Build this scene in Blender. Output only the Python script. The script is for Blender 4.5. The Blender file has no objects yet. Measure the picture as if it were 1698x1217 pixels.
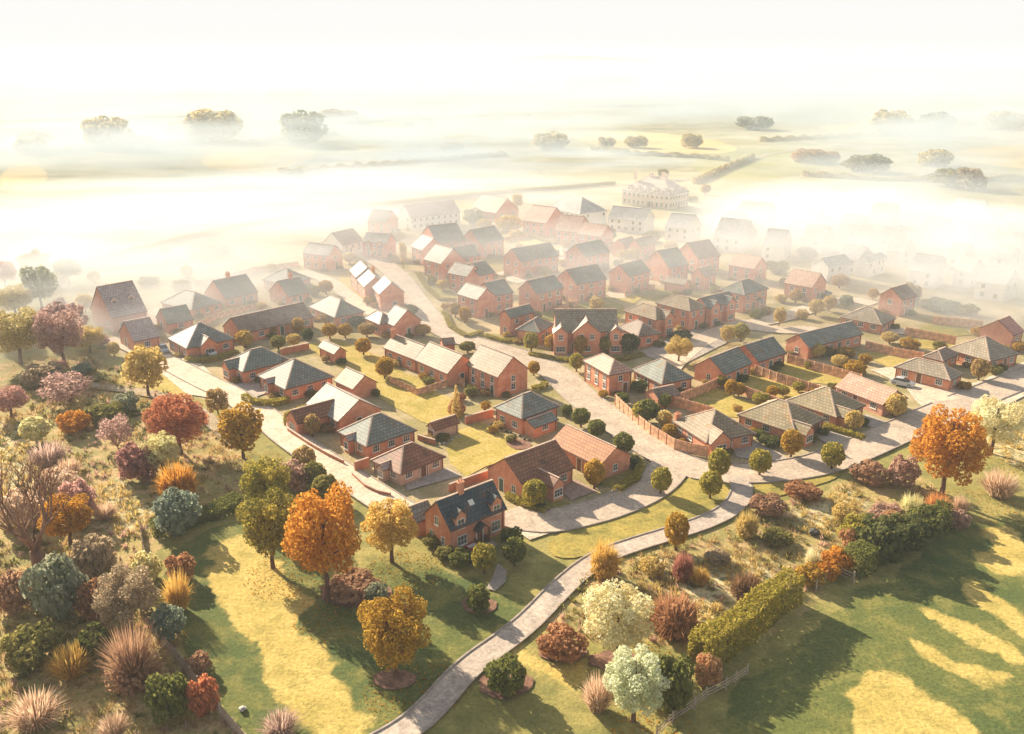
# Autumn village under morning mist, seen from the air. Units: metres.
import bpy, math, random
import numpy as np
from mathutils import Vector, Matrix, noise as mnoise

HOUSES = [
 {'label': 'red brick cottage with blue-black roof, two dormers and a gabled porch', 'wall': 'brick', 'roof': 'navy', 'loc': (-7.56, 96.28), 'rot': 0.711, 'blocks': [(0, 0, 9.14, 5.82, 3.5, 'gR', 46, None, 0), (-0.76, 6.19, 3.09, 3.64, 2.4, 'gR', 40, 'pale', 1)], 'special': 'cottage'},
 {'label': 'pale-walled bungalow with a rust-red hip roof and grey paved yard', 'wall': 'stone', 'roof': 'rust', 'loc': (-16.02, 115.05), 'rot': 0.788, 'blocks': [(0, 0, 8.71, 7.02, 2.1, 'h', 34, None, 0)], 'bays': [(0, 'L', 0.52, 1.8, 0.9, 'mauve')], 'garage': ('R', 0.52, 1.6)},
 {'label': 'brick bungalow with teal slate hip roof and bright western slope', 'wall': 'brick', 'roof': 'slate', 'loc': (-22.27, 124.17), 'rot': 0.745, 'blocks': [(0, 0, 9.68, 8.22, 2.35, 'h', 35, None, 0)], 'bays': [(0, 'L', 0.55, 1.8, 0.9, 'mauve')]},
 {'label': 'brick bungalow with broad white gable roof and rust porch wing', 'wall': 'brick', 'roof': 'white', 'loc': (-28.48, 134.07), 'rot': 0.716, 'blocks': [(0, 0, 8.65, 10.62, 2.4, 'gL', 33, None, 0)], 'bays': [(0, 'L', 0.52, 4.2, 5.5, 'rust')]},
 {'label': 'brick bungalow with grey-green hip roof behind a curved clipped hedge', 'wall': 'brick', 'roof': 'slate', 'loc': (-40.59, 148.8), 'rot': 0.753, 'blocks': [(0, 0, 10.25, 10.39, 2.5, 'h', 34, None, 0)], 'bays': [(0, 'L', 0.55, 1.8, 0.9, 'mauve')]},
 {'label': 'brick bungalow with dark hip roof at the bend of the pale road', 'wall': 'brick', 'roof': 'slate', 'loc': (-50.8, 157.89), 'rot': 0.757, 'blocks': [(0, 0, 10.35, 8.05, 2.6, 'h', 34, None, 0)], 'bays': [(0, 'L', 0.62, 3.2, 1.2)]},
 {'label': 'brick garage with cream tiled gable roof beside the sunlit lawn', 'wall': 'brick', 'roof': 'cream', 'loc': (-28.69, 149.42), 'rot': 0.736, 'blocks': [(0, 0, 5.55, 6.27, 2.3, 'gL', 36, None, 1)]},
 {'label': 'small brick shed with cream roof alone on the lawn', 'wall': 'brick', 'roof': 'cream', 'loc': (-35.96, 169.92), 'rot': 0.71, 'blocks': [(0, 0, 3.18, 6.57, 2.2, 'gL', 38, None, 1)]},
 {'label': 'small garden shed with rust roof and wooden gable door', 'wall': 'stone', 'roof': 'rust', 'loc': (-12.41, 131.49), 'rot': 0.718, 'blocks': [(0, 0, 5.14, 2.5, 1.9, 'gR', 40, None, 1)], 'garage': ('L', 0.5, 1.5)},
 {'label': 'long brick cottage half with cream roof and chimney stack by low fenced garden', 'wall': 'brick', 'roof': 'cream', 'loc': (-19.25, 165.07), 'rot': 0.741, 'blocks': [(0, 0, 5.83, 10.69, 2.7, 'gL', 38, None, 0)], 'chim': [(0.05, 0.98)]},
 {'label': 'brick cottage half with cream roof adjoining the tall brick house', 'wall': 'brick', 'roof': 'cream', 'loc': (-12.15, 156.65), 'rot': 0.701, 'blocks': [(0, 0, 7.59, 10.95, 2.7, 'gL', 38, None, 0)]},
 {'label': 'two-storey red brick house with cream roof and green-brown door', 'wall': 'brick', 'roof': 'cream', 'loc': (-2.62, 150.75), 'rot': 0.693, 'blocks': [(0, 0, 7.56, 9.57, 4.1, 'gL', 40, None, 0)], 'door': ('L', 0.2)},
 {'label': 'brick house with cream and dark teal hip roof beside lawn', 'wall': 'brick', 'roof': 'slate', 'loc': (1.56, 133.72), 'rot': 0.732, 'blocks': [(0, 0, 8.83, 7.02, 3.0, 'h', 36, None, 0), (0.63, -2.39, 5.54, 3.8, 2.0, 'gR', 24, 'slate', 0)]},
 {'label': 'long brick bungalow with rust gable roof and small garage porch', 'wall': 'brick', 'roof': 'rust', 'loc': (1.69, 110.1), 'rot': 0.722, 'blocks': [(0, 0, 9.92, 8.32, 2.5, 'gR', 36, None, 0)], 'bays': [(0, 'R', 0.42, 2.6, 2.6, 'rust')]},
 {'label': 'brick bungalow with bright orange gable roof above the crescent', 'wall': 'brick', 'roof': 'orange', 'loc': (12.64, 116.81), 'rot': 0.664, 'blocks': [(0, 0, 6.77, 11.12, 2.5, 'gL', 32, None, 0)]},
 {'label': 'low brick store with brown roof tucked behind cream cottage', 'wall': 'brick', 'roof': 'brown', 'loc': (-14.35, 175.92), 'rot': 0.288, 'blocks': [(0, 0, 2.72, 3.57, 2.2, 'gR', 30, None, 1)]},
 {'label': 'two-storey brick house with cream hip roof on the road corner', 'wall': 'brick', 'roof': 'pink', 'loc': (17.63, 151.91), 'rot': 0.45, 'blocks': [(0, 0, 5.44, 9.52, 4.1, 'h', 34, None, 0)], 'door': ('R', 0.7)},
 {'label': 'brick bungalow with tan and teal hip roof behind the corner house', 'wall': 'brick', 'roof': 'slate', 'loc': (27.22, 151.46), 'rot': 0.495, 'blocks': [(0, 0, 7.53, 9.29, 2.5, 'h', 36, None, 0), (-4.09, -4.5, 4.87, 4.08, 2.0, 'gR', 30, 'brown', 1)]},
 {'label': 'brick bungalow with tan roof, wall chimney and arched fence at front', 'wall': 'brick', 'roof': 'cream', 'loc': (30.02, 125.75), 'rot': 0.397, 'blocks': [(0, 0, 9.43, 9.77, 2.3, 'h', 33, None, 0)], 'bays': [(0, 'R', 0.25, 4.2, 0.8)], 'chim': [(0.08, 0.95, 2.6)]},
 {'label': 'brick bungalow with large tan and teal hip roof and gabled bay', 'wall': 'brick', 'roof': 'slate_tan', 'loc': (44.99, 129.57), 'rot': 0.735, 'blocks': [(0, 0, 9.29, 10.98, 2.2, 'h', 32, None, 0)], 'bays': [(0, 'R', 0.22, 3.0, 1.5)], 'garage': ('R', 0.75, 2.2)},
 {'label': 'brick bungalow with half shaded teal hip roof next to pink roof', 'wall': 'brick', 'roof': 'slate_tan', 'loc': (53.82, 136.39), 'rot': 0.669, 'blocks': [(0, 0, 8.98, 9.99, 2.2, 'h', 32, None, 0)], 'bays': [(0, 'R', 0.25, 2.8, 1.2)]},
 {'label': 'bungalow with smooth pink tiled gable roof beside the silver car', 'wall': 'pinkwall', 'roof': 'pink', 'loc': (63.68, 141.95), 'rot': 0.507, 'blocks': [(0, 0, 6.75, 10.45, 2.2, 'gL', 32, None, 0)]},
 {'label': 'pink brick bungalow with teal slate gable roof and fenced lawn', 'wall': 'brick', 'roof': 'slate', 'loc': (39.76, 156.19), 'rot': 0.778, 'blocks': [(0, 0, 9.8, 7.03, 2.7, 'gR', 36, None, 0)]},
 {'label': 'bungalow with rust-stained teal slate roof stepping up behind its twin', 'wall': 'brick', 'roof': 'slate', 'loc': (48.09, 163.69), 'rot': 0.674, 'blocks': [(0, 0, 9.16, 7.22, 2.7, 'gR', 36, None, 0)]},
 {'label': 'long slate-roofed bungalow with pink gable end in thin haze', 'wall': 'brick', 'roof': 'slate', 'loc': (60.87, 172.94), 'rot': 0.586, 'blocks': [(0, 0, 17.78, 6.27, 2.6, 'gR', 35, None, 0)]},
 {'label': 'hazy bungalow with pale tan hip roof and white parking strip', 'wall': 'brick', 'roof': 'tan', 'loc': (82.79, 190.67), 'rot': 0.81, 'blocks': [(0, 0, 8.3, 9.79, 2.2, 'h', 32, None, 0)]},
 {'label': 'hazy brick house with brown roof and blank pink gable', 'wall': 'brick', 'roof': 'brown', 'loc': (93.03, 205.02), 'rot': 0.661, 'blocks': [(0, 0, 6.83, 6.16, 4.3, 'gR', 38, None, 0)]},
 {'label': 'two-storey square brick house with tan and teal hip roof and white porch', 'wall': 'brick', 'roof': 'slate', 'loc': (56.2, 208.23), 'rot': 0.744, 'blocks': [(0, 0, 10.78, 7.56, 4.6, 'h', 33, None, 0)], 'special': 'porch'},
 {'label': 'hazy brick house with salmon roof near a parked blue car', 'wall': 'brick', 'roof': 'salmon', 'loc': (76.07, 218.97), 'rot': 0.802, 'blocks': [(0, 0, 8.46, 7.78, 3.8, 'gL', 36, None, 0)]},
 {'label': 'hazy terrace house with pale salmon roof at mist edge', 'wall': 'brick', 'roof': 'salmon', 'loc': (66.59, 239.53), 'rot': 0.778, 'blocks': [(0, 0, 7.6, 8.23, 4.0, 'gL', 36, None, 0)]},
 {'label': 'hazy bungalow with sharp tan pyramid roof beside silver car', 'wall': 'brick', 'roof': 'tan', 'loc': (80.99, 153.97), 'rot': 0.728, 'blocks': [(0, 0, 5.77, 10.8, 2.3, 'h', 34, None, 0), (10.28, 5.82, 7.45, 4.21, 2.3, 'h', 34, 'brown', 0)]},
 {'label': 'hazy bungalow with pale tan pyramid roof at the eastern close', 'wall': 'brick', 'roof': 'tan', 'loc': (93.82, 164.86), 'rot': 0.516, 'blocks': [(0, 0, 9.67, 9.55, 2.4, 'h', 34, None, 0)]},
 {'label': 'hazy pink brick house with rose roof at the eastern edge', 'wall': 'pinkwall', 'roof': 'rose', 'loc': (105.56, 178.42), 'rot': 0.678, 'blocks': [(0, 0, 5.26, 7.18, 3.6, 'gR', 36, None, 0)]},
 {'label': 'two-storey brick house with slate roof, its cream gable facing the lawn tree', 'wall': 'brick', 'roof': 'slate', 'loc': (6.1, 208.32), 'rot': 0.75, 'blocks': [(0, 0, 9.31, 6.98, 4.9, 'gR', 38, None, 0)], 'door': ('R', 0.3)},
 {'label': 'two-storey brick house with slate roof, uppermost facing the lawn tree', 'wall': 'brick', 'roof': 'slate', 'loc': (16.27, 217.83), 'rot': 0.659, 'blocks': [(0, 0, 10.61, 8.31, 4.9, 'gR', 38, None, 0)], 'door': ('R', 0.2)},
 {'label': 'two-storey brick house with wide cream gable and slate roof', 'wall': 'brick', 'roof': 'slate', 'loc': (30.8, 227.02), 'rot': 0.809, 'blocks': [(0, 0, 9.51, 7.0, 4.8, 'gR', 38, None, 0)], 'door': ('R', 0.5)},
 {'label': 'long two-storey brick house with slate roof beside pale yard', 'wall': 'brick', 'roof': 'slate', 'loc': (2.46, 244.62), 'rot': 0.694, 'blocks': [(0, 0, 14.7, 8.15, 4.9, 'gR', 38, None, 0)], 'door': ('R', 0.2)},
 {'label': 'compact two-storey brick house with slate roof behind the long one', 'wall': 'brick', 'roof': 'slate', 'loc': (21.27, 251.87), 'rot': 0.775, 'blocks': [(0, 0, 11.17, 8.13, 4.8, 'gR', 38, None, 0)]},
 {'label': 'hazy two-storey house with pale gable and blue slate roof', 'wall': 'brick', 'roof': 'slate', 'loc': (-9.62, 271.43), 'rot': 0.768, 'blocks': [(0, 0, 10.2, 9.88, 4.8, 'gR', 38, None, 0)]},
 {'label': 'hazy tall house with peach roof at the top of the rise', 'wall': 'brick', 'roof': 'salmon', 'loc': (11.8, 307.77), 'rot': 0.893, 'blocks': [(0, 0, 12.42, 10.55, 4.8, 'gL', 38, None, 0)]},
 {'label': 'hazy terrace half with peach roof joined to its neighbour', 'wall': 'brick', 'roof': 'salmon', 'loc': (21.83, 291.64), 'rot': 1.076, 'blocks': [(0, 0, 11.48, 8.9, 4.6, 'gL', 38, None, 0)]},
 {'label': 'hazy terrace half with pale peach roof at row end', 'wall': 'brick', 'roof': 'salmon', 'loc': (28.84, 283.97), 'rot': 0.957, 'blocks': [(0, 0, 8.3, 9.2, 4.6, 'gL', 38, None, 0)]},
 {'label': 'hazy brick house with twin gables and brown roof', 'wall': 'brick', 'roof': 'brown', 'loc': (39.43, 269.36), 'rot': 0.886, 'blocks': [(0, 0, 9.68, 4.66, 4.4, 'gR', 40, None, 0), (-0.54, 5.28, 7.54, 4.69, 4.2, 'gR', 34, None, 0)]},
 {'label': 'two-storey brick house with blue slate roof and tan gable by small garage', 'wall': 'brick', 'roof': 'slate', 'loc': (42.99, 238.22), 'rot': 0.622, 'blocks': [(0, 0, 7.96, 9.82, 4.6, 'gR', 40, None, 0)]},
 {'label': 'hazy two-storey house with brown roof against the mist bank', 'wall': 'brick', 'roof': 'brown', 'loc': (53.5, 250.42), 'rot': 0.609, 'blocks': [(0, 0, 9.23, 9.75, 4.4, 'gR', 40, None, 0)]},
 {'label': 'small hazy brick house with steep pointed gable', 'wall': 'brick', 'roof': 'brown', 'loc': (51.65, 231.54), 'rot': 0.791, 'blocks': [(0, 0, 5.66, 4.83, 3.6, 'gR', 42, None, 0)]},
 {'label': 'little brick garage with tan roof behind central green', 'wall': 'brick', 'roof': 'tan', 'loc': (45.38, 227.3), 'rot': 0.903, 'blocks': [(0, 0, 3.27, 6.22, 2.5, 'gL', 34, None, 1)]},
 {'label': 'two-storey brick house with broad cream hip roof beside the green', 'wall': 'brick', 'roof': 'cream', 'loc': (31.64, 187.46), 'rot': 0.687, 'blocks': [(0, 0, 6.09, 9.81, 4.3, 'h', 34, None, 0)], 'bays': [(0, 'R', 0.62, 3.6, 0.8)]},
 {'label': 'tall brick house with cream roof and buff side wall', 'wall': 'brick', 'roof': 'cream', 'loc': (40.08, 192.94), 'rot': 0.712, 'blocks': [(0, 0, 6.51, 10.18, 4.8, 'h', 33, None, 0)]},
 {'label': 'brick house with slate roof and twin front gables by paved court', 'wall': 'brick', 'roof': 'slate', 'loc': (44.97, 196.65), 'rot': 0.668, 'blocks': [(0, 0, 10.29, 4.93, 4.6, 'gR', 38, None, 0)], 'bays': [(0, 'R', 0.2, 3.6, 0.8), (0, 'R', 0.75, 3.6, 0.8)]},
 {'label': 'narrow two-storey brick house with slate roof beside main road', 'wall': 'brick', 'roof': 'slate', 'loc': (-0.28, 188.28), 'rot': 0.771, 'blocks': [(0, 0, 7.8, 3.93, 4.5, 'gR', 38, None, 0)]},
 {'label': 'low brick wing with grey hip roof between the narrow and grand houses', 'wall': 'brick', 'roof': 'slate', 'loc': (5.99, 182.61), 'rot': 1.124, 'blocks': [(0, 0, 7.89, 5.83, 2.9, 'h', 34, None, 0)]},
 {'label': 'large brick house with grey roof and three front gables behind round trees', 'wall': 'brick', 'roof': 'tan', 'loc': (9.08, 177.52), 'rot': 0.004, 'blocks': [(0, 0, 13.2, 9.23, 4.7, 'gR', 38, None, 0)], 'bays': [(0, 'R', 0.08, 3.4, 1.6), (0, 'R', 0.49, 6.2, 1.2), (0, 'R', 0.95, 3.2, 1.2)], 'door': ('R', 0.3)},
 {'label': 'low brick garage with brown tiled hip roof beside the triple-gabled house', 'wall': 'brick', 'roof': 'brown', 'loc': (26.76, 180.34), 'rot': 0.432, 'blocks': [(0, 0, 6.03, 8.46, 2.7, 'h', 34, None, 0)]},
 {'label': 'brick house with white roof, its gable windows facing the main road', 'wall': 'brick', 'roof': 'white', 'loc': (-32.56, 210.63), 'rot': 0.347, 'blocks': [(0, 0, 6.58, 8.06, 4.2, 'gL', 40, None, 0)]},
 {'label': 'pair house with two stepped white roofs and brick chimney', 'wall': 'brick', 'roof': 'white', 'loc': (-37.59, 219.02), 'rot': 0.352, 'blocks': [(0, 0, 6.27, 10.53, 4.0, 'gL', 38, None, 0), (-0.22, 9.46, 6.28, 9.3, 4.4, 'gL', 38, None, 0)], 'chim': [(0.95, 0.55)]},
 {'label': 'brick house with white roof and brown hipped wing beside shrubs', 'wall': 'brick', 'roof': 'pale', 'loc': (-25.92, 186.81), 'rot': 0.661, 'blocks': [(0, 0, 7.33, 5.24, 3.2, 'gL', 40, None, 0), (-1.58, 3.47, 4.49, 7.08, 3.0, 'h', 40, 'brown', 0)]},
 {'label': 'brick bungalow with white-tipped slate hip roof behind gold shrubs', 'wall': 'brick', 'roof': 'slate', 'loc': (-40.63, 195.97), 'rot': 0.694, 'blocks': [(0, 0, 7.98, 13.01, 2.5, 'h', 36, None, 0)]},
 {'label': 'hazy bungalow with grey and white hip roof behind small chimney', 'wall': 'brick', 'roof': 'slate', 'loc': (-59.21, 228.37), 'rot': 0.992, 'blocks': [(0, 0, 8.68, 9.93, 2.4, 'h', 34, None, 0)]},
 {'label': 'small brick house with slate gable roof and stout chimney', 'wall': 'brick', 'roof': 'slate', 'loc': (-55.75, 215.19), 'rot': 0.873, 'blocks': [(0, 0, 6.67, 8.64, 2.5, 'gR', 38, None, 0)], 'chim': [(0.6, 0.5)]},
 {'label': 'long low brown-roofed barn with rust stains in haze', 'wall': 'brick', 'roof': 'brown', 'loc': (-58.34, 183.42), 'rot': 0.812, 'blocks': [(0, 0, 18.57, 8.43, 2.4, 'gR', 34, None, 0)]},
 {'label': 'hazy cottage with grey roof and tall pink chimney', 'wall': 'brick', 'roof': 'slate', 'loc': (-70.82, 212.62), 'rot': 0.875, 'blocks': [(0, 0, 9.63, 9.61, 2.5, 'gR', 40, None, 0)], 'chim': [(0.45, 0.5)]},
 {'label': 'hazy bungalow with white-tipped pale hip roof by white court', 'wall': 'brick', 'roof': 'slate', 'loc': (-75.83, 202.79), 'rot': 0.955, 'blocks': [(0, 0, 9.01, 12.49, 2.4, 'h', 33, None, 0)]},
 {'label': 'hazy grey-roofed cottage with narrow pink gable below white-tipped hip', 'wall': 'brick', 'roof': 'slate', 'loc': (-77.22, 191.12), 'rot': 0.725, 'blocks': [(0, 0, 6.08, 7.41, 2.3, 'gR', 38, None, 0)]},
 {'label': 'bungalow with silvery hip roof and gabled bay behind oval hedge', 'wall': 'brick', 'roof': 'pale', 'loc': (-66.48, 172.39), 'rot': 0.728, 'blocks': [(0, 0, 10.61, 10.22, 2.6, 'h', 34, None, 0)], 'bays': [(0, 'R', 0.42, 4.2, 1.0)]},
 {'label': 'hazy pink house with steep mauve roof and two roof windows', 'wall': 'pinkwall', 'roof': 'mauve', 'loc': (-90.18, 192.51), 'rot': 0.832, 'blocks': [(0, 0, 8.35, 11.38, 3.4, 'gR', 48, None, 0)], 'special': 'skylights'},
 {'label': 'hazy low house with grey roof next to parked grey car', 'wall': 'brick', 'roof': 'mauve', 'loc': (-79.27, 177.45), 'rot': 0.748, 'blocks': [(0, 0, 5.57, 8.9, 2.5, 'gR', 38, None, 0)]},
 {'label': 'hazy house with bright white roof above blank pink gable', 'wall': 'brick', 'roof': 'white', 'loc': (-53.45, 253.89), 'rot': 1.055, 'blocks': [(0, 0, 6.75, 9.99, 4.6, 'gL', 38, None, 0)]},
 {'label': 'small white-walled cottage with brown roof in haze', 'wall': 'white', 'roof': 'brown', 'loc': (-53.02, 274.88), 'rot': 1.014, 'blocks': [(0, 0, 10.0, 8.69, 3.6, 'gR', 40, None, 0)]},
 {'label': 'hazy brick house with white roof and twin dormer gables', 'wall': 'brick', 'roof': 'white', 'loc': (-38.83, 271.55), 'rot': 1.207, 'blocks': [(0, 0, 6.54, 8.71, 4.8, 'gL', 38, None, 0)], 'bays': [(0, 'L', 0.28, 1.8, 0.3), (0, 'L', 0.72, 1.8, 0.3)]},
 {'label': 'faint house with white roof near the village edge', 'wall': 'brick', 'roof': 'white', 'loc': (-43.96, 309.79), 'rot': 1.234, 'blocks': [(0, 0, 9.76, 7.72, 4.6, 'gL', 38, None, 0)]},
 {'label': 'long white-walled house with mauve roof at the village edge', 'wall': 'white', 'roof': 'mauve', 'loc': (-36.49, 319.91), 'rot': 0.634, 'blocks': [(0, 0, 21.44, 9.51, 4.8, 'gR', 40, None, 0)]},
 {'label': 'narrow pink brick house with white roof slope and garden steps', 'wall': 'brick', 'roof': 'white', 'loc': (-27.07, 262.41), 'rot': 0.556, 'blocks': [(0, 0, 8.21, 7.67, 4.6, 'gL', 38, None, 0), (7.95, 5.23, 10.38, 12.91, 4.9, 'gR', 36, 'slate', 0)]},
 {'label': 'brick house with white slope facing garden terraces', 'wall': 'brick', 'roof': 'white', 'loc': (-19.84, 242.47), 'rot': 0.689, 'blocks': [(0, 0, 8.81, 8.69, 4.8, 'gL', 40, None, 0), (7.63, 3.55, 9.14, 7.35, 4.6, 'gR', 36, 'slate', 0)]},
 {'label': 'brick house with white slope and white porch roof', 'wall': 'brick', 'roof': 'white', 'loc': (-11.89, 227.77), 'rot': 0.849, 'blocks': [(0, 0, 6.25, 7.34, 4.6, 'gL', 38, None, 0), (2.98, -1.88, 6.18, 7.9, 4.6, 'gR', 34, 'slate', 0)]},
 {'label': 'brick house with white slope and white bay window by the road', 'wall': 'brick', 'roof': 'white', 'loc': (-8.27, 203.47), 'rot': 0.713, 'blocks': [(0, 0, 5.97, 7.91, 4.7, 'gL', 38, None, 0), (5.46, 0.35, 6.44, 7.53, 4.6, 'gR', 36, 'slate', 0)]},
 {'label': 'faint peach-roofed hall beneath the village edge trees', 'wall': 'brick', 'roof': 'salmon', 'loc': (-6.23, 337.64), 'rot': 0.779, 'blocks': [(0, 0, 12.73, 14.36, 3.6, 'gL', 38, None, 0)]},
 {'label': 'cream stone manor with dormered mansard roof and tall chimneys in mist', 'wall': 'manor', 'roof': 'mansard', 'loc': (64.98, 367.91), 'rot': 0.852, 'blocks': [(0, 0, 15.95, 23.99, 6.2, 'h', 36, None, 0)], 'special': 'manor'},
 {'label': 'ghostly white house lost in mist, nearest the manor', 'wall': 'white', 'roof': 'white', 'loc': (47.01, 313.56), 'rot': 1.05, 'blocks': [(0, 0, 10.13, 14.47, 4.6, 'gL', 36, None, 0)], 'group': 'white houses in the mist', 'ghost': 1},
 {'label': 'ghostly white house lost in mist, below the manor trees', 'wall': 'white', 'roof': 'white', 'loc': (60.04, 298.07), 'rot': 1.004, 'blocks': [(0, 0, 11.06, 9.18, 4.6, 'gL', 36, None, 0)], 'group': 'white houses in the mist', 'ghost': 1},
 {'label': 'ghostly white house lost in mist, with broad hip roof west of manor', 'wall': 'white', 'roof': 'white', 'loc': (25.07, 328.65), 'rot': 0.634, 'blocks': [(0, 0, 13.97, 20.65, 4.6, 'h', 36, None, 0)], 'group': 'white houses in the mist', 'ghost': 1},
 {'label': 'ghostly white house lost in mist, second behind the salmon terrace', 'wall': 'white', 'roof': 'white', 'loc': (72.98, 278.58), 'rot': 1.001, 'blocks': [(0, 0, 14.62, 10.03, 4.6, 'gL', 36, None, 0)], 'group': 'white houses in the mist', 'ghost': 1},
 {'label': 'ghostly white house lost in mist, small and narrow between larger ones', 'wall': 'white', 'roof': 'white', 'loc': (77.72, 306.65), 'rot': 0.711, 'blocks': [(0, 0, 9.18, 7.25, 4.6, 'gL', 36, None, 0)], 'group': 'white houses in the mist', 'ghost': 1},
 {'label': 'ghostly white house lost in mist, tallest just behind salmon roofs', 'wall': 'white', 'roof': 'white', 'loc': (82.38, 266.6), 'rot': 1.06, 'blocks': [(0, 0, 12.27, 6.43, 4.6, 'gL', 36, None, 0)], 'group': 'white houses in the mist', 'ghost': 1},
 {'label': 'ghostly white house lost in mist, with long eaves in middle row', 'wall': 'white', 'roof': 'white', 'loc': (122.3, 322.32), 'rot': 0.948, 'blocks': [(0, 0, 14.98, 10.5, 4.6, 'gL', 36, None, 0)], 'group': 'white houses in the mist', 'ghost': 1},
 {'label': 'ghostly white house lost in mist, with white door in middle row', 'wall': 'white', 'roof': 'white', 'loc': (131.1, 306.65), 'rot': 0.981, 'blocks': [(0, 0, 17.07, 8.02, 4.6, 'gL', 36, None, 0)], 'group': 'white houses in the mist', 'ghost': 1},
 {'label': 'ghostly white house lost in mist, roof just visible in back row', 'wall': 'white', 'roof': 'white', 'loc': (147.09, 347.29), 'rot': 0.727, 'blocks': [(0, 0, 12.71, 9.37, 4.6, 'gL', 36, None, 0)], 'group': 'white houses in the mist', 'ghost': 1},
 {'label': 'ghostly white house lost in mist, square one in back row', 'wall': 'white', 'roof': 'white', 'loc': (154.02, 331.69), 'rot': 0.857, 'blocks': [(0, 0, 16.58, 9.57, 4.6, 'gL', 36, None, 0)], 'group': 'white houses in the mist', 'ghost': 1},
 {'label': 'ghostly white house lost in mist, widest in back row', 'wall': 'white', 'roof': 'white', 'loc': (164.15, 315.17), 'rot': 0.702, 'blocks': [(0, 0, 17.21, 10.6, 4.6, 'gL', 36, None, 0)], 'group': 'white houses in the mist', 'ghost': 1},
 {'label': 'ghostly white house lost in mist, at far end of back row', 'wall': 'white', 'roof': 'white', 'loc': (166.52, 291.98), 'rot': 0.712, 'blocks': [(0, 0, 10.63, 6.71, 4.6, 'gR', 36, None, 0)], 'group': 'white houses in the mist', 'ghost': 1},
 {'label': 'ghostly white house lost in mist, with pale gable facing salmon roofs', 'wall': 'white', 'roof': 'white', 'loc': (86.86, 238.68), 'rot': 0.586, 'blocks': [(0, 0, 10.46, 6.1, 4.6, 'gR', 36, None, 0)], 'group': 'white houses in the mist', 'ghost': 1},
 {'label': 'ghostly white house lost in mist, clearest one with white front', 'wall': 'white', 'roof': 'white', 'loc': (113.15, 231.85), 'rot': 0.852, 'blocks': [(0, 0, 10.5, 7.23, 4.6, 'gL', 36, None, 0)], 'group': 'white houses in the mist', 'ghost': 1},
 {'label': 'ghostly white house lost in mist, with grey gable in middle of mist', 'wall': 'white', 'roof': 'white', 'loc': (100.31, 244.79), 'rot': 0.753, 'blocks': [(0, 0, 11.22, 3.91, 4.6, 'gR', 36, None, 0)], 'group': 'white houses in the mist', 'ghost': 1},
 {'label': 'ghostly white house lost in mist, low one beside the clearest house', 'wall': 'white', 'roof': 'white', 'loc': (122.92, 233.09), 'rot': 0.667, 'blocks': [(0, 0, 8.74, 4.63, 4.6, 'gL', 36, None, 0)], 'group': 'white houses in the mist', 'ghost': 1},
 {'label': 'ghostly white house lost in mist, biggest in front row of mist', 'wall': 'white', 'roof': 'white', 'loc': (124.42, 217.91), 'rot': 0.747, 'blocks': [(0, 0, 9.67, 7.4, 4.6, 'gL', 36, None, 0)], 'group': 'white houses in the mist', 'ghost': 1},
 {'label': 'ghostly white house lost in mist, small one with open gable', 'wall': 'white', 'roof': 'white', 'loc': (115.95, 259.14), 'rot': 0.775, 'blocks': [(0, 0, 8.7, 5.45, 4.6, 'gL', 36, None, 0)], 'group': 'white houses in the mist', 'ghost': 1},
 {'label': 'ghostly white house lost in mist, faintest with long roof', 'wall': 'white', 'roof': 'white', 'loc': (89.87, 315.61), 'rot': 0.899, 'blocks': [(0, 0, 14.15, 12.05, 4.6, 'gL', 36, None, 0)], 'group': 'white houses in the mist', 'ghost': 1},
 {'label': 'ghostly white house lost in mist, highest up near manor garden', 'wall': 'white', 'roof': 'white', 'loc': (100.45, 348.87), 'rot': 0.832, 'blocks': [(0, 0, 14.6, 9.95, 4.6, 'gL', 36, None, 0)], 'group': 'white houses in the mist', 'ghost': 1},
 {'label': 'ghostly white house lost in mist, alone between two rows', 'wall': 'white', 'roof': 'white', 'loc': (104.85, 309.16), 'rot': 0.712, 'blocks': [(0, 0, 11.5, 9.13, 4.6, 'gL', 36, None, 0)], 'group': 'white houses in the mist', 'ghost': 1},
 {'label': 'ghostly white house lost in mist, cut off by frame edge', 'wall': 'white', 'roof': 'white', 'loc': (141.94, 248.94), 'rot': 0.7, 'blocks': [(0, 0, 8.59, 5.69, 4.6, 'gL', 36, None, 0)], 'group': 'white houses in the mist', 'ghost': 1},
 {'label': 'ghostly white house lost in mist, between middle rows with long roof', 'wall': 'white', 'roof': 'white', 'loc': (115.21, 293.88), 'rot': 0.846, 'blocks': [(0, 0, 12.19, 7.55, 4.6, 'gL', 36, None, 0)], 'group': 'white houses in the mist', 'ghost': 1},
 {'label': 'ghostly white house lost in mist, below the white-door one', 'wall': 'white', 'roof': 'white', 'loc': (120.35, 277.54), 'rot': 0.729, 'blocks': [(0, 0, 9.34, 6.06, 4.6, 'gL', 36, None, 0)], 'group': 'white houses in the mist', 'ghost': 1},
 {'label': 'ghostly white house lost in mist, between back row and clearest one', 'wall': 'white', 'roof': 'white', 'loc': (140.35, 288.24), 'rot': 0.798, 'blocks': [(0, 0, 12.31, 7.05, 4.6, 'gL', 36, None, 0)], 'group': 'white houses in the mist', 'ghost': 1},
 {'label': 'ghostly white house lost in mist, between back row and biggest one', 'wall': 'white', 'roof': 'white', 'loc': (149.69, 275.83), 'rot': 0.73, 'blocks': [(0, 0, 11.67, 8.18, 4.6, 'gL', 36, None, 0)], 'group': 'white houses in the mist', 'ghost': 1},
 {'label': 'ghostly white house lost in mist, just behind the clearest one', 'wall': 'white', 'roof': 'white', 'loc': (128.57, 249.5), 'rot': 0.719, 'blocks': [(0, 0, 10.14, 5.06, 4.6, 'gL', 36, None, 0)], 'group': 'white houses in the mist', 'ghost': 1},
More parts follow.
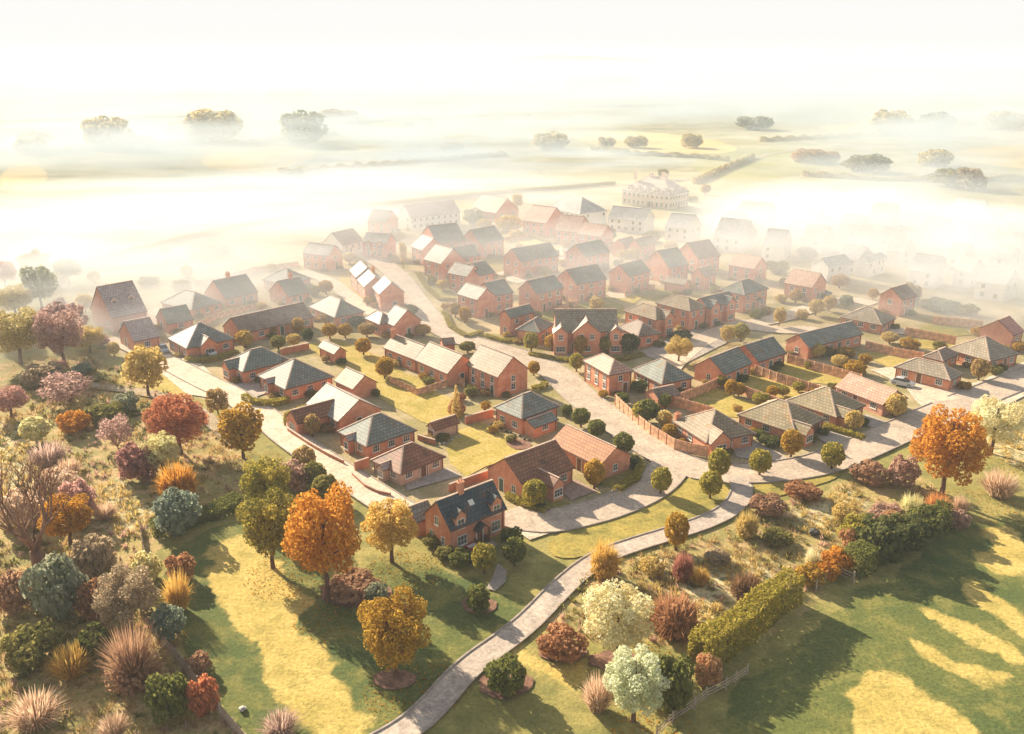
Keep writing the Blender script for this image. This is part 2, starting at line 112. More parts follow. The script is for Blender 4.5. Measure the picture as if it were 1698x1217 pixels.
 {'label': 'ghostly white house lost in mist, in front of middle row', 'wall': 'white', 'roof': 'white', 'loc': (98.02, 277.54), 'rot': 0.873, 'blocks': [(0, 0, 10.85, 7.16, 4.6, 'gL', 36, None, 0)], 'group': 'white houses in the mist', 'ghost': 1},
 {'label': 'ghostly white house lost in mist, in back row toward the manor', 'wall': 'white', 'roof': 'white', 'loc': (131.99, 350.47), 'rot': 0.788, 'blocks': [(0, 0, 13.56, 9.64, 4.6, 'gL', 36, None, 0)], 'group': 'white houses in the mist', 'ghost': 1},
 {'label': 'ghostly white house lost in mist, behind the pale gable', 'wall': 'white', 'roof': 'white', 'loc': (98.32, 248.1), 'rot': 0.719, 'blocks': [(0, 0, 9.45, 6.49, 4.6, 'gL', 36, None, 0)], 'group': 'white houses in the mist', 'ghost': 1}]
PLANTS = [
 (30.11, 117.32, 5.02, 3.25, 'ball', 'goldgreen', 'round clipped tree at the road junction near the arched fence'),
 (36.63, 118.92, 4.1, 3.29, 'ball', 'goldgreen', 'round clipped tree on verge by the hip bungalow driveway'),
 (47.96, 120.97, 4.35, 3.43, 'ball', 'goldgreen', 'round clipped tree farthest along the east road verge'),
 (21.03, 112.92, 4.14, 2.98, 'ball', 'goldgreen', 'round clipped tree on west tip of the junction green'),
 (27.76, 111.63, 4.11, 3.03, 'ball', 'goldgreen', 'round clipped tree standing inside the junction green'),
 (20.53, 97.82, 5.1, 3.01, 'ball', 'gold', 'golden oval tree on the footpath edge'),
 (3.06, 108.79, 4.22, 3.29, 'ball', 'goldgreen', 'bright round tree before the long rust-roofed bungalow'),
 (11.79, 114.79, 4.38, 3.02, 'ball', 'gold', 'golden round tree before the orange-roofed bungalow'),
 (43.22, 125.48, 4.46, 3.35, 'ball', 'gold', 'golden tree before the gabled bay bungalow'),
 (56.48, 135.44, 3.66, 2.99, 'ball', 'palegold', 'pale gold tree in shaded bungalow garden'),
 (11.55, 137.49, 3.27, 3.03, 'ball', 'green', 'dark green bush on roadside beside dark-teal hip house'),
 (13.75, 132.7, 3.18, 3.03, 'ball', 'green', 'dark green bush on roadside above orange roof'),
 (17.29, 126.15, 3.67, 3.18, 'ball', 'green', 'dark green bush at orange-roofed bungalow gable'),
 (-30.96, 120.35, 3.94, 3.41, 'ball', 'tan', 'tan round tree in front of teal-slate hip bungalow'),
 (-50.39, 141.22, 5.53, 3.5, 'oval', 'tan', 'tall tan oval tree in front of bungalow beside curved hedge'),
 (-41.51, 125.04, 8.42, 6.46, 'oval', 'gold', 'tall golden oval tree beside the pale west road'),
 (-66.58, 151.97, 9.74, 6.79, 'oval', 'palegold', 'large pale gold oval tree at the misty road bend'),
 (-32.56, 133.44, 3.83, 2.55, 'ball', 'tan', 'tan round tree in front of white-roofed gable bungalow'),
 (-24.62, 161.45, 3.94, 3.49, 'ball', 'gold', 'golden round tree behind cream-roofed garage'),
 (22.99, 139.6, 3.96, 3.88, 'ball', 'green', 'dark green round tree beside tan-roofed bungalow with chimney'),
 (-9.57, 141.76, 5.54, 1.86, 'conifer', 'palegold', 'pale conifer beside the lawn and rust shrub'),
 (-9.67, 143.43, 3.37, 3.14, 'shrub', 'rust', 'rust-red shrub at the tall brick house garden'),
 (-3.33, 92.54, 3.78, 2.88, 'ball', 'goldgreen', 'round tree before cottage porch'),
 (0.29, 94.15, 3.66, 2.92, 'ball', 'green', 'dark round bush at cottage path'),
 (-51.84, 126.83, 9.79, 8.03, 'broad', 'red', 'orange-red round tree in the west meadow'),
 (-51.47, 118.71, 6.97, 5.13, 'broad', 'whitegold', 'white-gold shrub below the orange-red tree'),
 (-54.56, 117.51, 6.35, 5.61, 'bush', 'purple', 'reddish purple bush beside white-gold shrub'),
 (-62.72, 129.12, 5.68, 5.34, 'twig', 'mauve', 'mauve twiggy bush in the middle of west meadow'),
 (-79.6, 148.63, 5.75, 9.06, 'twig', 'mauve', 'wide low mauve bush in west meadow'),
 (-90.25, 169.38, 11.59, 8.92, 'broad', 'mauve', 'tall mauve tree in thin mist'),
 (-99.32, 188.41, 8.29, 9.32, 'bush', 'mauve', 'hazy mauve tree standing behind its twin'),
 (-86.24, 141.76, 5.76, 6.0, 'broad', 'rose', 'rose-coloured bush at meadow edge'),
 (-99.53, 170.13, 11.39, 9.92, 'broad', 'paleyellow', 'pale yellow tree in the misty west wood'),
 (-116.65, 212.83, 10.67, 7.72, 'oval', 'greygreen', 'grey-green tree fading in west mist'),
 (-118.31, 204.08, 8.27, 8.02, 'broad', 'paleyellow', 'pale tree beside grey-green misty tree'),
 (-76.31, 130.77, 4.39, 4.63, 'ball', 'whitegold', 'pale gold mound above the spiky mauve grass'),
 (-70.47, 122.87, 3.8, 6.58, 'tuft', 'mauvegrass', 'mauve spiky grass clump under pale gold mound'),
 (-65.48, 118.71, 2.93, 4.44, 'tuft', 'pinkgrass', 'pinkish grass clump near pale meadow'),
 (-46.32, 110.73, 6.09, 6.0, 'dome', 'orange', 'spiky orange dome bush above grey-teal bush'),
 (-43.35, 102.35, 6.12, 5.46, 'bush', 'teal', 'grey-teal rounded bush in meadow'),
 (-32.8, 106.23, 8.72, 6.26, 'broad', 'goldgreen', 'gold and green tree behind darker twin'),
 (-31.2, 114.41, 4.74, 4.81, 'bush', 'dustyrose', 'dusty rose bush by the pale road'),
 (-28.43, 115.18, 3.82, 3.46, 'ball', 'olive', 'olive bush uppermost by west road'),
 (-25.89, 110.73, 3.9, 3.85, 'ball', 'olive', 'olive bush nearest the large orange tree'),
 (-28.93, 93.61, 9.92, 6.62, 'broad', 'darkgold', 'dark green tree with gold crown on west field'),
 (-21.0, 86.75, 14.32, 7.51, 'broad', 'orange', 'largest orange tree beside west field'),
 (-14.71, 94.98, 8.57, 6.28, 'broad', 'yellow', 'pale yellow tree beside brick cottage'),
 (-11.52, 73.28, 9.47, 6.36, 'broad', 'gold', 'golden tree on round mulch bed in front field'),
 (-56.26, 91.75, 14.99, 11.93, 'bare', 'bark', 'bare brown branching tree in meadow corner'),
 (-55.87, 98.84, 7.15, 6.05, 'broad', 'orangegold', 'orange-gold bush behind the bare tree'),
 (-57.9, 105.57, 6.25, 4.8, 'bush', 'rose', 'rose pink bush above the orange-gold bush'),
 (-64.45, 112.92, 3.77, 5.44, 'bush', 'cream2', 'cream-pink bush behind bare tree top'),
 (-50.18, 84.18, 7.64, 5.82, 'bush', 'greygreen', 'grey-green tall bush under bare tree'),
 (-49.86, 92.54, 5.24, 4.59, 'bush', 'taupe', 'brown bush between grey-green and orange bushes'),
 (-43.1, 90.97, 3.74, 3.26, 'bush', 'whitegold', 'small white-gold bush by the paling fence'),
 (-40.76, 80.45, 8.01, 6.12, 'broad', 'taupe', 'large taupe bush beside paling fence'),
 (-37.22, 84.87, 5.11, 3.74, 'tuft', 'goldgrass', 'golden upright grass by the fence'),
 (-36.43, 79.93, 3.9, 3.32, 'bush', 'teal', 'teal-grey round bush beside paling fence'),
 (-36.89, 71.94, 7.23, 6.06, 'twigtall', 'redbrown', 'large red-brown spiky twig bush by fence'),
 (-46.19, 83.95, 4.62, 3.98, 'bush', 'rust', 'rust bush between grey-green and taupe bushes'),
 (-31.92, 67.55, 5.14, 3.68, 'bush', 'green', 'green bush at the fence foot'),
 (-29.09, 68.52, 3.97, 2.82, 'bush', 'red', 'red bush leaning against paling fence'),
 (-44.09, 66.91, 3.12, 5.55, 'tuft', 'pinkgrass', 'wide pink grass clump in corner'),
 (-36.1, 65.21, 2.41, 3.27, 'tuft', 'pinkgrass', 'pink grass clump near green bush'),
 (-43.94, 73.74, 3.57, 4.79, 'tuft', 'goldgrass', 'golden grass clump under taupe bush'),
 (-31.35, 74.3, 2.16, 2.54, 'bush', 'redbrown', 'small red-brown bush on field side of fence'),
 (-42.79, 76.59, 3.65, 3.7, 'bush', 'green', 'green bramble below rust bush'),
 (-48.51, 75.62, 4.34, 5.49, 'bush', 'olive', 'olive bramble mound in corner scrub'),
 (-21.13, 65.59, 2.29, 4.05, 'tuft', 'mauvegrass', 'mauve grass tuft on front field edge'),
 (-55.35, 85.1, 4.66, 4.29, 'bush', 'redbrown', 'red-brown bush below bare tree'),
 (-39.17, 90.97, 3.58, 3.26, 'bush', 'rust', 'rust bush next to golden upright grass'),
 (-64.65, 104.26, 5.32, 5.55, 'bush', 'cream2', 'pale pink bush left of orange-gold one'),
 (10.64, 76.2, 8.86, 6.57, 'broad', 'cream', 'cream-leaved tree above its paler twin'),
 (11.27, 67.23, 7.74, 5.41, 'broad', 'palecream', 'pale cream-green tree at field corner'),
 (10.98, 91.62, 5.04, 3.99, 'dome', 'goldgrass', 'golden spiky clump at footpath bend'),
 (20.12, 90.97, 3.74, 2.98, 'dome', 'crimson', 'crimson spiky bush in meadow'),
 (5.04, 76.78, 3.37, 4.45, 'bush', 'rust', 'rust shrub on oval mulch bed by path'),
 (8.06, 68.85, 3.84, 3.52, 'tuft', 'pinkgrass', 'pink grass clump beside pale cream tree'),
 (15.03, 68.85, 6.26, 3.84, 'bush', 'green', 'dark green shrub against rail fence'),
 (19.21, 72.47, 3.4, 2.72, 'bush', 'salmon', 'salmon and olive shrub at hedge end'),
 (17.41, 80.66, 4.95, 5.9, 'dome', 'rust', 'rust-orange mound in pale grass'),
 (26.82, 87.23, 3.02, 4.39, 'dome', 'brown', 'brown domed grass mound near clipped hedge'),
 (30.22, 101.11, 3.66, 3.25, 'dome', 'palegold', 'pale gold dome beside footpath'),
 (21.99, 89.94, 2.43, 2.54, 'tuft', 'goldgrass', 'gold grass tuft beside crimson bush'),
 (52.8, 104.59, 4.46, 3.82, 'dome', 'whitegold', 'pale gold round bush before great orange tree'),
 (60.1, 111.45, 13.81, 9.3, 'broad', 'orange', 'great orange tree above east field'),
 (74.88, 126.83, 8.9, 8.04, 'broad', 'cream', 'cream tree beyond great orange tree'),
 (68.7, 112.55, 4.13, 6.1, 'tuft', 'pinkgrass', 'pink spiky grass at east field edge'),
 (57.52, 107.24, 3.27, 4.07, 'tuft', 'orangegrass', 'orange grass under great orange tree'),
 (60.8, 107.58, 2.74, 2.62, 'tuft', 'pinkgrass', 'small pink grass beside orange grass'),
 (44.02, 98.84, 4.29, 4.56, 'bush', 'goldgreen', 'gold-topped bush in dark east hedge'),
 (39.02, 93.2, 2.98, 3.19, 'bush', 'orange', 'orange bush by rail gate'),
 (45.19, 95.96, 5.86, 5.91, 'bush', 'darkgreen', 'dark bush in east hedge nearest gate'),
 (49.32, 97.82, 4.76, 5.27, 'bush', 'darkgreen', 'dark bush in middle of east hedge'),
 (54.16, 101.88, 4.03, 4.68, 'bush', 'green', 'green bush at top of east hedge'),
 (49.95, 105.08, 2.69, 4.49, 'bush', 'dustyrose', 'dusty pink bush in east scrub'),
 (56.4, 115.75, 4.78, 3.99, 'bush', 'dustyrose', 'brownish thorn bush by east road'),
 (51.96, 116.73, 3.28, 5.25, 'bush', 'redbrown', 'low red-brown thicket beside east road'),
 (40.83, 112.0, 2.26, 5.08, 'bush', 'rust', 'rusty low bush at footpath junction'),
 (34.54, 107.58, 2.56, 4.58, 'bush', 'redbrown', 'low brown thicket beside footpath'),
 (36.11, 93.2, 3.31, 2.17, 'tuft', 'cream', 'pale feathery grass by rail gate'),
 (-3.76, 84.41, 3.72, 2.8, 'bush', 'green', 'dark green shrub on small round bed'),
 (-0.65, 71.41, 3.65, 3.85, 'bush', 'green', 'spreading green shrub on kidney mulch bed'),
 (-15.24, 86.27, 2.68, 2.45, 'bush', 'greygreen', 'grey-green shrub behind golden tree'),
 (-18.0, 88.08, 2.4, 6.23, 'bush', 'redbrown', 'dark red groundcover shrub under orange tree'),
 (-0.08, 98.7, 2.58, 3.04, 'bush', 'green', 'leafy shrub at cottage corner'),
 (-9.86, 98.84, 1.56, 2.75, 'bush', 'olive', 'low shrub along cottage gable nearest tree'),
 (-8.28, 95.96, 1.53, 2.53, 'bush', 'olive', 'low shrub along cottage gable corner'),
 (-6.17, 94.15, 2.17, 2.93, 'bush', 'green', 'low green shrub in front of cottage window'),
 (-43.54, 199.74, 2.44, 3.49, 'ball', 'gold', 'golden round tree in front of white-tipped hip bungalow'),
 (-40.34, 187.89, 3.36, 3.37, 'ball', 'gold', 'golden round tree behind tiny cream-roofed shed'),
 (-37.03, 188.28, 3.21, 3.15, 'ball', 'gold', 'golden round tree between white and brown hip house and tiny cream-roofed shed'),
 (-35.83, 198.58, 2.1, 4.24, 'bush', 'darkgreen', 'very dark green bush in front of white-tipped hip bungalow'),
 (-32.36, 189.2, 3.06, 3.86, 'ball', 'tan', 'tan round tree beside white and brown hip house'),
 (-31.05, 176.09, 3.64, 3.33, 'ball', 'gold', 'golden round tree beside tiny cream-roofed shed'),
 (-24.51, 162.5, 3.98, 3.09, 'ball', 'gold', 'golden round tree in front of cream-roofed cottage with chimney'),
 (-48.03, 190.93, 3.81, 2.8, 'ball', 'gold', 'golden round tree beside long brown barn'),
 (-53.81, 189.86, 2.67, 2.71, 'ball', 'gold', 'golden round tree in front of long brown barn'),
 (-49.77, 179.87, 3.01, 3.17, 'ball', 'olive', 'olive round tree in front of long brown barn'),
 (-47.01, 182.31, 2.66, 3.06, 'ball', 'palegold', 'pale gold round tree in front of long brown barn'),
 (-45.03, 186.98, 2.79, 2.44, 'bush', 'darkgreen', 'very dark green bush beside long brown barn'),
 (-56.88, 180.84, 3.64, 3.04, 'ball', 'palegold', 'pale gold round tree beside silvery hip bungalow'),
 (-48.95, 227.07, 3.74, 3.92, 'ball', 'gold', 'golden round tree behind small slate house with chimney stack'),
 (-35.86, 216.67, 2.25, 3.32, 'bush', 'gold', 'golden bush beside white-roofed corner house'),
 (-49.41, 265.33, 3.31, 4.0, 'ball', 'palegold', 'pale gold round tree behind white-roofed house at north end'),
 (-69.97, 252.89, 2.57, 3.12, 'ball', 'palegold', 'pale gold round tree beside white-roofed house at north end'),
 (-32.22, 258.15, 7.79, 2.15, 'oval', 'palegold', 'tall pale gold oval tree in front of pink gabled semi'),
 (-18.39, 231.0, 2.94, 3.71, 'ball', 'palegold', 'pale gold round tree beside white-sloped house with porch'),
 (-11.04, 200.03, 3.87, 2.84, 'ball', 'gold', 'golden round tree in front of white-sloped house by bay window'),
 (-13.59, 205.26, 3.44, 2.91, 'ball', 'tan', 'tan round tree beside white-sloped house by bay window'),
 (-24.3, 206.02, 2.68, 3.42, 'ball', 'green', 'dark green round tree in front of white-roofed corner house'),
 (-19.82, 189.6, 2.58, 3.4, 'ball', 'gold', 'golden round tree between white and brown hip house and low brown-roofed store'),
 (-9.37, 177.73, 2.38, 3.36, 'ball', 'olive', 'olive round tree beside low brown-roofed store'),
 (-51.96, 226.15, 2.8, 3.18, 'bush', 'olive', 'olive bush behind small slate house with chimney stack'),
 (-44.49, 259.32, 2.1, 3.1, 'bush', 'gold', 'golden bush beside white-roofed house at north end'),
 (-14.22, 335.72, 5.9, 7.87, 'bush', 'greygreen', 'tall grey-green bush in front of faint peach hall'),
 (-39.1, 299.71, 3.56, 5.31, 'bush', 'olive', 'olive bush in front of faint white-roofed house'),
 (9.41, 246.86, 3.12, 3.74, 'ball', 'palegold', 'pale gold round tree in front of long two-storey slate house'),
 (20.46, 207.82, 4.34, 3.36, 'oval', 'palegold', 'pale gold young tree standing on central green'),
 (33.98, 267.69, 3.55, 3.72, 'ball', 'palegold', 'smaller pale gold round tree in front of twin-gabled hazy house'),
 (37.13, 268.19, 3.99, 3.83, 'ball', 'palegold', 'larger pale gold round tree in front of twin-gabled hazy house'),
 (4.06, 178.38, 4.14, 3.36, 'ball', 'goldgreen', 'round gold-green tree first before triple-gabled house'),
 (8.49, 179.1, 3.54, 3.16, 'ball', 'gold', 'round gold tree second before triple-gabled house'),
 (14.34, 176.04, 4.09, 2.96, 'ball', 'gold', 'round gold tree before central gable of triple-gabled house'),
 (19.53, 177.2, 3.51, 3.13, 'ball', 'goldgreen', 'round tree before last gable of triple-gabled house'),
 (24.61, 176.97, 4.19, 4.36, 'ball', 'darkgreen', 'very dark green round tree in front of low garage wing with brown hip'),
 (33.99, 171.73, 5.19, 5.01, 'broad', 'palegold', 'large pale feathery tree on court island'),
 (37.41, 186.28, 2.39, 4.19, 'bush', 'darkgreen', 'very dark green bush in front of cream hip house by green'),
 (12.73, 165.72, 3.69, 2.94, 'ball', 'goldgreen', 'gold-green round tree behind corner house with sunlit hip roof'),
 (4.26, 163.26, 2.93, 2.37, 'ball', 'gold', 'golden round tree behind tall brick house with cream roof'),
 (26.86, 253.68, 2.57, 3.03, 'ball', 'olive', 'olive round tree in front of compact slate-roofed house'),
 (-1.35, 319.18, 6.26, 8.76, 'bush', 'palegold', 'tall pale gold bush beside peach-roofed tall house'),
 (-10.06, 320.92, 4.04, 5.16, 'ball', 'palegold', 'pale gold round tree beside peach-roofed tall house'),
 (2.18, 366.63, 7.09, 4.42, 'broad', 'palegold', 'tall pale gold tree behind faint peach hall'),
 (51.16, 283.76, 3.4, 4.6, 'ball', 'palegold', 'pale gold round tree behind twin-gabled hazy house'),
 (52.91, 238.74, 3.32, 2.87, 'ball', 'palegold', 'pale gold round tree between small gable by mist and slate house by mist edge'),
 (1.24, 305.85, 3.15, 4.33, 'bush', 'palegold', 'pale gold bush in front of peach-roofed tall house'),
 (17.76, 289.14, 2.31, 3.43, 'bush', 'gold', 'golden bush beside peach terrace east half'),
 (33.43, 299.57, 4.74, 4.13, 'ball', 'olive', 'olive round tree behind peach terrace east half'),
 (78.79, 469.3, 5.33, 5.42, 'broad', 'olive', 'wide tree rising behind manor roof'),
 (89.13, 411.95, 4.73, 4.78, 'ball', 'gold', 'yellow tree beside manor'),
 (79.02, 390.56, 2.71, 5.31, 'bush', 'olive', 'dark bush at manor corner'),
 (47.32, 299.57, 3.56, 6.49, 'bush', 'olive', 'olive bush beside peach terrace east half'),
 (61.5, 284.88, 3.41, 6.75, 'bush', 'taupe', 'brownish bush beside twin-gabled hazy house'),
 (61.8, 197.16, 4.58, 2.88, 'oval', 'palegold', 'pale gold oval tree beside twin-gabled slate house'),
 (73.34, 206.78, 3.94, 3.61, 'ball', 'palegold', 'pale gold round tree between hazy tan hip bungalow and square hip-roofed house'),
 (77.89, 210.56, 3.79, 3.47, 'ball', 'palegold', 'pale gold round tree between hazy tan hip bungalow and salmon-roofed house'),
 (82.67, 212.5, 3.5, 3.4, 'ball', 'greygreen', 'grey-green round tree beside hazy tall brown-roofed house'),
 (46.57, 183.27, 4.32, 2.97, 'oval', 'palegold', 'pale gold street tree by teal gable bungalow'),
 (50.05, 185.54, 4.08, 3.45, 'ball', 'goldgreen', 'green round street tree by teal gable bungalow'),
 (92.9, 221.65, 2.86, 2.68, 'ball', 'gold', 'golden round tree behind hazy tall brown-roofed house'),
 (88.58, 233.85, 3.8, 4.5, 'ball', 'gold', 'golden round tree beside salmon-roofed house'),
 (72.05, 218.31, 3.37, 3.17, 'ball', 'gold', 'golden round tree in front of salmon-roofed house'),
 (52.49, 236.44, 3.25, 3.18, 'ball', 'palegold', 'pale gold round tree between small gable by mist and square garage with tan roof'),
 (63.0, 174.13, 2.98, 3.27, 'ball', 'palegold', 'pale gold round tree between long hazy slate bungalow and farther teal gable bungalow'),
 (69.11, 174.95, 2.0, 3.89, 'bush', 'gold', 'larger golden bush in front of long hazy slate bungalow'),
 (65.66, 168.19, 2.46, 3.42, 'ball', 'palegold', 'pale gold round tree between long hazy slate bungalow and tan pyramid-roofed bungalow'),
 (67.62, 164.42, 2.68, 4.08, 'bush', 'gold', 'golden bush beside tan pyramid-roofed bungalow'),
 (82.17, 184.32, 2.37, 3.62, 'ball', 'palegold', 'pale gold round tree in front of hazy tan hip bungalow'),
 (84.85, 180.47, 2.6, 4.08, 'bush', 'gold', 'golden bush behind paler pyramid-roofed bungalow'),
 (89.89, 160.8, 4.15, 3.44, 'ball', 'tan', 'tan round tree beside tan pyramid-roofed bungalow'),
 (65.8, 141.38, 4.29, 3.42, 'ball', 'palegold', 'pale gold tree before pink-roofed bungalow gable'),
 (104.29, 189.59, 2.03, 3.71, 'bush', 'gold', 'golden bush behind rose-roofed east house'),
 (106.66, 177.6, 2.39, 2.63, 'ball', 'gold', 'golden round tree in front of rose-roofed east house'),
 (110.19, 207.53, 2.61, 5.04, 'bush', 'olive', 'olive bush beside hazy tall brown-roofed house'),
 (104.77, 212.31, 2.97, 7.2, 'bush', 'darkgreen', 'very dark green bush between hazy tall brown-roofed house and hazy tan hip bungalow'),
 (107.48, 210.37, 2.64, 5.1, 'bush', 'darkgreen', 'very dark green bush between hazy tall brown-roofed house and rose-roofed east house'),
 (101.31, 219.35, 5.17, 5.82, 'bush', 'taupe', 'brown hazy tree behind tall brown-roofed house'),
 (75.46, 237.16, 2.33, 4.56, 'bush', 'olive', 'olive bush in front of pale salmon terrace'),
 (76.9, 252.36, 3.68, 6.63, 'bush', 'olive', 'olive bush beside pale salmon terrace'),
 (91.69, 272.53, 3.93, 5.83, 'bush', 'olive', 'smaller olive bush behind pale salmon terrace'),
 (109.54, 295.94, 3.52, 6.3, 'bush', 'olive', 'larger olive bush behind pale salmon terrace'),
 (113.13, 237.16, 3.49, 3.42, 'broad', 'olive', 'olive tree behind hazy tall brown-roofed house'),
 (178.45, 327.73, 6.16, 5.39, 'broad', 'gold', 'tall golden tree beside cream stone manor'),
 (88.25, 319.2, 5.27, 6.01, 'bush', 'greygreen', 'tall grey-green bush behind twin-gabled hazy house'),
 (135.94, 307.16, 4.37, 5.8, 'bush', 'greygreen', 'grey-green bush behind pale salmon terrace'),
 (39.45, 156.77, 2.29, 1.83, 'ball', 'goldgreen', 'gold-green round tree in front of teal gable bungalow'),
 (40.2, 152.54, 2.92, 2.35, 'ball', 'gold', 'larger golden round tree in front of teal gable bungalow'),
 (41.52, 151.82, 2.57, 2.35, 'ball', 'gold', 'smaller golden round tree in front of teal gable bungalow'),
 (44.47, 147.82, 2.06, 3.16, 'ball', 'goldgreen', 'gold-green round tree beside shaded hip bungalow'),
 (47.51, 151.29, 2.23, 2.34, 'ball', 'gold', 'golden round tree behind shaded hip bungalow'),
 (49.56, 151.82, 2.03, 2.35, 'ball', 'goldgreen', 'gold-green round tree between shaded hip bungalow and teal gable bungalow'),
 (53.11, 154.08, 1.92, 2.31, 'ball', 'goldgreen', 'gold-green round tree between shaded hip bungalow and pink-roofed bungalow'),
 (22.44, 139.74, 3.55, 4.12, 'ball', 'goldgreen', 'big round shrub behind the curved timber fence'),
 (27.04, 145.81, 2.75, 2.2, 'ball', 'green', 'dark green round tree in front of tan and teal hip bungalow'),
 (25.41, 136.72, 3.18, 2.66, 'ball', 'palegold', 'pale gold round tree beside tan-roofed bungalow with chimney'),
 (25.65, 132.96, 2.27, 2.37, 'ball', 'gold', 'golden round tree beside tan-roofed bungalow with chimney'),
 (40.16, 132.96, 1.35, 2.6, 'bush', 'green', 'larger low dark green bush in front of hip bungalow with gabled bay'),
 (23.62, 154.35, 2.26, 2.96, 'bush', 'green', 'dark green bush beside tan and teal hip bungalow'),
 (19.74, 148.16, 2.19, 2.54, 'bush', 'green', 'dark green bush in front of corner house with sunlit hip roof'),
 (41.22, 129.92, 1.51, 3.6, 'bush', 'darkgreen', 'low very dark green bush in front of hip bungalow with gabled bay'),
 (53.07, 168.2, 1.47, 2.43, 'bush', 'darkgreen', 'low very dark green bush beside farther teal gable bungalow'),
 (9.45, 142.48, 2.19, 2.16, 'bush', 'green', 'dark green bush beside dark-teal hip house by road'),
 (-4.61, 145.39, 1.48, 1.89, 'bush', 'gold', 'low golden bush behind dark-teal hip house by road'),
 (17.99, 122.08, 1.95, 2.43, 'bush', 'darkgreen', 'very dark green bush beside orange-roofed bungalow'),
 (3.75, 108.49, 1.36, 1.95, 'bush', 'darkgreen', 'low very dark green bush in front of long rust-roofed bungalow'),
 (12.26, 116.08, 1.14, 1.81, 'bush', 'green', 'low dark green bush in front of orange-roofed bungalow'),
 (-7.41, 152.01, 2.09, 2.61, 'bush', 'olive', 'olive bush in front of tall brick house with cream roof'),
 (-82.84, 175.4, 3.03, 2.38, 'ball', 'palegold', 'pale gold round tree in front of hazy low house by car'),
 (-88.31, 182.56, 2.58, 2.84, 'bush', 'rose', 'rose pink bush beside hazy low house by car'),
 (-104.14, 209.15, 4.79, 3.8, 'oval', 'palegold', 'hazy oval tree beside steep hazy house'),
 (-92.07, 245.89, 3.5, 3.43, 'ball', 'palegold', 'pale gold round tree beside grey-white hip bungalow'),
 (-115.6, 239.64, 3.43, 3.35, 'ball', 'paleyellow', 'smaller pale yellow round tree behind steep hazy house with skylights'),
 (-123.27, 235.64, 3.86, 3.77, 'ball', 'paleyellow', 'larger pale yellow round tree behind steep hazy house with skylights'),
 (-111.83, 212.36, 3.1, 3.43, 'bush', 'rose', 'rose pink bush beside steep hazy house with skylights'),
 (-106.85, 229.86, 2.37, 4.15, 'bush', 'paleyellow', 'pale yellow bush behind steep hazy house with skylights'),
 (-99.69, 237.63, 2.43, 5.71, 'bush', 'greygreen', 'grey-green bush beside slate cottage with tall chimney'),
 (-88.57, 231.76, 2.86, 5.11, 'bush', 'olive', 'olive bush beside slate cottage with tall chimney'),
 (-95.34, 274.19, 3.85, 13.03, 'bush', 'greygreen', 'hazy grey clump of trees beyond white court'),
 (-108.4, 274.19, 3.3, 3.26, 'broad', 'olive', 'olive tree beside white-roofed house at north end'),
 (-84.37, 164.53, 2.16, 4.09, 'bush', 'teal', 'hazy teal bush under mauve trees'),
 (-90.5, 166.61, 1.82, 3.45, 'bush', 'rose', 'hazy rose bush beside teal bush'),
 (-57.42, 181.33, 3.69, 3.27, 'ball', 'gold', 'golden round tree beside silvery hip bungalow'),
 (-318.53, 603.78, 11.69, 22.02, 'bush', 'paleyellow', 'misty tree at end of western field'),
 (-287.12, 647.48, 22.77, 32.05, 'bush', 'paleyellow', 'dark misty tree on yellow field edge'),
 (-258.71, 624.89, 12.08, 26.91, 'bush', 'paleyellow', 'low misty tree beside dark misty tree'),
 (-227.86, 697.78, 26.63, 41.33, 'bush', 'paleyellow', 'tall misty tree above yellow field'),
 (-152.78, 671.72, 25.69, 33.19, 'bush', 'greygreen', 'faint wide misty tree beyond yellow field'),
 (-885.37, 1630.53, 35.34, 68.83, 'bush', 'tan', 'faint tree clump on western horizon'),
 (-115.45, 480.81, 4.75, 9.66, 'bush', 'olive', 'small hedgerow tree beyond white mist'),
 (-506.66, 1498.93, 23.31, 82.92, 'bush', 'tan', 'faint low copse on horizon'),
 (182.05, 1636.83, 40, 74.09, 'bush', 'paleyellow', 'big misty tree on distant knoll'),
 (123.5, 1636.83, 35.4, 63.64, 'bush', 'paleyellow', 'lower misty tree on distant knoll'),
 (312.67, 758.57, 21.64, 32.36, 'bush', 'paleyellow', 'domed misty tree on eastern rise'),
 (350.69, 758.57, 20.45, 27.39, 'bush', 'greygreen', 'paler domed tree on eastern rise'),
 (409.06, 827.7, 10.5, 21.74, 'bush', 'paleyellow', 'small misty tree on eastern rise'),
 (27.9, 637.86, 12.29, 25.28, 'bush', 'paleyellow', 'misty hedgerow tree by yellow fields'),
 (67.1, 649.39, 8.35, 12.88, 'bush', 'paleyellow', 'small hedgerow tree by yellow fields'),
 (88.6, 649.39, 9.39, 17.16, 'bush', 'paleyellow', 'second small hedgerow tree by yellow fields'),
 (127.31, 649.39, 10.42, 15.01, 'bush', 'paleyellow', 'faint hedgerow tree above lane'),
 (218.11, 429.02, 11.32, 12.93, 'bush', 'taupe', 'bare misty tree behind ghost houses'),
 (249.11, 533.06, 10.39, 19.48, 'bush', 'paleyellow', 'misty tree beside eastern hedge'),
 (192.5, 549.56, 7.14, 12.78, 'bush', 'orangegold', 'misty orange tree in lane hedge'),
 (42.95, 97.38, 3.41, 3.76, 'bush', 'rust', 'rust bush in hedge beside dark bush nearest gate'),
 (37.49, 91.48, 2.46, 2.86, 'bush', 'orange', 'orange bush tucked behind rail gate fence'),
 (49.27, 101.42, 3.15, 4.04, 'bush', 'salmon', 'salmon bush among east hedge'),
 (53.64, 103.94, 2.68, 3.97, 'bush', 'rust', 'russet bush before great orange tree roots'),
 (58.66, 103.94, 2.32, 3.5, 'bush', 'dustyrose', 'dusty bush right under great orange tree'),
 (34.79, 90.2, 2.44, 3.25, 'bush', 'gold', 'gold bush ending the clipped hedge'),
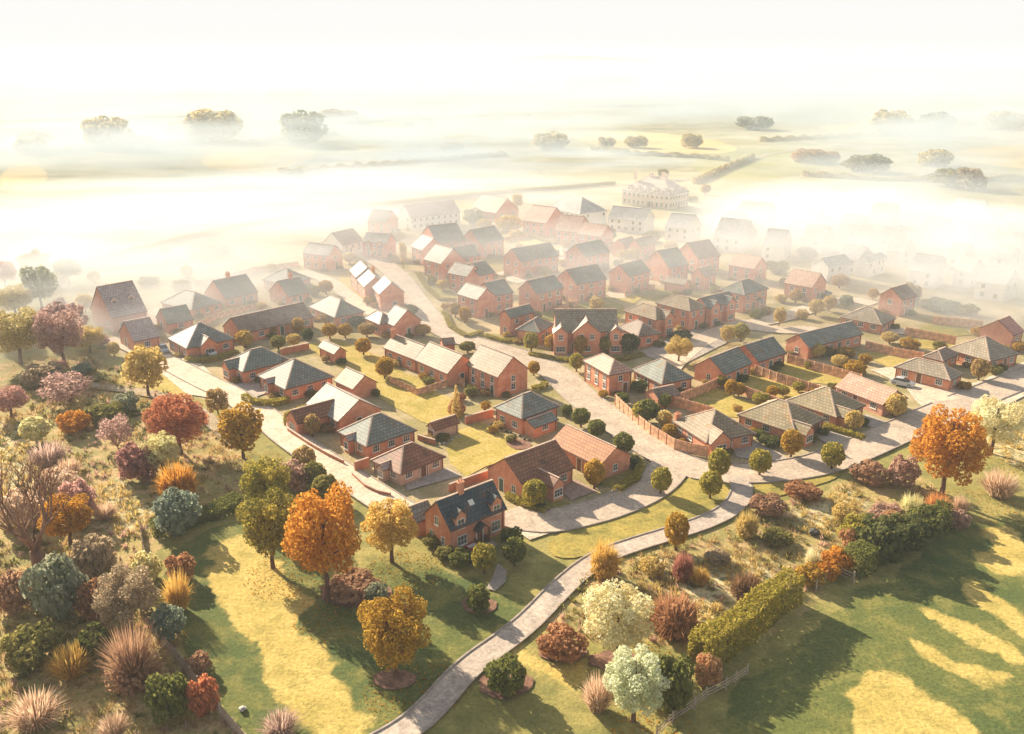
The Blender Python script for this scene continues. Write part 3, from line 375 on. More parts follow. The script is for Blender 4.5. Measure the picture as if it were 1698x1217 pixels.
 (31.35, 89.31, 2.1, 2.8, 'tuft', 'pinkgrass', 'feathery pink grass behind clipped hedge top'),
 (27.78, 85.1, 1.88, 2.69, 'tuft', 'cream', 'pale feathery grass behind clipped hedge middle'),
 (22.8, 79.61, 2.25, 2.55, 'tuft', 'pinkgrass', 'pink feathery grass at clipped hedge low end'),
 (14.94, 82.83, 2.31, 2.9, 'dome', 'orange', 'orange domed bush near cream-leaved tree'),
 (16.72, 92.54, 1.82, 3.18, 'bush', 'palegold', 'pale low bush in scrub by footpath'),
 (25.12, 94.56, 1.68, 2.94, 'bush', 'taupe', 'brown low bush in mottled scrub'),
 (33.91, 99.59, 1.74, 3.38, 'bush', 'olive', 'olive low bush in pale scrub'),
 (44.61, 105.9, 1.99, 3.71, 'bush', 'palegold', 'pale low bush in upper scrub'),
 (-69.18, 139.6, 3.3, 6.14, 'bush', 'olive', 'olive low bush in middle of west meadow'),
 (-72.49, 135.69, 3.66, 4.99, 'bush', 'orange', 'orange bush in middle of west meadow'),
 (-60.45, 139.6, 3.09, 4.5, 'bush', 'tan', 'tan bush beside orange-red round tree'),
 (-54.57, 105.9, 2.35, 4.04, 'tuft', 'pinkgrass', 'pinkish grass above pale meadow'),
 (-67.86, 145.12, 3.4, 4.23, 'bush', 'greygreen', 'grey-green bush near misty road bend'),
 (-88.31, 157.41, 4.82, 6.81, 'bush', 'taupe', 'brown hazy bush in west wood'),
 (-106.29, 181.8, 5.93, 7.75, 'bush', 'mauve', 'hazy mauve bush in west wood'),
 (-88.84, 177.62, 5.82, 6.32, 'broad', 'palegold', 'hazy pale tree beside tall mauve tree'),
 (-135.32, 246.67, 7.64, 7.51, 'broad', 'taupe', 'faint tree at mist edge of west wood'),
 (-122.46, 239.42, 6.78, 6.64, 'broad', 'greygreen', 'faint grey tree in west mist'),
 (-136.28, 232.55, 8.24, 6.46, 'broad', 'rose', 'faint rose tree in west mist'),
 (-5.34, 243.68, 1.99, 2.92, 'bush', 'olive', 'olive bush behind white-sloped house with porch'),
 (-2.88, 241.6, 1.78, 2.42, 'bush', 'gold', 'golden bush behind white-sloped house with porch'),
 (6.07, 276.7, 2.0, 3.29, 'bush', 'palegold', 'pale gold bush beside hazy slate house behind'),
 (15.13, 261.58, 2.11, 3.12, 'bush', 'gold', 'golden bush beside compact slate-roofed house'),
 (13.75, 276.7, 2.0, 2.74, 'bush', 'olive', 'olive bush in front of peach terrace east half'),
 (32.39, 233.6, 1.92, 2.81, 'bush', 'olive', 'olive bush behind wide cream-gabled house'),
 (31.8, 261.58, 2.11, 3.12, 'bush', 'olive', 'olive bush beside compact slate-roofed house'),
 (47.97, 231.67, 2.19, 2.79, 'bush', 'gold', 'golden bush beside square garage with tan roof'),
 (42.43, 213.92, 1.78, 2.59, 'bush', 'olive', 'olive bush behind twin-gabled slate house'),
 (39.65, 220.71, 1.83, 2.67, 'bush', 'olive', 'olive bush in front of square garage with tan roof'),
 (14.3, 213.92, 1.61, 2.16, 'bush', 'gold', 'golden bush beside central pair west house'),
 (6.25, 204.42, 1.55, 2.07, 'bush', 'olive', 'low olive bush in front of central pair west house'),
 (22.02, 284.88, 2.05, 3.38, 'bush', 'palegold', 'pale gold bush in front of peach terrace east half'),
 (2.29, 284.88, 2.28, 2.82, 'ball', 'palegold', 'pale gold round tree beside hazy slate house behind'),
 (-21.98, 237.63, 1.95, 2.86, 'bush', 'olive', 'olive bush beside white-sloped house with porch'),
 (-16.38, 212.36, 1.77, 2.58, 'bush', 'gold', 'golden bush beside white-sloped house by bay window'),
 (-33.18, 215.66, 1.8, 2.61, 'bush', 'olive', 'olive bush beside white-roofed corner house'),
 (-61.51, 210.74, 2.2, 2.56, 'ball', 'palegold', 'pale gold round tree in front of small slate house with chimney stack'),
 (-55.57, 209.15, 2.01, 2.54, 'bush', 'olive', 'olive bush in front of small slate house with chimney stack'),
 (-46.67, 209.15, 2.19, 2.54, 'bush', 'gold', 'golden bush behind white-tipped hip bungalow'),
 (-42.43, 209.15, 2.19, 2.54, 'bush', 'olive', 'olive bush behind white-tipped hip bungalow'),
 (-15.3, 245.89, 2.01, 2.46, 'bush', 'gold', 'golden bush beside white-sloped terrace house'),
 (-24.45, 254.7, 1.55, 2.54, 'bush', 'palegold', 'low pale gold bush behind white-sloped terrace house'),
 (58.23, 203.84, 2.57, 2.97, 'bush', 'olive', 'olive bush in front of square hip-roofed house'),
 (61.72, 207.53, 2.09, 2.52, 'bush', 'gold', 'golden bush in front of square hip-roofed house'),
 (69.16, 203.84, 2.36, 2.98, 'bush', 'palegold', 'pale gold bush beside hazy tan hip bungalow'),
 (90.91, 179.6, 2.04, 2.65, 'bush', 'olive', 'olive bush behind paler pyramid-roofed bungalow'),
 (84.61, 155.52, 1.66, 2.33, 'bush', 'gold', 'golden bush in front of tan pyramid-roofed bungalow'),
 (94.66, 163.69, 1.9, 2.44, 'bush', 'olive', 'olive bush in front of paler pyramid-roofed bungalow'),
 (65.57, 175.37, 2.09, 2.6, 'bush', 'olive', 'olive bush in front of long hazy slate bungalow'),
 (59.57, 167.42, 1.75, 2.49, 'bush', 'goldgreen', 'gold-green bush beside farther teal gable bungalow'),
 (71.85, 171.31, 1.79, 2.54, 'bush', 'gold', 'smaller golden bush in front of long hazy slate bungalow'),
 (68.64, 219.35, 2.18, 3.18, 'bush', 'palegold', 'pale gold bush beside salmon-roofed house'),
 (53.5, 227.93, 2.26, 2.75, 'bush', 'olive', 'olive bush in front of small gable by mist'),
 (32.76, 144.82, 1.31, 2.13, 'bush', 'goldgreen', 'low gold-green bush behind tan-roofed bungalow with chimney'),
 (34.34, 140.83, 1.28, 1.78, 'bush', 'gold', 'low golden bush behind tan-roofed bungalow with chimney'),
 (55.35, 152.54, 1.36, 1.91, 'bush', 'gold', 'low golden bush behind shaded hip bungalow'),
 (59.8, 155.27, 1.38, 1.94, 'bush', 'olive', 'low olive bush behind pink-roofed bungalow'),
 (24.65, 141.61, 1.93, 1.79, 'bush', 'olive', 'olive bush behind tan-roofed bungalow with chimney'),
 (27.02, 129.92, 1.21, 1.66, 'bush', 'gold', 'low golden bush beside tan-roofed bungalow with chimney'),
 (44.51, 134.82, 1.24, 1.72, 'bush', 'green', 'smaller low dark green bush in front of hip bungalow with gabled bay'),
 (51.15, 134.1, 1.24, 1.71, 'bush', 'green', 'low dark green bush beside hip bungalow with gabled bay'),
 (59.07, 138.52, 1.27, 2.34, 'bush', 'darkgreen', 'low very dark green bush in front of shaded hip bungalow'),
 (39.46, 144.82, 1.18, 1.83, 'bush', 'palegold', 'low pale gold bush behind hip bungalow with gabled bay'),
 (-23.61, 171.98, 1.54, 2.19, 'bush', 'gold', 'low golden bush beside cream-roofed cottage with chimney'),
 (-15.81, 158.19, 1.58, 2.37, 'bush', 'olive', 'low olive bush in front of cream-roofed cottage end'),
 (-9.25, 149.75, 1.38, 1.94, 'bush', 'rust', 'low rust bush in front of tall brick house with cream roof'),
 (-3.14, 135.06, 1.15, 1.77, 'bush', 'gold', 'low golden bush beside dark-teal hip house by road'),
 (-0.18, 131.42, 1.13, 1.73, 'bush', 'olive', 'low olive bush in front of dark-teal hip house by road'),
 (-1.71, 115.51, 1.14, 1.8, 'bush', 'green', 'low dark green bush beside long rust-roofed bungalow'),
 (-3.38, 101.24, 1.3, 1.61, 'bush', 'green', 'low dark green bush beside cottage with blue-black roof'),
 (5.82, 138.1, 1.43, 2.1, 'bush', 'green', 'low dark green bush beside dark-teal hip house by road'),
 (16.76, 151.55, 1.25, 1.96, 'bush', 'gold', 'low golden bush in front of corner house with sunlit hip roof'),
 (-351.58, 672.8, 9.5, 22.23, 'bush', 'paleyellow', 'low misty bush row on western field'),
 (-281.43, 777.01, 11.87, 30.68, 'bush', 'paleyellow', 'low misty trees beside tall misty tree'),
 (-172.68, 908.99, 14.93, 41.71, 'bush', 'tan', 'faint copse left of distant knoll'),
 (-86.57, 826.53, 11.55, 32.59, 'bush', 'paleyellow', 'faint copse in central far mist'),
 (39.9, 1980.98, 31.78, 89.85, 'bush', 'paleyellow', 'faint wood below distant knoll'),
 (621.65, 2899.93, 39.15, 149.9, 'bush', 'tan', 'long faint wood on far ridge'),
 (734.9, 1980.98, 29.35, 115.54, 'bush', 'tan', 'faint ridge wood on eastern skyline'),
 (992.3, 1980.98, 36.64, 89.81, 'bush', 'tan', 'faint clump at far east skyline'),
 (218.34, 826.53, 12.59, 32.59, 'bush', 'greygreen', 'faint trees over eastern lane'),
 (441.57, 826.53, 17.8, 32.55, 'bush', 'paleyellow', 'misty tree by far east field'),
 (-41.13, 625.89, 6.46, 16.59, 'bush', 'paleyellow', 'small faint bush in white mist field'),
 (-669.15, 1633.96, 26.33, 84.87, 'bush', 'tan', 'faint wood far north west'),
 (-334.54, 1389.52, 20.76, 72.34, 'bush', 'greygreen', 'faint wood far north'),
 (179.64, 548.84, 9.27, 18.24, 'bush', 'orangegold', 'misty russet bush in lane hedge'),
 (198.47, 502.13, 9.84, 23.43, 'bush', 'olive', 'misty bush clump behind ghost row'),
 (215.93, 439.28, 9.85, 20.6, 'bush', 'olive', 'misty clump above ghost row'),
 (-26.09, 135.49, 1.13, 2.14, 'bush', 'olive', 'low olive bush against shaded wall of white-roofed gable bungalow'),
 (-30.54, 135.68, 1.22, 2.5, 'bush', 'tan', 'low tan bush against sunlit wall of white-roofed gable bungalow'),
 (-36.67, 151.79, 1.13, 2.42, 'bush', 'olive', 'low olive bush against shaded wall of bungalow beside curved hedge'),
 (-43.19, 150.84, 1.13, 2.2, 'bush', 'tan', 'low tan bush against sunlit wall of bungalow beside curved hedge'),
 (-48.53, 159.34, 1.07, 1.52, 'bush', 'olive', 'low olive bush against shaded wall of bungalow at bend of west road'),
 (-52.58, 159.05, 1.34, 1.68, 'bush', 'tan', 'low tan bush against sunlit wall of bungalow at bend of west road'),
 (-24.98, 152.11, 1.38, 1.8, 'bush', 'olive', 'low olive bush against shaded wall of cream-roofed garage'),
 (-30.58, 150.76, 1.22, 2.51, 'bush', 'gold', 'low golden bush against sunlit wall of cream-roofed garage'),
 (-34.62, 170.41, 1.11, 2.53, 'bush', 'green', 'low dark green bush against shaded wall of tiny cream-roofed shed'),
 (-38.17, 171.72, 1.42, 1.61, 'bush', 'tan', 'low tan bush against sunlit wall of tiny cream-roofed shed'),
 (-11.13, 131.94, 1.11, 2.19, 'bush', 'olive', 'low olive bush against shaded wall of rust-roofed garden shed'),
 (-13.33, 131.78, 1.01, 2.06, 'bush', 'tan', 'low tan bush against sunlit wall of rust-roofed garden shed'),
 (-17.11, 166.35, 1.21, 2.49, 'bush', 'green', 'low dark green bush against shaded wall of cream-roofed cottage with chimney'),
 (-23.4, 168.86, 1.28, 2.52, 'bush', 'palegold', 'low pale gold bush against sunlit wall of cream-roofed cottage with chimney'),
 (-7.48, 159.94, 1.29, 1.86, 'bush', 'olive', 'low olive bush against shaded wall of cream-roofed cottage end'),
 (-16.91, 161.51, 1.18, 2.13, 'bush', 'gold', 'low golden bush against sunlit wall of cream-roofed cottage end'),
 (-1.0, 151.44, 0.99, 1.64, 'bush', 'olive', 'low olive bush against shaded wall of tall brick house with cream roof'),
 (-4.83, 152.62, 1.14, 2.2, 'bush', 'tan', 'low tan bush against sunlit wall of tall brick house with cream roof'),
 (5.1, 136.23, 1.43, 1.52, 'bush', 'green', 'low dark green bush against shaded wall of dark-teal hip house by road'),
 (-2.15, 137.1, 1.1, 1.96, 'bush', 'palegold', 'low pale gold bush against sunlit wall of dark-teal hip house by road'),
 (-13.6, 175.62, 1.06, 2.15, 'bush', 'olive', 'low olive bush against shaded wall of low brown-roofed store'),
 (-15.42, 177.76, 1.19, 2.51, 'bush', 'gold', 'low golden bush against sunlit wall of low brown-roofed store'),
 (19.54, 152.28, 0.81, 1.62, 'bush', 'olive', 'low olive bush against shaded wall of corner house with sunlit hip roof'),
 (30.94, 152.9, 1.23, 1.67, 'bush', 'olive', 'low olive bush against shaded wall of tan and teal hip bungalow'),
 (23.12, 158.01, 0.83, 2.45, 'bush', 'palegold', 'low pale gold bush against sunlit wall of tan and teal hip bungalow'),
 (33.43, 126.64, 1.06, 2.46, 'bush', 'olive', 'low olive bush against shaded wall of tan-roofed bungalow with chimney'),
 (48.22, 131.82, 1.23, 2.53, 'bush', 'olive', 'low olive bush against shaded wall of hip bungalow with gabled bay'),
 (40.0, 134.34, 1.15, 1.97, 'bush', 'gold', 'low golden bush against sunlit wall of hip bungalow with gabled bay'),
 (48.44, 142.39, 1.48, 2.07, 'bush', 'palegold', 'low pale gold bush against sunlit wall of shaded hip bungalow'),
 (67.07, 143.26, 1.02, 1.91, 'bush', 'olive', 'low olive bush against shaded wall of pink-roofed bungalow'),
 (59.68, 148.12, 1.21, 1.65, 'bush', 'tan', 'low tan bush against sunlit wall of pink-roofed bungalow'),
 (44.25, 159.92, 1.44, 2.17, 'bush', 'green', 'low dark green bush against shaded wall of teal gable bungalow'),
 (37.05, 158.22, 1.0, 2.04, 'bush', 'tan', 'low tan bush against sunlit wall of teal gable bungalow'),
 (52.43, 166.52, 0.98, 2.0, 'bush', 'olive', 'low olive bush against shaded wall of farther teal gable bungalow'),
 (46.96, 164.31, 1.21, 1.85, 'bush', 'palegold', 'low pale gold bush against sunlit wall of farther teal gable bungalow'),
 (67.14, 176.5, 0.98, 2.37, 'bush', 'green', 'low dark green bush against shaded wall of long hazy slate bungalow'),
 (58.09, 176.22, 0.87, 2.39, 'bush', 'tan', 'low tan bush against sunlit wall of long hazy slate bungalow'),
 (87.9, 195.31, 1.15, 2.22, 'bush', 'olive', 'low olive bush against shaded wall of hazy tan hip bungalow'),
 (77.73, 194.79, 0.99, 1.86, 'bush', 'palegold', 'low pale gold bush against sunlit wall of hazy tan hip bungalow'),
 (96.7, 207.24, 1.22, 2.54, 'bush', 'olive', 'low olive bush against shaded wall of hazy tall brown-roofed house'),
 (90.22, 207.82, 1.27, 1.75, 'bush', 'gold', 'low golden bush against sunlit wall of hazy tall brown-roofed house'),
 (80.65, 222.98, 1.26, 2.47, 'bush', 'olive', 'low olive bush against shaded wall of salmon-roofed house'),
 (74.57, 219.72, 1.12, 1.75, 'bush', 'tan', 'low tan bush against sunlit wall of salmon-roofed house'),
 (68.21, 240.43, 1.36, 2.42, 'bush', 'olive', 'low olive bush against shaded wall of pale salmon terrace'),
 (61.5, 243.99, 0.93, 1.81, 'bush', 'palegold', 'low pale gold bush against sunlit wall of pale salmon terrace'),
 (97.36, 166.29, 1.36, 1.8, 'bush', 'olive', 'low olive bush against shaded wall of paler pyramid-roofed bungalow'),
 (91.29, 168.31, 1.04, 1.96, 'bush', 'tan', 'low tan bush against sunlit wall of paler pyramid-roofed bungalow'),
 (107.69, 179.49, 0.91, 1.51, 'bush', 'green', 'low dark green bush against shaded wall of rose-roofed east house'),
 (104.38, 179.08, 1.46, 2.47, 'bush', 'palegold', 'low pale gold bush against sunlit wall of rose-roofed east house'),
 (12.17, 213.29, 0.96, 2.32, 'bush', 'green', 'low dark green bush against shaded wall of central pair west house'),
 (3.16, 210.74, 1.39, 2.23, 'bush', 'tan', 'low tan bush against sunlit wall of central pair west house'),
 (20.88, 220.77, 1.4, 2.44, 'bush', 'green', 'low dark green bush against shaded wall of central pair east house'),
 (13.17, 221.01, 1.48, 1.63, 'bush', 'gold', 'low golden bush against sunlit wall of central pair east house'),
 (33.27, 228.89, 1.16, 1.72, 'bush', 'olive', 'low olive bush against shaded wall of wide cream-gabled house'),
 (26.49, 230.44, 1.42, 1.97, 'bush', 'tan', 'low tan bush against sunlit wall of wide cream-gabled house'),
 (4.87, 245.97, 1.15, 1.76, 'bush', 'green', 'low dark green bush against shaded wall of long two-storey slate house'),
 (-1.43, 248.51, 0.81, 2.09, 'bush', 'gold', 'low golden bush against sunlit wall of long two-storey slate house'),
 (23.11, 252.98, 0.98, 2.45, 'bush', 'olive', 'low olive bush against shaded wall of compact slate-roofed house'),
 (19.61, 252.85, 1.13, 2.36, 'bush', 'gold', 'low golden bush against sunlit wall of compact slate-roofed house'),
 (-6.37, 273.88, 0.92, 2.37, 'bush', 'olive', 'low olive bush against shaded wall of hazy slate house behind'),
 (-11.6, 272.76, 1.45, 2.39, 'bush', 'gold', 'low golden bush against sunlit wall of hazy slate house behind'),
 (17.85, 314.48, 1.4, 1.55, 'bush', 'olive', 'low olive bush against shaded wall of peach-roofed tall house'),
 (7.45, 310.63, 0.99, 1.8, 'bush', 'tan', 'low tan bush against sunlit wall of peach-roofed tall house'),
 (25.1, 296.65, 1.34, 1.5, 'bush', 'green', 'low dark green bush against shaded wall of peach terrace west half'),
 (20.14, 291.98, 0.84, 1.64, 'bush', 'palegold', 'low pale gold bush against sunlit wall of peach terrace west half'),
 (30.38, 285.29, 1.4, 1.59, 'bush', 'olive', 'low olive bush against shaded wall of peach terrace east half'),
 (24.88, 286.15, 1.15, 1.85, 'bush', 'gold', 'low golden bush against sunlit wall of peach terrace east half'),
 (42.08, 271.82, 1.21, 1.9, 'bush', 'green', 'low dark green bush against shaded wall of twin-gabled hazy house'),
 (37.6, 270.21, 0.93, 1.86, 'bush', 'palegold', 'low pale gold bush against sunlit wall of twin-gabled hazy house'),
 (44.81, 238.91, 1.07, 1.59, 'bush', 'olive', 'low olive bush against shaded wall of slate house by mist edge'),
 (41.71, 239.15, 0.92, 1.91, 'bush', 'tan', 'low tan bush against sunlit wall of slate house by mist edge'),
 (58.12, 253.04, 1.24, 1.97, 'bush', 'olive', 'low olive bush against shaded wall of brown-roofed house by mist'),
 (50.77, 253.46, 1.06, 2.05, 'bush', 'gold', 'low golden bush against sunlit wall of brown-roofed house by mist'),
 (54.56, 233.77, 1.12, 1.77, 'bush', 'green', 'low dark green bush against shaded wall of small gable by mist'),
 (48.5, 233.95, 1.18, 2.26, 'bush', 'palegold', 'low pale gold bush against sunlit wall of small gable by mist'),
 (46.18, 227.5, 1.42, 2.53, 'bush', 'green', 'low dark green bush against shaded wall of square garage with tan roof'),
 (43.57, 228.09, 1.06, 2.49, 'bush', 'gold', 'low golden bush against sunlit wall of square garage with tan roof'),
 (35.27, 189.79, 0.89, 2.39, 'bush', 'green', 'low dark green bush against shaded wall of cream hip house by green'),
 (29.79, 188.93, 1.26, 2.48, 'bush', 'tan', 'low tan bush against sunlit wall of cream hip house by green'),
 (43.88, 195.56, 1.19, 1.61, 'bush', 'olive', 'low olive bush against shaded wall of cream gable house behind'),
 (38.2, 194.36, 1.21, 1.51, 'bush', 'palegold', 'low pale gold bush against sunlit wall of cream gable house behind'),
 (47.3, 197.85, 1.2, 2.23, 'bush', 'green', 'low dark green bush against shaded wall of twin-gabled slate house'),
 (44.02, 197.04, 1.06, 2.4, 'bush', 'gold', 'low golden bush against sunlit wall of twin-gabled slate house'),
 (2.24, 190.04, 1.27, 2.42, 'bush', 'olive', 'low olive bush against shaded wall of narrow slate house on road'),
 (-1.1, 188.4, 1.47, 2.14, 'bush', 'gold', 'low golden bush against sunlit wall of narrow slate house on road'),
 (8.86, 187.44, 1.16, 2.29, 'bush', 'olive', 'low olive bush against shaded wall of low wing with grey hip'),
 (1.32, 184.29, 0.87, 2.32, 'bush', 'tan', 'low tan bush against sunlit wall of low wing with grey hip'),
 (8.56, 182.46, 0.93, 1.59, 'bush', 'tan', 'low tan bush against sunlit wall of grand triple-gabled house'),
 (31.62, 182.03, 1.29, 2.54, 'bush', 'olive', 'low olive bush against shaded wall of low garage wing with brown hip'),
 (25.15, 182.63, 0.98, 2.16, 'bush', 'tan', 'low tan bush against sunlit wall of low garage wing with brown hip'),
 (-27.4, 211.97, 1.06, 1.76, 'bush', 'olive', 'low olive bush against shaded wall of white-roofed corner house'),
 (-34.24, 213.82, 1.45, 2.43, 'bush', 'gold', 'low golden bush against sunlit wall of white-roofed corner house'),
 (-32.55, 220.34, 1.27, 2.07, 'bush', 'green', 'low dark green bush against shaded wall of white-roofed semi with chimney'),
 (-22.79, 188.61, 0.91, 2.05, 'bush', 'olive', 'low olive bush against shaded wall of white and brown hip house'),
 (-27.7, 188.28, 1.14, 2.27, 'bush', 'gold', 'low golden bush against sunlit wall of white and brown hip house'),
 (-35.31, 199.75, 0.9, 2.33, 'bush', 'olive', 'low olive bush against shaded wall of white-tipped hip bungalow'),
 (-46.45, 202.18, 0.9, 2.07, 'bush', 'gold', 'low golden bush against sunlit wall of white-tipped hip bungalow'),
 (-54.97, 233.94, 1.27, 2.44, 'bush', 'olive', 'low olive bush against shaded wall of grey-white hip bungalow'),
 (-63.86, 230.81, 1.22, 2.14, 'bush', 'palegold', 'low pale gold bush against sunlit wall of grey-white hip bungalow'),
 (-51.77, 219.15, 1.14, 1.92, 'bush', 'olive', 'low olive bush against shaded wall of small slate house with chimney stack'),
 (-58.49, 216.83, 0.92, 1.9, 'bush', 'palegold', 'low pale gold bush against sunlit wall of small slate house with chimney stack'),
 (-53.18, 188.14, 1.14, 2.16, 'bush', 'olive', 'low olive bush against shaded wall of long brown barn'),
 (-61.39, 185.63, 1.13, 2.42, 'bush', 'tan', 'low tan bush against sunlit wall of long brown barn'),
 (-65.96, 217.66, 0.85, 2.54, 'bush', 'olive', 'low olive bush against shaded wall of slate cottage with tall chimney'),
 (-72.39, 213.28, 1.35, 2.47, 'bush', 'tan', 'low tan bush against sunlit wall of slate cottage with tall chimney'),
 (-74.47, 203.84, 1.3, 2.24, 'bush', 'olive', 'low olive bush against shaded wall of hazy white-tipped hip'),
 (-84.01, 207.96, 1.47, 2.44, 'bush', 'tan', 'low tan bush against sunlit wall of hazy white-tipped hip'),
 (-75.43, 192.03, 0.93, 2.28, 'bush', 'olive', 'low olive bush against shaded wall of hazy grey gable cottage'),
 (-81.0, 194.63, 1.4, 2.49, 'bush', 'gold', 'low golden bush against sunlit wall of hazy grey gable cottage'),
 (-63.55, 174.34, 0.86, 2.38, 'bush', 'olive', 'low olive bush against shaded wall of silvery hip bungalow'),
 (-69.37, 174.88, 0.88, 1.79, 'bush', 'palegold', 'low pale gold bush against sunlit wall of silvery hip bungalow'),
 (-50.8, 257.54, 1.03, 1.92, 'bush', 'green', 'low dark green bush against shaded wall of white-roofed house at north end'),
 (-55.04, 254.22, 0.85, 2.21, 'bush', 'palegold', 'low pale gold bush against sunlit wall of white-roofed house at north end'),
 (-56.41, 276.4, 1.02, 2.47, 'bush', 'tan', 'low tan bush against sunlit wall of white gabled cottage'),
 (-37.89, 272.62, 1.44, 1.61, 'bush', 'green', 'low dark green bush against shaded wall of white-roofed house with dormers'),
 (-40.88, 317.08, 1.33, 1.83, 'bush', 'green', 'low dark green bush against shaded wall of faint white-roofed house'),
 (-48.68, 310.91, 1.27, 2.22, 'bush', 'palegold', 'low pale gold bush against sunlit wall of faint white-roofed house'),
 (-23.86, 328.58, 1.27, 2.09, 'bush', 'green', 'low dark green bush against shaded wall of long white house with mauve roof'),
 (-38.16, 321.34, 0.88, 2.04, 'bush', 'palegold', 'low pale gold bush against sunlit wall of long white house with mauve roof'),
 (-24.04, 263.7, 1.2, 1.7, 'bush', 'olive', 'low olive bush against shaded wall of pink gabled semi'),
 (-28.94, 264.47, 1.25, 2.19, 'bush', 'tan', 'low tan bush against sunlit wall of pink gabled semi'),
 (-17.65, 243.63, 1.45, 1.66, 'bush', 'olive', 'low olive bush against shaded wall of white-sloped terrace house'),
 (-22.81, 245.29, 1.03, 2.29, 'bush', 'gold', 'low golden bush against sunlit wall of white-sloped terrace house'),
 (-9.17, 230.11, 1.12, 1.84, 'bush', 'olive', 'low olive bush against shaded wall of white-sloped house with porch'),
 (-14.21, 229.14, 0.92, 1.58, 'bush', 'gold', 'low golden bush against sunlit wall of white-sloped house with porch'),
 (-5.0, 205.63, 1.07, 1.61, 'bush', 'olive', 'low olive bush against shaded wall of white-sloped house by bay window'),
 (-11.39, 206.32, 0.99, 1.56, 'bush', 'tan', 'low tan bush against sunlit wall of white-sloped house by bay window'),
 (-3.65, 339.48, 1.29, 2.07, 'bush', 'green', 'low dark green bush against shaded wall of faint peach hall'),
 (-11.66, 342.43, 1.41, 2.54, 'bush', 'gold', 'low golden bush against sunlit wall of faint peach hall')]
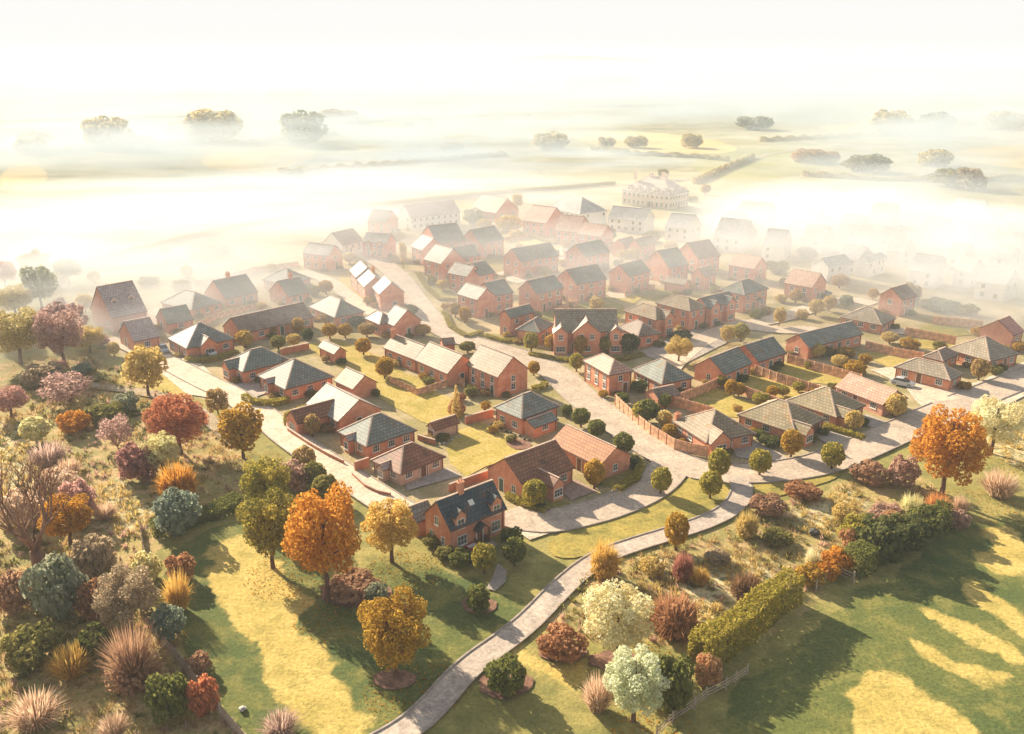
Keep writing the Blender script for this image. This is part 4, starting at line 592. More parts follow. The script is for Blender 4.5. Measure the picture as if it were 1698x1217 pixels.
LINES = [
 ('curved timber fence following the main road bend', 'panel', 1.9, [(18.45, 147.74), (20.56, 140.05), (22.65, 134.1), (25.59, 128.05), (27.76, 126.48), (30.23, 125.33)]),
 ('timber fence between teal hip bungalow and garden lawn', 'panel', 1.9, [(28.95, 147.48), (33.83, 151.82), (38.71, 156.67)]),
 ('timber fence behind tan-roofed bungalow with chimney', 'panel', 1.9, [(28.79, 146.89), (31.72, 144.17), (34.51, 141.61)]),
 ('timber fence dividing the two shaded garden lawns', 'panel', 1.9, [(40.34, 156.67), (43.0, 151.64), (47.13, 146.06)]),
 ('timber fence running down from twin teal gables', 'panel', 1.9, [(47.64, 164.02), (50.63, 159.54), (56.47, 152.54)]),
 ('long timber fence above pink-roofed bungalow garden', 'panel', 1.9, [(55.95, 170.91), (61.25, 164.54), (66.37, 158.57)]),
 ('hazy timber fence behind long slate bungalow', 'panel', 1.9, [(75.29, 179.89), (79.44, 175.37), (83.94, 171.98)]),
 ('hazy timber fence across east garden lawn', 'panel', 1.9, [(88.05, 190.22), (92.59, 186.3), (95.96, 183.27)]),
 ('faint timber fence nearest the mist', 'panel', 1.9, [(98.46, 199.4), (103.49, 197.67), (107.77, 195.13)]),
 ('low slatted fence round the small cottage garden', 'panel', 1.3, [(-23.43, 159.38), (-17.32, 152.29), (-12.19, 157.21)]),
 ('short timber fence beside cream cottage end', 'panel', 1.6, [(-10.97, 159.38), (-8.96, 156.72)]),
 ('brick garden wall between shed and teal hip house', 'wall', 1.5, [(-7.88, 138.48), (-3.28, 141.91)]),
 ('low brick wall below the garden shed', 'wall', 0.9, [(-15.24, 132.13), (-12.32, 130.15)]),
 ('low brick wall fronting the white-roofed bungalow gardens', 'wall', 0.7, [(-38.3, 139.32), (-37.08, 135.43), (-32.41, 129.82), (-28.89, 125.99), (-25.62, 122.85)]),
 ('tall brick wall between teal and rust bungalows', 'wall', 1.6, [(-23.48, 120.31), (-21.65, 121.93)]),
 ('low brick wall round rust bungalow front garden', 'wall', 0.6, [(-23.64, 118.96), (-21.09, 115.0), (-18.95, 113.11), (-17.12, 112.31)]),
 ('brick yard wall behind blue-black roofed cottage', 'wall', 1.3, [(-8.93, 113.54), (-6.12, 116.08), (-3.58, 118.12)]),
 ('brick boundary wall above barn lawn', 'wall', 1.4, [(-48.22, 176.04), (-43.31, 180.18)]),
 ('clipped oval hedge before the curved-hedge bungalow', 'hedge', 1.1, [(-48.58, 150.36), (-46.77, 148.03), (-43.84, 146.93), (-41.51, 147.52), (-40.17, 149.06)]),
 ('clipped hedge enclosing white-roofed bungalow corner', 'hedge', 1.0, [(-37.7, 137.8), (-38.53, 141.25), (-36.71, 144.04), (-35.67, 144.86)]),
 ('hazy clipped hedge before silvery hip bungalow', 'hedge', 1.0, [(-66.66, 172.01), (-63.27, 170.9), (-60.26, 172.56), (-57.51, 176.56)]),
 ('low hedge before triple-gabled house nearest street', 'hedge', 0.6, [(3.64, 175.92), (7.88, 173.07), (13.83, 171.4)]),
 ('low hedge around court corner', 'hedge', 0.6, [(18.54, 172.51), (23.16, 172.51), (27.38, 175.92)]),
 ('low hedge beside the narrow slate house', 'hedge', 0.6, [(-6.18, 189.54), (-1.88, 185.01), (2.12, 186.28)]),
 ('tall gold-topped clipped hedge above the dark field', 'hedgegold', 3.6, [(18.52, 74.94), (21.16, 76.51), (24.9, 80.15), (28.71, 84.07), (32.02, 87.11)]),
 ('dark unclipped hedge between scrub and east field', 'hedgedark', 2.6, [(40.19, 92.06), (43.93, 94.43), (48.17, 97.75), (52.93, 101.87), (57.44, 105.0)]),
 ('dark hedge along scrub meadow edge', 'hedgedark', 1.5, [(-46.79, 101.88), (-42.38, 104.59), (-37.44, 109.67)]),
 ('post and rail fence at corner of dark field', 'rail', 1.3, [(13.11, 65.01), (14.88, 67.03), (17.25, 68.89), (18.65, 70.26), (20.87, 71.67), (22.04, 72.54), (23.5, 73.73)]),
 ('post and rail fence at the scrub gap by orange bush', 'rail', 1.5, [(34.38, 89.29), (35.16, 88.56), (38.5, 92.06), (40.11, 90.28)]),
 ('wooden paling fence crossing the front meadow', 'paling', 1.6, [(-40.62, 83.06), (-37.35, 79.3), (-34.25, 75.81), (-30.53, 71.5), (-27.18, 67.71), (-23.63, 63.71)]),
 ('short wooden paling fence near white-gold bush', 'paling', 1.2, [(-48.64, 102.98), (-46.29, 97.82), (-44.91, 95.26)]),
 ('hazy hedgerow along the village north edge', 'hedge', 1.6, [(-129.85, 260.8), (-113.14, 300.42), (-87.17, 347.31), (-49.2, 384.71), (-13.56, 410.27), (14.64, 426.38), (51.5, 448.3)]),
 ('hedgerow bordering lane behind the manor', 'hedge', 2.5, [(91.11, 450.61), (119.18, 507.91), (154.06, 577.35)]),
 ('field hedgerow beyond the white mist', 'hedge', 2.5, [(54.42, 625.89), (83.15, 592.69), (115.64, 577.35), (133.67, 555.71)]),
 ('faint field hedgerow across the far meadows', 'hedge', 3, [(-314.97, 600.67), (-286.23, 625.89), (-255.05, 653.24), (-193.98, 683.02), (-145.71, 763.91)]),
 ('faint long hedgerow through western fields', 'hedge', 2.5, [(-128.52, 493.7), (-92.88, 516.83), (-54.51, 548.84), (-3.55, 592.69)]),
 ('garden hedge beside the faint peach hall', 'hedge', 1.2, [(-0.58, 312.38), (6.66, 305.85), (14.53, 293.53)]),
 ('timber fence along north-west gardens', 'panel', 1.5, [(-72.23, 194.34), (-70.2, 202.99), (-65.78, 209.15), (-62.84, 213.18)]),
 ('timber fence behind tall-chimney cottage', 'panel', 1.5, [(-86.15, 235.64), (-80.6, 243.77), (-74.03, 254.7)]),
 ('timber fence between central slate houses and green', 'panel', 1.5, [(12.98, 221.59), (16.58, 215.58), (10.62, 209.07)]),
 ('timber fence behind cream hip house', 'panel', 1.5, [(38.2, 231.67), (32.39, 233.6), (29.39, 224.26)]),
 ('timber fence among gardens behind long slate house', 'panel', 1.5, [(16.39, 284.88), (16.17, 261.58), (19.84, 254.59)]),
 ('timber fence beside hazy slate house', 'panel', 1.5, [(-2.33, 299.57), (6.66, 305.85), (15.72, 319.18)]),
 ('timber fence behind wide cream-gabled house', 'panel', 1.5, [(31.32, 282.1), (35.7, 276.7), (42.08, 271.48)]),
 ('low hedge round white bay window house garden', 'hedge', 0.7, [(-16.58, 209.15), (-14.01, 195.73), (-10.06, 188.28), (-6.7, 191.6)]),
 ('low hedge along pink gabled semi terraces', 'hedge', 0.7, [(-27.05, 250.22), (-23.05, 233.68), (-18.31, 220.79), (-14.3, 220.79)]),
 ('low hedge along tall cream house front', 'hedge', 0.7, [(3.79, 155.28), (5.82, 156.24), (6.22, 158.19)]),
 ('clipped hedge by shaded hip bungalow drive', 'hedge', 0.8, [(52.12, 137.02), (54.25, 134.82), (56.91, 131.98)]),
 ('low hedge round orange-roofed bungalow corner', 'hedge', 0.8, [(14.83, 113.54), (18.11, 117.24), (19.34, 121.45), (18.81, 124.62)]),
 ('low hedge at long bungalow front garden', 'hedge', 0.7, [(-0.66, 112.18), (1.81, 109.26), (4.69, 107.47)]),
 ('timber fence behind grey-white hip bungalow', 'panel', 1.4, [(-75.8, 245.89), (-73.23, 254.7), (-64.15, 261.69)]),
 ('garden fence below long brown barn', 'panel', 1.4, [(-65.38, 182.01), (-59.75, 185.77), (-51.9, 191.0)]),
 ('faint hedgerow below distant knoll', 'hedge', 3, [(39.27, 1177.2), (122.42, 1240.49), (209.02, 1274.71), (300.27, 1349.06)]),
 ('faint hedgerow across north western fields', 'hedge', 3, [(-507.29, 908.99), (-457.89, 956.55), (-385.76, 998.25), (-307.18, 1043.68)]),
 ('faint hedgerow beside yellow eastern field', 'hedge', 3, [(190.04, 698.91), (268.97, 738.96), (364.48, 777.01), (466.4, 834.11)]),
 ('faint hedgerow in central far mist', 'hedge', 3, [(-171.02, 900.03), (-106.15, 956.55), (-39.48, 1020.47), (21.21, 1043.68)]),
 ('faint hedgerow behind ghost houses', 'hedge', 2.5, [(155.57, 482.86), (186.51, 462.51), (224.59, 457.68), (266.17, 467.44)])]
AREAS = [
 ('village_ground', 'earth', 1, [(-93.69, 188.41), (-106.96, 300.42), (-50.3, 373.04), (14.24, 414.19), (62.17, 365.11), (141.65, 239.42), (108.5, 157.41), (72.97, 139.6), (53.38, 122.87), (33.06, 116.73), (18.63, 111.09), (2.45, 102.66), (-11.46, 99.59), (-25.05, 114.79), (-44.03, 139.6), (-57.09, 151.04), (-70.98, 164.26)]),
 ('lawn', 'lawn_sun', 3, [(-44.93, 183.09), (-38.48, 187.05), (-25.97, 173.22), (-17.0, 157.41), (-9.11, 148.63), (-8.25, 142.31), (-10.46, 136.46), (-15.29, 139.6), (-22.66, 148.63), (-30.98, 162.5)]),
 ('lawn', 'lawn_sun', 3, [(-10.36, 128.62), (-9.08, 135.8), (-5.06, 139.66), (-1.96, 135.06), (1.54, 131.42), (4.34, 128.62), (-1.27, 123.98), (-3.96, 122.08), (-6.75, 118.42), (-9.45, 123.34)]),
 ('lawn', 'lawn', 3, [(4.59, 204.42), (10.84, 213.92), (14.72, 220.71), (24.06, 225.16), (28.35, 215.58), (26.56, 205.95), (23.94, 202.92), (12.87, 204.12), (8.62, 201.43)]),
 ('lawn', 'lawn_sun', 4, [(25.87, 225.16), (31.21, 227.91), (33.79, 223.36), (30.09, 215.58), (28.21, 218.12)]),
 ('lawn', 'lawn', 3, [(31.31, 225.16), (38.02, 233.6), (41.3, 233.6), (46.69, 229.78), (36.71, 218.98), (33.61, 222.12)]),
 ('lawn', 'lawn_sun', 3, [(32.28, 151.2), (38.16, 156.39), (41.1, 151.64), (44.17, 146.48), (38.7, 141.61), (34.68, 142.4)]),
 ('lawn', 'lawn_sun', 3, [(42.89, 160.52), (47.6, 164.54), (51.35, 158.57), (54.36, 153.44), (50.1, 149.89), (46.18, 151.64)]),
 ('lawn', 'lawn_sun', 3, [(51.3, 165.57), (55.94, 171.46), (61.25, 164.54), (65.88, 158.57), (63.06, 157.14), (57.11, 159.06)]),
 ('lawn', 'lawn_sun', 3, [(72.15, 176.76), (77.94, 178.17), (82.89, 171.31), (75.79, 167.42), (74.06, 172.65)]),
 ('lawn', 'lawn_sun', 3, [(87.68, 185.54), (92.82, 187.85), (95.83, 182.52), (91.79, 179.6), (87.68, 180.32)]),
 ('lawn', 'lawn', 3, [(97.11, 198.53), (104.12, 195.97), (103.21, 190.22), (95.95, 188.64), (91.54, 193.47)]),
 ('lawn', 'lawn_sun', 3, [(-22.16, 160.18), (-20.91, 164.3), (-14.5, 158.68), (-17.44, 154.15)]),
 ('lawn', 'lawn', 3, [(4.01, 109.0), (5.6, 111.64), (8.48, 109.78), (7.15, 107.98), (4.68, 106.97), (3.03, 109.0)]),
 ('lawn', 'lawn', 3, [(12.37, 117.24), (14.97, 119.62), (18.67, 121.45), (18.74, 119.01), (14.89, 114.1)]),
 ('lawn', 'lawn_sun', 3, [(-73.83, 171.66), (-77.47, 157.41), (-64.79, 151.04), (-56.5, 152.59), (-62.64, 157.41)]),
 ('lawn', 'lawn', 3, [(-26.12, 245.89), (-23.55, 250.22), (-16.95, 233.68), (-13.96, 222.55), (-16.98, 220.79), (-20.85, 229.86)]),
 ('lawn', 'lawn_sun', 3, [(-49.24, 245.89), (-47.82, 254.7), (-40.26, 229.86), (-35.43, 219.06), (-38.96, 219.06), (-44.42, 229.86)]),
 ('lawn', 'lawn_sun', 3, [(-82.96, 198.58), (-74.26, 209.15), (-66.41, 219.06), (-63.51, 215.66), (-68.6, 204.49), (-72.7, 195.73)]),
 ('lawn', 'lawn_sun', 3, [(-95.07, 250.22), (-86.08, 261.69), (-78.7, 269.06), (-80.07, 250.22), (-87.22, 241.69)]),
 ('lawn', 'lawn_sun', 3, [(-1.83, 315.74), (6.94, 319.18), (14.53, 293.53), (18.99, 290.59), (15.95, 276.7), (2.37, 296.52)]),
 ('lawn', 'lawn', 3, [(-9.3, 276.7), (-3.29, 279.38), (-2.49, 252.34), (-6.12, 256.88)]),
 ('paved_yard', 'paving', 5, [(-15.67, 116.67), (-9.81, 121.51), (-7.44, 118.79), (-14.98, 113.91)]),
 ('driveway', 'drive_pink', 5, [(6.4, 115.22), (9.25, 117.53), (12.06, 113.82), (8.3, 110.84)]),
 ('driveway', 'paving', 5, [(48.87, 134.1), (52.69, 136.13), (56.46, 131.15), (51.72, 127.59)]),
 ('driveway', 'paving', 5, [(34.99, 129.58), (38.83, 131.64), (41.84, 126.93), (42.58, 124.38), (39.12, 123.44), (34.8, 125.33)]),
 ('driveway', 'paving', 5, [(58.19, 141.6), (61.63, 142.79), (64.83, 137.75), (61.04, 134.45)]),
 ('driveway', 'road_pale', 5, [(75.1, 155.26), (77.94, 154.34), (88.65, 159.05), (104.54, 171.45), (93.71, 151.63), (77.31, 138.51), (73.79, 138.51), (72.68, 148.15), (74.41, 159.05)]),
 ('driveway', 'paving', 5, [(-54.21, 157.66), (-48.95, 160.07), (-45.24, 153.48), (-48.15, 149.06), (-51.38, 152.58)]),
 ('driveway', 'road_pale', 5, [(-76.13, 177.62), (-63.97, 171.66), (-54.65, 157.41), (-53.6, 150.43), (-59.83, 152.59), (-70.24, 166.06), (-78.85, 179.69)]),
 ('driveway', 'paving', 5, [(26.71, 177.67), (33.01, 185.01), (40.45, 194.28), (46.99, 194.28), (47.42, 185.01), (34.77, 169.76), (29.84, 171.96)]),
 ('driveway', 'road_pale', 5, [(24.69, 226.99), (27.7, 233.6), (31.67, 227.91), (29.18, 222.47), (25.68, 223.36)]),
 ('driveway', 'road_pale', 5, [(-4.72, 250.12), (-2.51, 254.59), (3.9, 241.6), (1.46, 238.54), (-2.41, 243.68)]),
 ('driveway', 'road_pale', 5, [(14.13, 284.88), (18.01, 293.53), (18.14, 276.7), (21.03, 256.88), (16.79, 254.59), (14.59, 271.48)]),
 ('driveway', 'road_pale', 5, [(-89.71, 210.74), (-87.51, 214.0), (-80.56, 194.34), (-83.62, 197.15)]),
 ('driveway', 'road_pale', 5, [(85.28, 196.82), (91.89, 194.3), (89.21, 190.22), (83.79, 191.84)]),
 ('driveway', 'road_pale', 5, [(-0.7, 106.92), (-0.09, 108.2), (3.8, 103.83), (5.83, 102.34), (2.24, 100.02), (0.8, 102.04), (-0.38, 103.83)]),
 ('verge_lawn', 'verge', 3, [(14.12, 108.44), (18.18, 112.02), (22.52, 116.08), (27.61, 118.93), (33.01, 118.93), (32.52, 115.81), (29.91, 110.98), (26.75, 107.46), (23.47, 105.06), (15.48, 100.51), (6.23, 94.29), (3.42, 99.64)]),
 ('verge_lawn', 'verge', 3, [(34.05, 112.02), (35.58, 118.93), (41.82, 117.49), (46.47, 119.23), (49.83, 122.21), (48.38, 118.07), (42.22, 114.7), (36.35, 111.5)]),
 ('field', 'pasture', 1, [(-42.99, 99.59), (-34.73, 105.9), (-25.87, 95.26), (-19.75, 86.27), (-9.68, 74.67), (-8.64, 70.2), (-12.75, 59.66), (-21.97, 59.66), (-30.39, 71.06), (-42.84, 91.23)]),
 ('field', 'lawn_dark', 2, [(-20.91, 92.54), (-11.04, 95.26), (-6.44, 92.54), (2.12, 86.27), (1.37, 81.74), (-5.31, 72.83), (-8.97, 67.71), (-12.85, 75.62)]),
 ('field', 'pasture', 1, [(16.23, 63.86), (24.17, 73.74), (37.65, 86.27), (52.37, 99.59), (63.26, 107.58), (75.01, 102.66), (58.95, 59.66), (14.9, 59.66)]),
 ('painted_sun_strip', 'painted_sun', 2, [(-39.59, 95.96), (-38.14, 98.84), (-34.97, 101.11), (-29.57, 95.26), (-25.09, 88.69), (-23.08, 82.83), (-19.0, 75.62), (-14.31, 69.35), (-11.68, 66.91), (-13.97, 63.86), (-17.9, 64.6), (-24.41, 72.83), (-29.06, 80.66), (-34.68, 88.08)]),
 ('painted_sun_strip', 'painted_sun', 2, [(51.83, 89.78), (54.01, 90.28), (55.39, 85.5), (55.67, 81.96), (53.97, 76.32), (53.16, 80.28), (52.81, 84.59)]),
 ('painted_sun_strip', 'painted_sun', 2, [(45.16, 84.59), (47.01, 84.59), (49.78, 81.12), (53.0, 77.08), (52.72, 74.08), (49.5, 77.08), (46.59, 80.28), (45.18, 82.83)]),
 ('painted_sun_strip', 'painted_sun', 2, [(40.61, 79.87), (42.7, 79.46), (44.92, 76.7), (47.5, 74.08), (49.98, 71.26), (46.71, 71.6), (43.23, 74.08), (41.02, 77.86)]),
 ('painted_sun_strip', 'painted_sun', 2, [(31.12, 70.58), (34.69, 74.08), (37.39, 73.72), (39.65, 70.25), (42.48, 67.65), (44.51, 65.19), (32.14, 63.73), (31.32, 67.33)]),
 ('painted_sun_strip', 'painted_sun', 2, [(59.67, 103.11), (64.07, 105.65), (66.21, 101.27), (62.36, 91.29), (57.27, 92.31), (56.14, 98.9), (60.94, 97.18)]),
 ('painted_sun_strip', 'painted_sun', 2, [(-2.53, 81.96), (-1.55, 82.16), (1.36, 78.78), (4.74, 74.73), (7.83, 76.17), (8.54, 73.68), (6.49, 70.35), (4.11, 71.0), (2.22, 74.38), (-0.54, 78.4)]),
 ('meadow', 'scrub', 1, [(-131.09, 157.41), (-104.65, 171.66), (-86.67, 175.59), (-55.11, 145.12), (-37.38, 118.71), (-38.48, 107.58), (-44.88, 102.66), (-47.22, 99.59), (-41.16, 85.1), (-24.71, 65.59), (-21.46, 59.66), (-58.85, 59.66)]),
 ('meadow', 'scrub_pale', 2, [(-60.59, 114.79), (-57.89, 118.71), (-49.97, 107.58), (-46.27, 104.26), (-47.82, 101.11), (-53.56, 102.66)]),
 ('meadow', 'scrub_pale', 2, [(-97.4, 139.6), (-84.45, 142.31), (-69.49, 118.71), (-63.22, 116.73), (-71.57, 111.09), (-78.92, 109.31)]),
 ('meadow', 'scrub', 1, [(3.27, 79.61), (7.22, 91.23), (15.08, 96.66), (25.78, 101.11), (33.72, 107.58), (50.94, 118.71), (62.51, 116.73), (57.56, 105.9), (37.98, 91.23), (21.58, 75.62), (14.8, 79.61)]),
 ('meadow', 'scrub_pale', 2, [(14.38, 91.23), (20.58, 93.88), (24.98, 97.38), (31.75, 94.56), (30.11, 91.23), (20.35, 81.74), (14.8, 79.61), (14.42, 86.27)]),
 ('meadow', 'scrub_pale', 2, [(38.9, 108.44), (48.1, 115.75), (49.82, 111.09), (43.46, 102.66), (37.22, 100.34)]),
 ('meadow', 'scrub_pale', 2, [(77.08, 139.6), (108.5, 157.41), (98.03, 125.04), (74.82, 116.73)]),
 ('mulch_bed', 'mulch', 4, [(-9.51, 73.01), (-9.58, 72.43), (-10.07, 71.93), (-10.63, 71.61), (-11.47, 71.5), (-12.36, 71.61), (-12.9, 71.93), (-13.76, 72.43), (-13.58, 73.01), (-13.97, 73.61), (-13.16, 74.11), (-12.78, 74.46), (-11.86, 74.58), (-10.91, 74.46), (-10.43, 74.11), (-9.53, 73.61)]),
 ('mulch_bed', 'mulch', 4, [(2.08, 72.29), (1.89, 71.41), (1.19, 70.68), (0.43, 70.2), (-0.64, 70.03), (-1.74, 70.2), (-2.37, 70.68), (-3.4, 71.41), (-3.09, 72.29), (-3.5, 73.19), (-2.4, 73.96), (-1.87, 74.49), (-0.67, 74.67), (0.52, 74.49), (1.08, 73.96), (2.15, 73.19)]),
 ('mulch_bed', 'mulch', 4, [(-1.63, 85.68), (-1.74, 84.97), (-2.25, 84.37), (-2.8, 83.98), (-3.61, 83.84), (-4.44, 83.98), (-4.92, 84.37), (-5.7, 84.97), (-5.49, 85.68), (-5.81, 86.4), (-5.0, 87.02), (-4.62, 87.44), (-3.74, 87.59), (-2.85, 87.44), (-2.42, 87.02), (-1.6, 86.4)]),
 ('mulch_bed', 'mulch', 4, [(7.7, 77.38), (7.5, 76.7), (6.82, 76.13), (6.1, 75.75), (5.1, 75.62), (4.09, 75.75), (3.54, 76.13), (2.63, 76.7), (2.96, 77.38), (2.64, 78.07), (3.68, 78.66), (4.19, 79.06), (5.29, 79.2), (6.37, 79.06), (6.86, 78.66), (7.8, 78.07)]),
 ('mulch_bed', 'mulch', 4, [(13.46, 76.01), (13.2, 75.42), (12.42, 74.93), (11.59, 74.6), (10.45, 74.48), (9.31, 74.6), (8.69, 74.93), (7.68, 75.42), (8.09, 76.01), (7.74, 76.6), (8.95, 77.11), (9.54, 77.46), (10.79, 77.58), (12.01, 77.46), (12.55, 77.11), (13.59, 76.6)]),
 ('mulch_bed', 'mulch', 4, [(-13.83, 88.08), (-13.94, 86.96), (-14.86, 86.04), (-15.92, 85.43), (-17.52, 85.22), (-19.24, 85.43), (-20.29, 86.04), (-22.01, 86.96), (-21.72, 88.08), (-22.53, 89.21), (-21.0, 90.19), (-20.3, 90.86), (-18.5, 91.1), (-16.64, 90.86), (-15.68, 90.19), (-13.9, 89.21)]),
 ('mulch_bed', 'mulch', 4, [(-1.63, 131.42), (0.4, 133.21), (3.96, 130.01), (0.94, 127.13)]),
 ('paved_path', 'paving', 5, [(-2.97, 88.95), (-2.24, 91.83), (-1.74, 94.35), (-0.62, 92.83), (-0.74, 90.37), (-1.91, 88.49)]),
 ('field', 'field_yellow', 1, [(-208.54, 604.73), (-182.25, 672.8), (-128.37, 625.89), (-125.99, 510.85), (-170.93, 502.13)]),
 ('field', 'field_yellow', 1, [(-293.14, 516.83), (-292.15, 555.71), (-235.55, 462.51), (-233.89, 408.34)]),
 ('field', 'field_yellow', 1, [(-294.37, 634.76), (-275.37, 683.02), (-239.99, 592.69), (-271.52, 592.69)]),
 ('field', 'field_yellow', 1, [(41.52, 777.01), (108.48, 819.09), (159.05, 727.07), (162.43, 625.89), (118.62, 592.69), (64.48, 643.87)]),
 ('field', 'field_yellow', 1, [(-58.92, 1009.24), (-6.3, 1067.95), (11.43, 826.53), (-32.12, 826.53)]),
 ('field', 'field_green', 1, [(105.97, 566.33), (200.97, 672.8), (211.69, 577.35), (139.96, 462.51), (102.72, 462.51)]),
 ('field', 'field_yellow', 1, [(295.37, 625.89), (416.62, 698.91), (310.86, 488.22), (274.77, 548.84)]),
 ('field', 'field_yellow', 1, [(-378.31, 672.8), (-325.39, 693.54), (-311.28, 643.87), (-341.14, 604.73)]),
 ('field', 'field_green', 1, [(-172.68, 908.99), (-58.29, 998.25), (-44.51, 757.52), (-128.78, 672.8)]),
 ('field', 'field_yellow', 1, [(293.38, 908.99), (594.1, 1067.95), (517.8, 826.53), (275.55, 757.52)]),
 ('field', 'field_green', 1, [(89.08, 1501.99), (216.94, 1578.52), (175.71, 1274.71), (71.88, 1208.03)])]
STRIPS = [
 ('road', 'asphalt', 6, 6.6, 1, [(-60.57, 305.9), (-45.44, 275.6), (-34.23, 254.34), (-24.4, 218.65), (-17.8, 197.93), (-11.88, 187.5), (-5.72, 182.23), (2.63, 174.79), (9.01, 164.26), (12.1, 152.59), (16.23, 141.76), (20.62, 131.97), (24.27, 124.6), (28.39, 119.73), (35.03, 119.32), (41.67, 120.55), (47.41, 122.87), (54.25, 127.74), (65.5, 136.46), (78.3, 146.56), (99.07, 161.45), (119.62, 175.59)]),
 ('crescent_road', 'asphalt', 7, 6.0, 1, [(24.51, 123.3), (22.05, 117.71), (18.46, 112.92), (13.33, 108.79), (8.6, 106.23), (4.49, 104.59), (1.05, 105.57), (-0.74, 107.58)]),
 ('footpath', 'path', 7, 3.0, 1, [(33.18, 118.31), (33.05, 113.85), (30.23, 108.44), (25.72, 104.59), (20.4, 101.57), (15.36, 98.84), (11.29, 96.24), (8.2, 92.8), (5.07, 88.08), (2.05, 82.83), (-0.7, 79.2), (-3.64, 75.91), (-5.61, 72.83), (-7.0, 69.94), (-8.89, 66.91), (-11.35, 64.45), (-15.18, 61.7)]),
 ('west_road', 'road_pale', 6, 5.4, 1, [(-88.33, 188.41), (-78.52, 178.85), (-68.83, 169.76), (-59.53, 160.08), (-51.5, 152.59), (-42.55, 141.76), (-36.9, 133.44), (-30.64, 125.71), (-24.71, 118.71), (-19.35, 112.55), (-15.1, 107.58)]),
 ('north_lane', 'road_pale', 6, 4.5, 0, [(-61.58, 254.34), (-51.42, 243.0), (-41.03, 221.68), (-34.37, 208.37), (-30.33, 205.67), (-21.12, 200.45)]),
 ('court_street', 'road_pale', 6, 5.5, 0, [(26.35, 157.41), (35.71, 177.62), (44.86, 190.71), (53.4, 197.93), (61.8, 193.07), (69.43, 195.47), (72.27, 183.96)]),
 ('court_street', 'road_pale', 5, 5.5, 0, [(48.04, 205.67), (53.4, 197.93), (63.26, 203.03), (75.39, 213.97), (86.08, 222.91), (91.56, 216.87)]),
 ('east_lane', 'road_pale', 7, 5, 0, [(73.54, 167.15), (76.55, 157.41), (79.15, 149.52)]),
 ('farm_track', 'track', 2, 3, 0, [(-80.89, 157.41), (-73.36, 155.77), (-61.27, 150.43), (-53.13, 142.31), (-43.19, 129.59)]),
 ('farm_track', 'track', 2, 4, 0, [(-153.33, 231.22), (-129.09, 259.16), (-112.38, 298.28), (-86.51, 344.5), (-48.78, 381.31), (-13.44, 406.43), (14.51, 422.24), (51.0, 443.74), (93.41, 462.51), (154.06, 577.35), (206.82, 648.52)])]
ROCKS = [(-3.26, 138.27, 0.5, 'pale stone in border along dark-teal hip house', 'stones along the dark-teal hip house'), (-2.47, 136.92, 0.5, 'pale stone in border along dark-teal hip house', 'stones along the dark-teal hip house'), (-1.71, 136.61, 0.5, 'pale stone in border along dark-teal hip house', 'stones along the dark-teal hip house'), (-0.95, 135.29, 0.5, 'pale stone in border along dark-teal hip house', 'stones along the dark-teal hip house'), (-0.2, 134.98, 0.5, 'pale stone in border along dark-teal hip house', 'stones along the dark-teal hip house'), (0.54, 133.69, 0.5, 'pale stone in border along dark-teal hip house', 'stones along the dark-teal hip house'), (1.28, 133.39, 0.5, 'pale stone in border along dark-teal hip house', 'stones along the dark-teal hip house'), (2.01, 132.12, 0.5, 'pale stone in border along dark-teal hip house', 'stones along the dark-teal hip house'), (2.73, 131.83, 0.5, 'pale stone in border along dark-teal hip house', 'stones along the dark-teal hip house'), (-11.5, 130.3, 0.4, 'pale stone in row below the garden shed', 'stones below the garden shed'), (-10.89, 130.49, 0.4, 'pale stone in row below the garden shed', 'stones below the garden shed'), (-10.34, 131.63, 0.4, 'pale stone in row below the garden shed', 'stones below the garden shed'), (-9.71, 131.83, 0.4, 'pale stone in row below the garden shed', 'stones below the garden shed'), (-9.15, 133.0, 0.4, 'pale stone in row below the garden shed', 'stones below the garden shed'), (-8.52, 133.19, 0.4, 'pale stone in row below the garden shed', 'stones below the garden shed'), (39.14, 101.73, 1.3, 'dark angular boulder in scrub meadow', None), (-25.43, 68.69, 0.7, 'small pale boulder in front meadow', None), (-6.06, 96.38, 0.9, 'grey stone before the cottage window', None)]
PLANTER = (-5.0, 97.82)
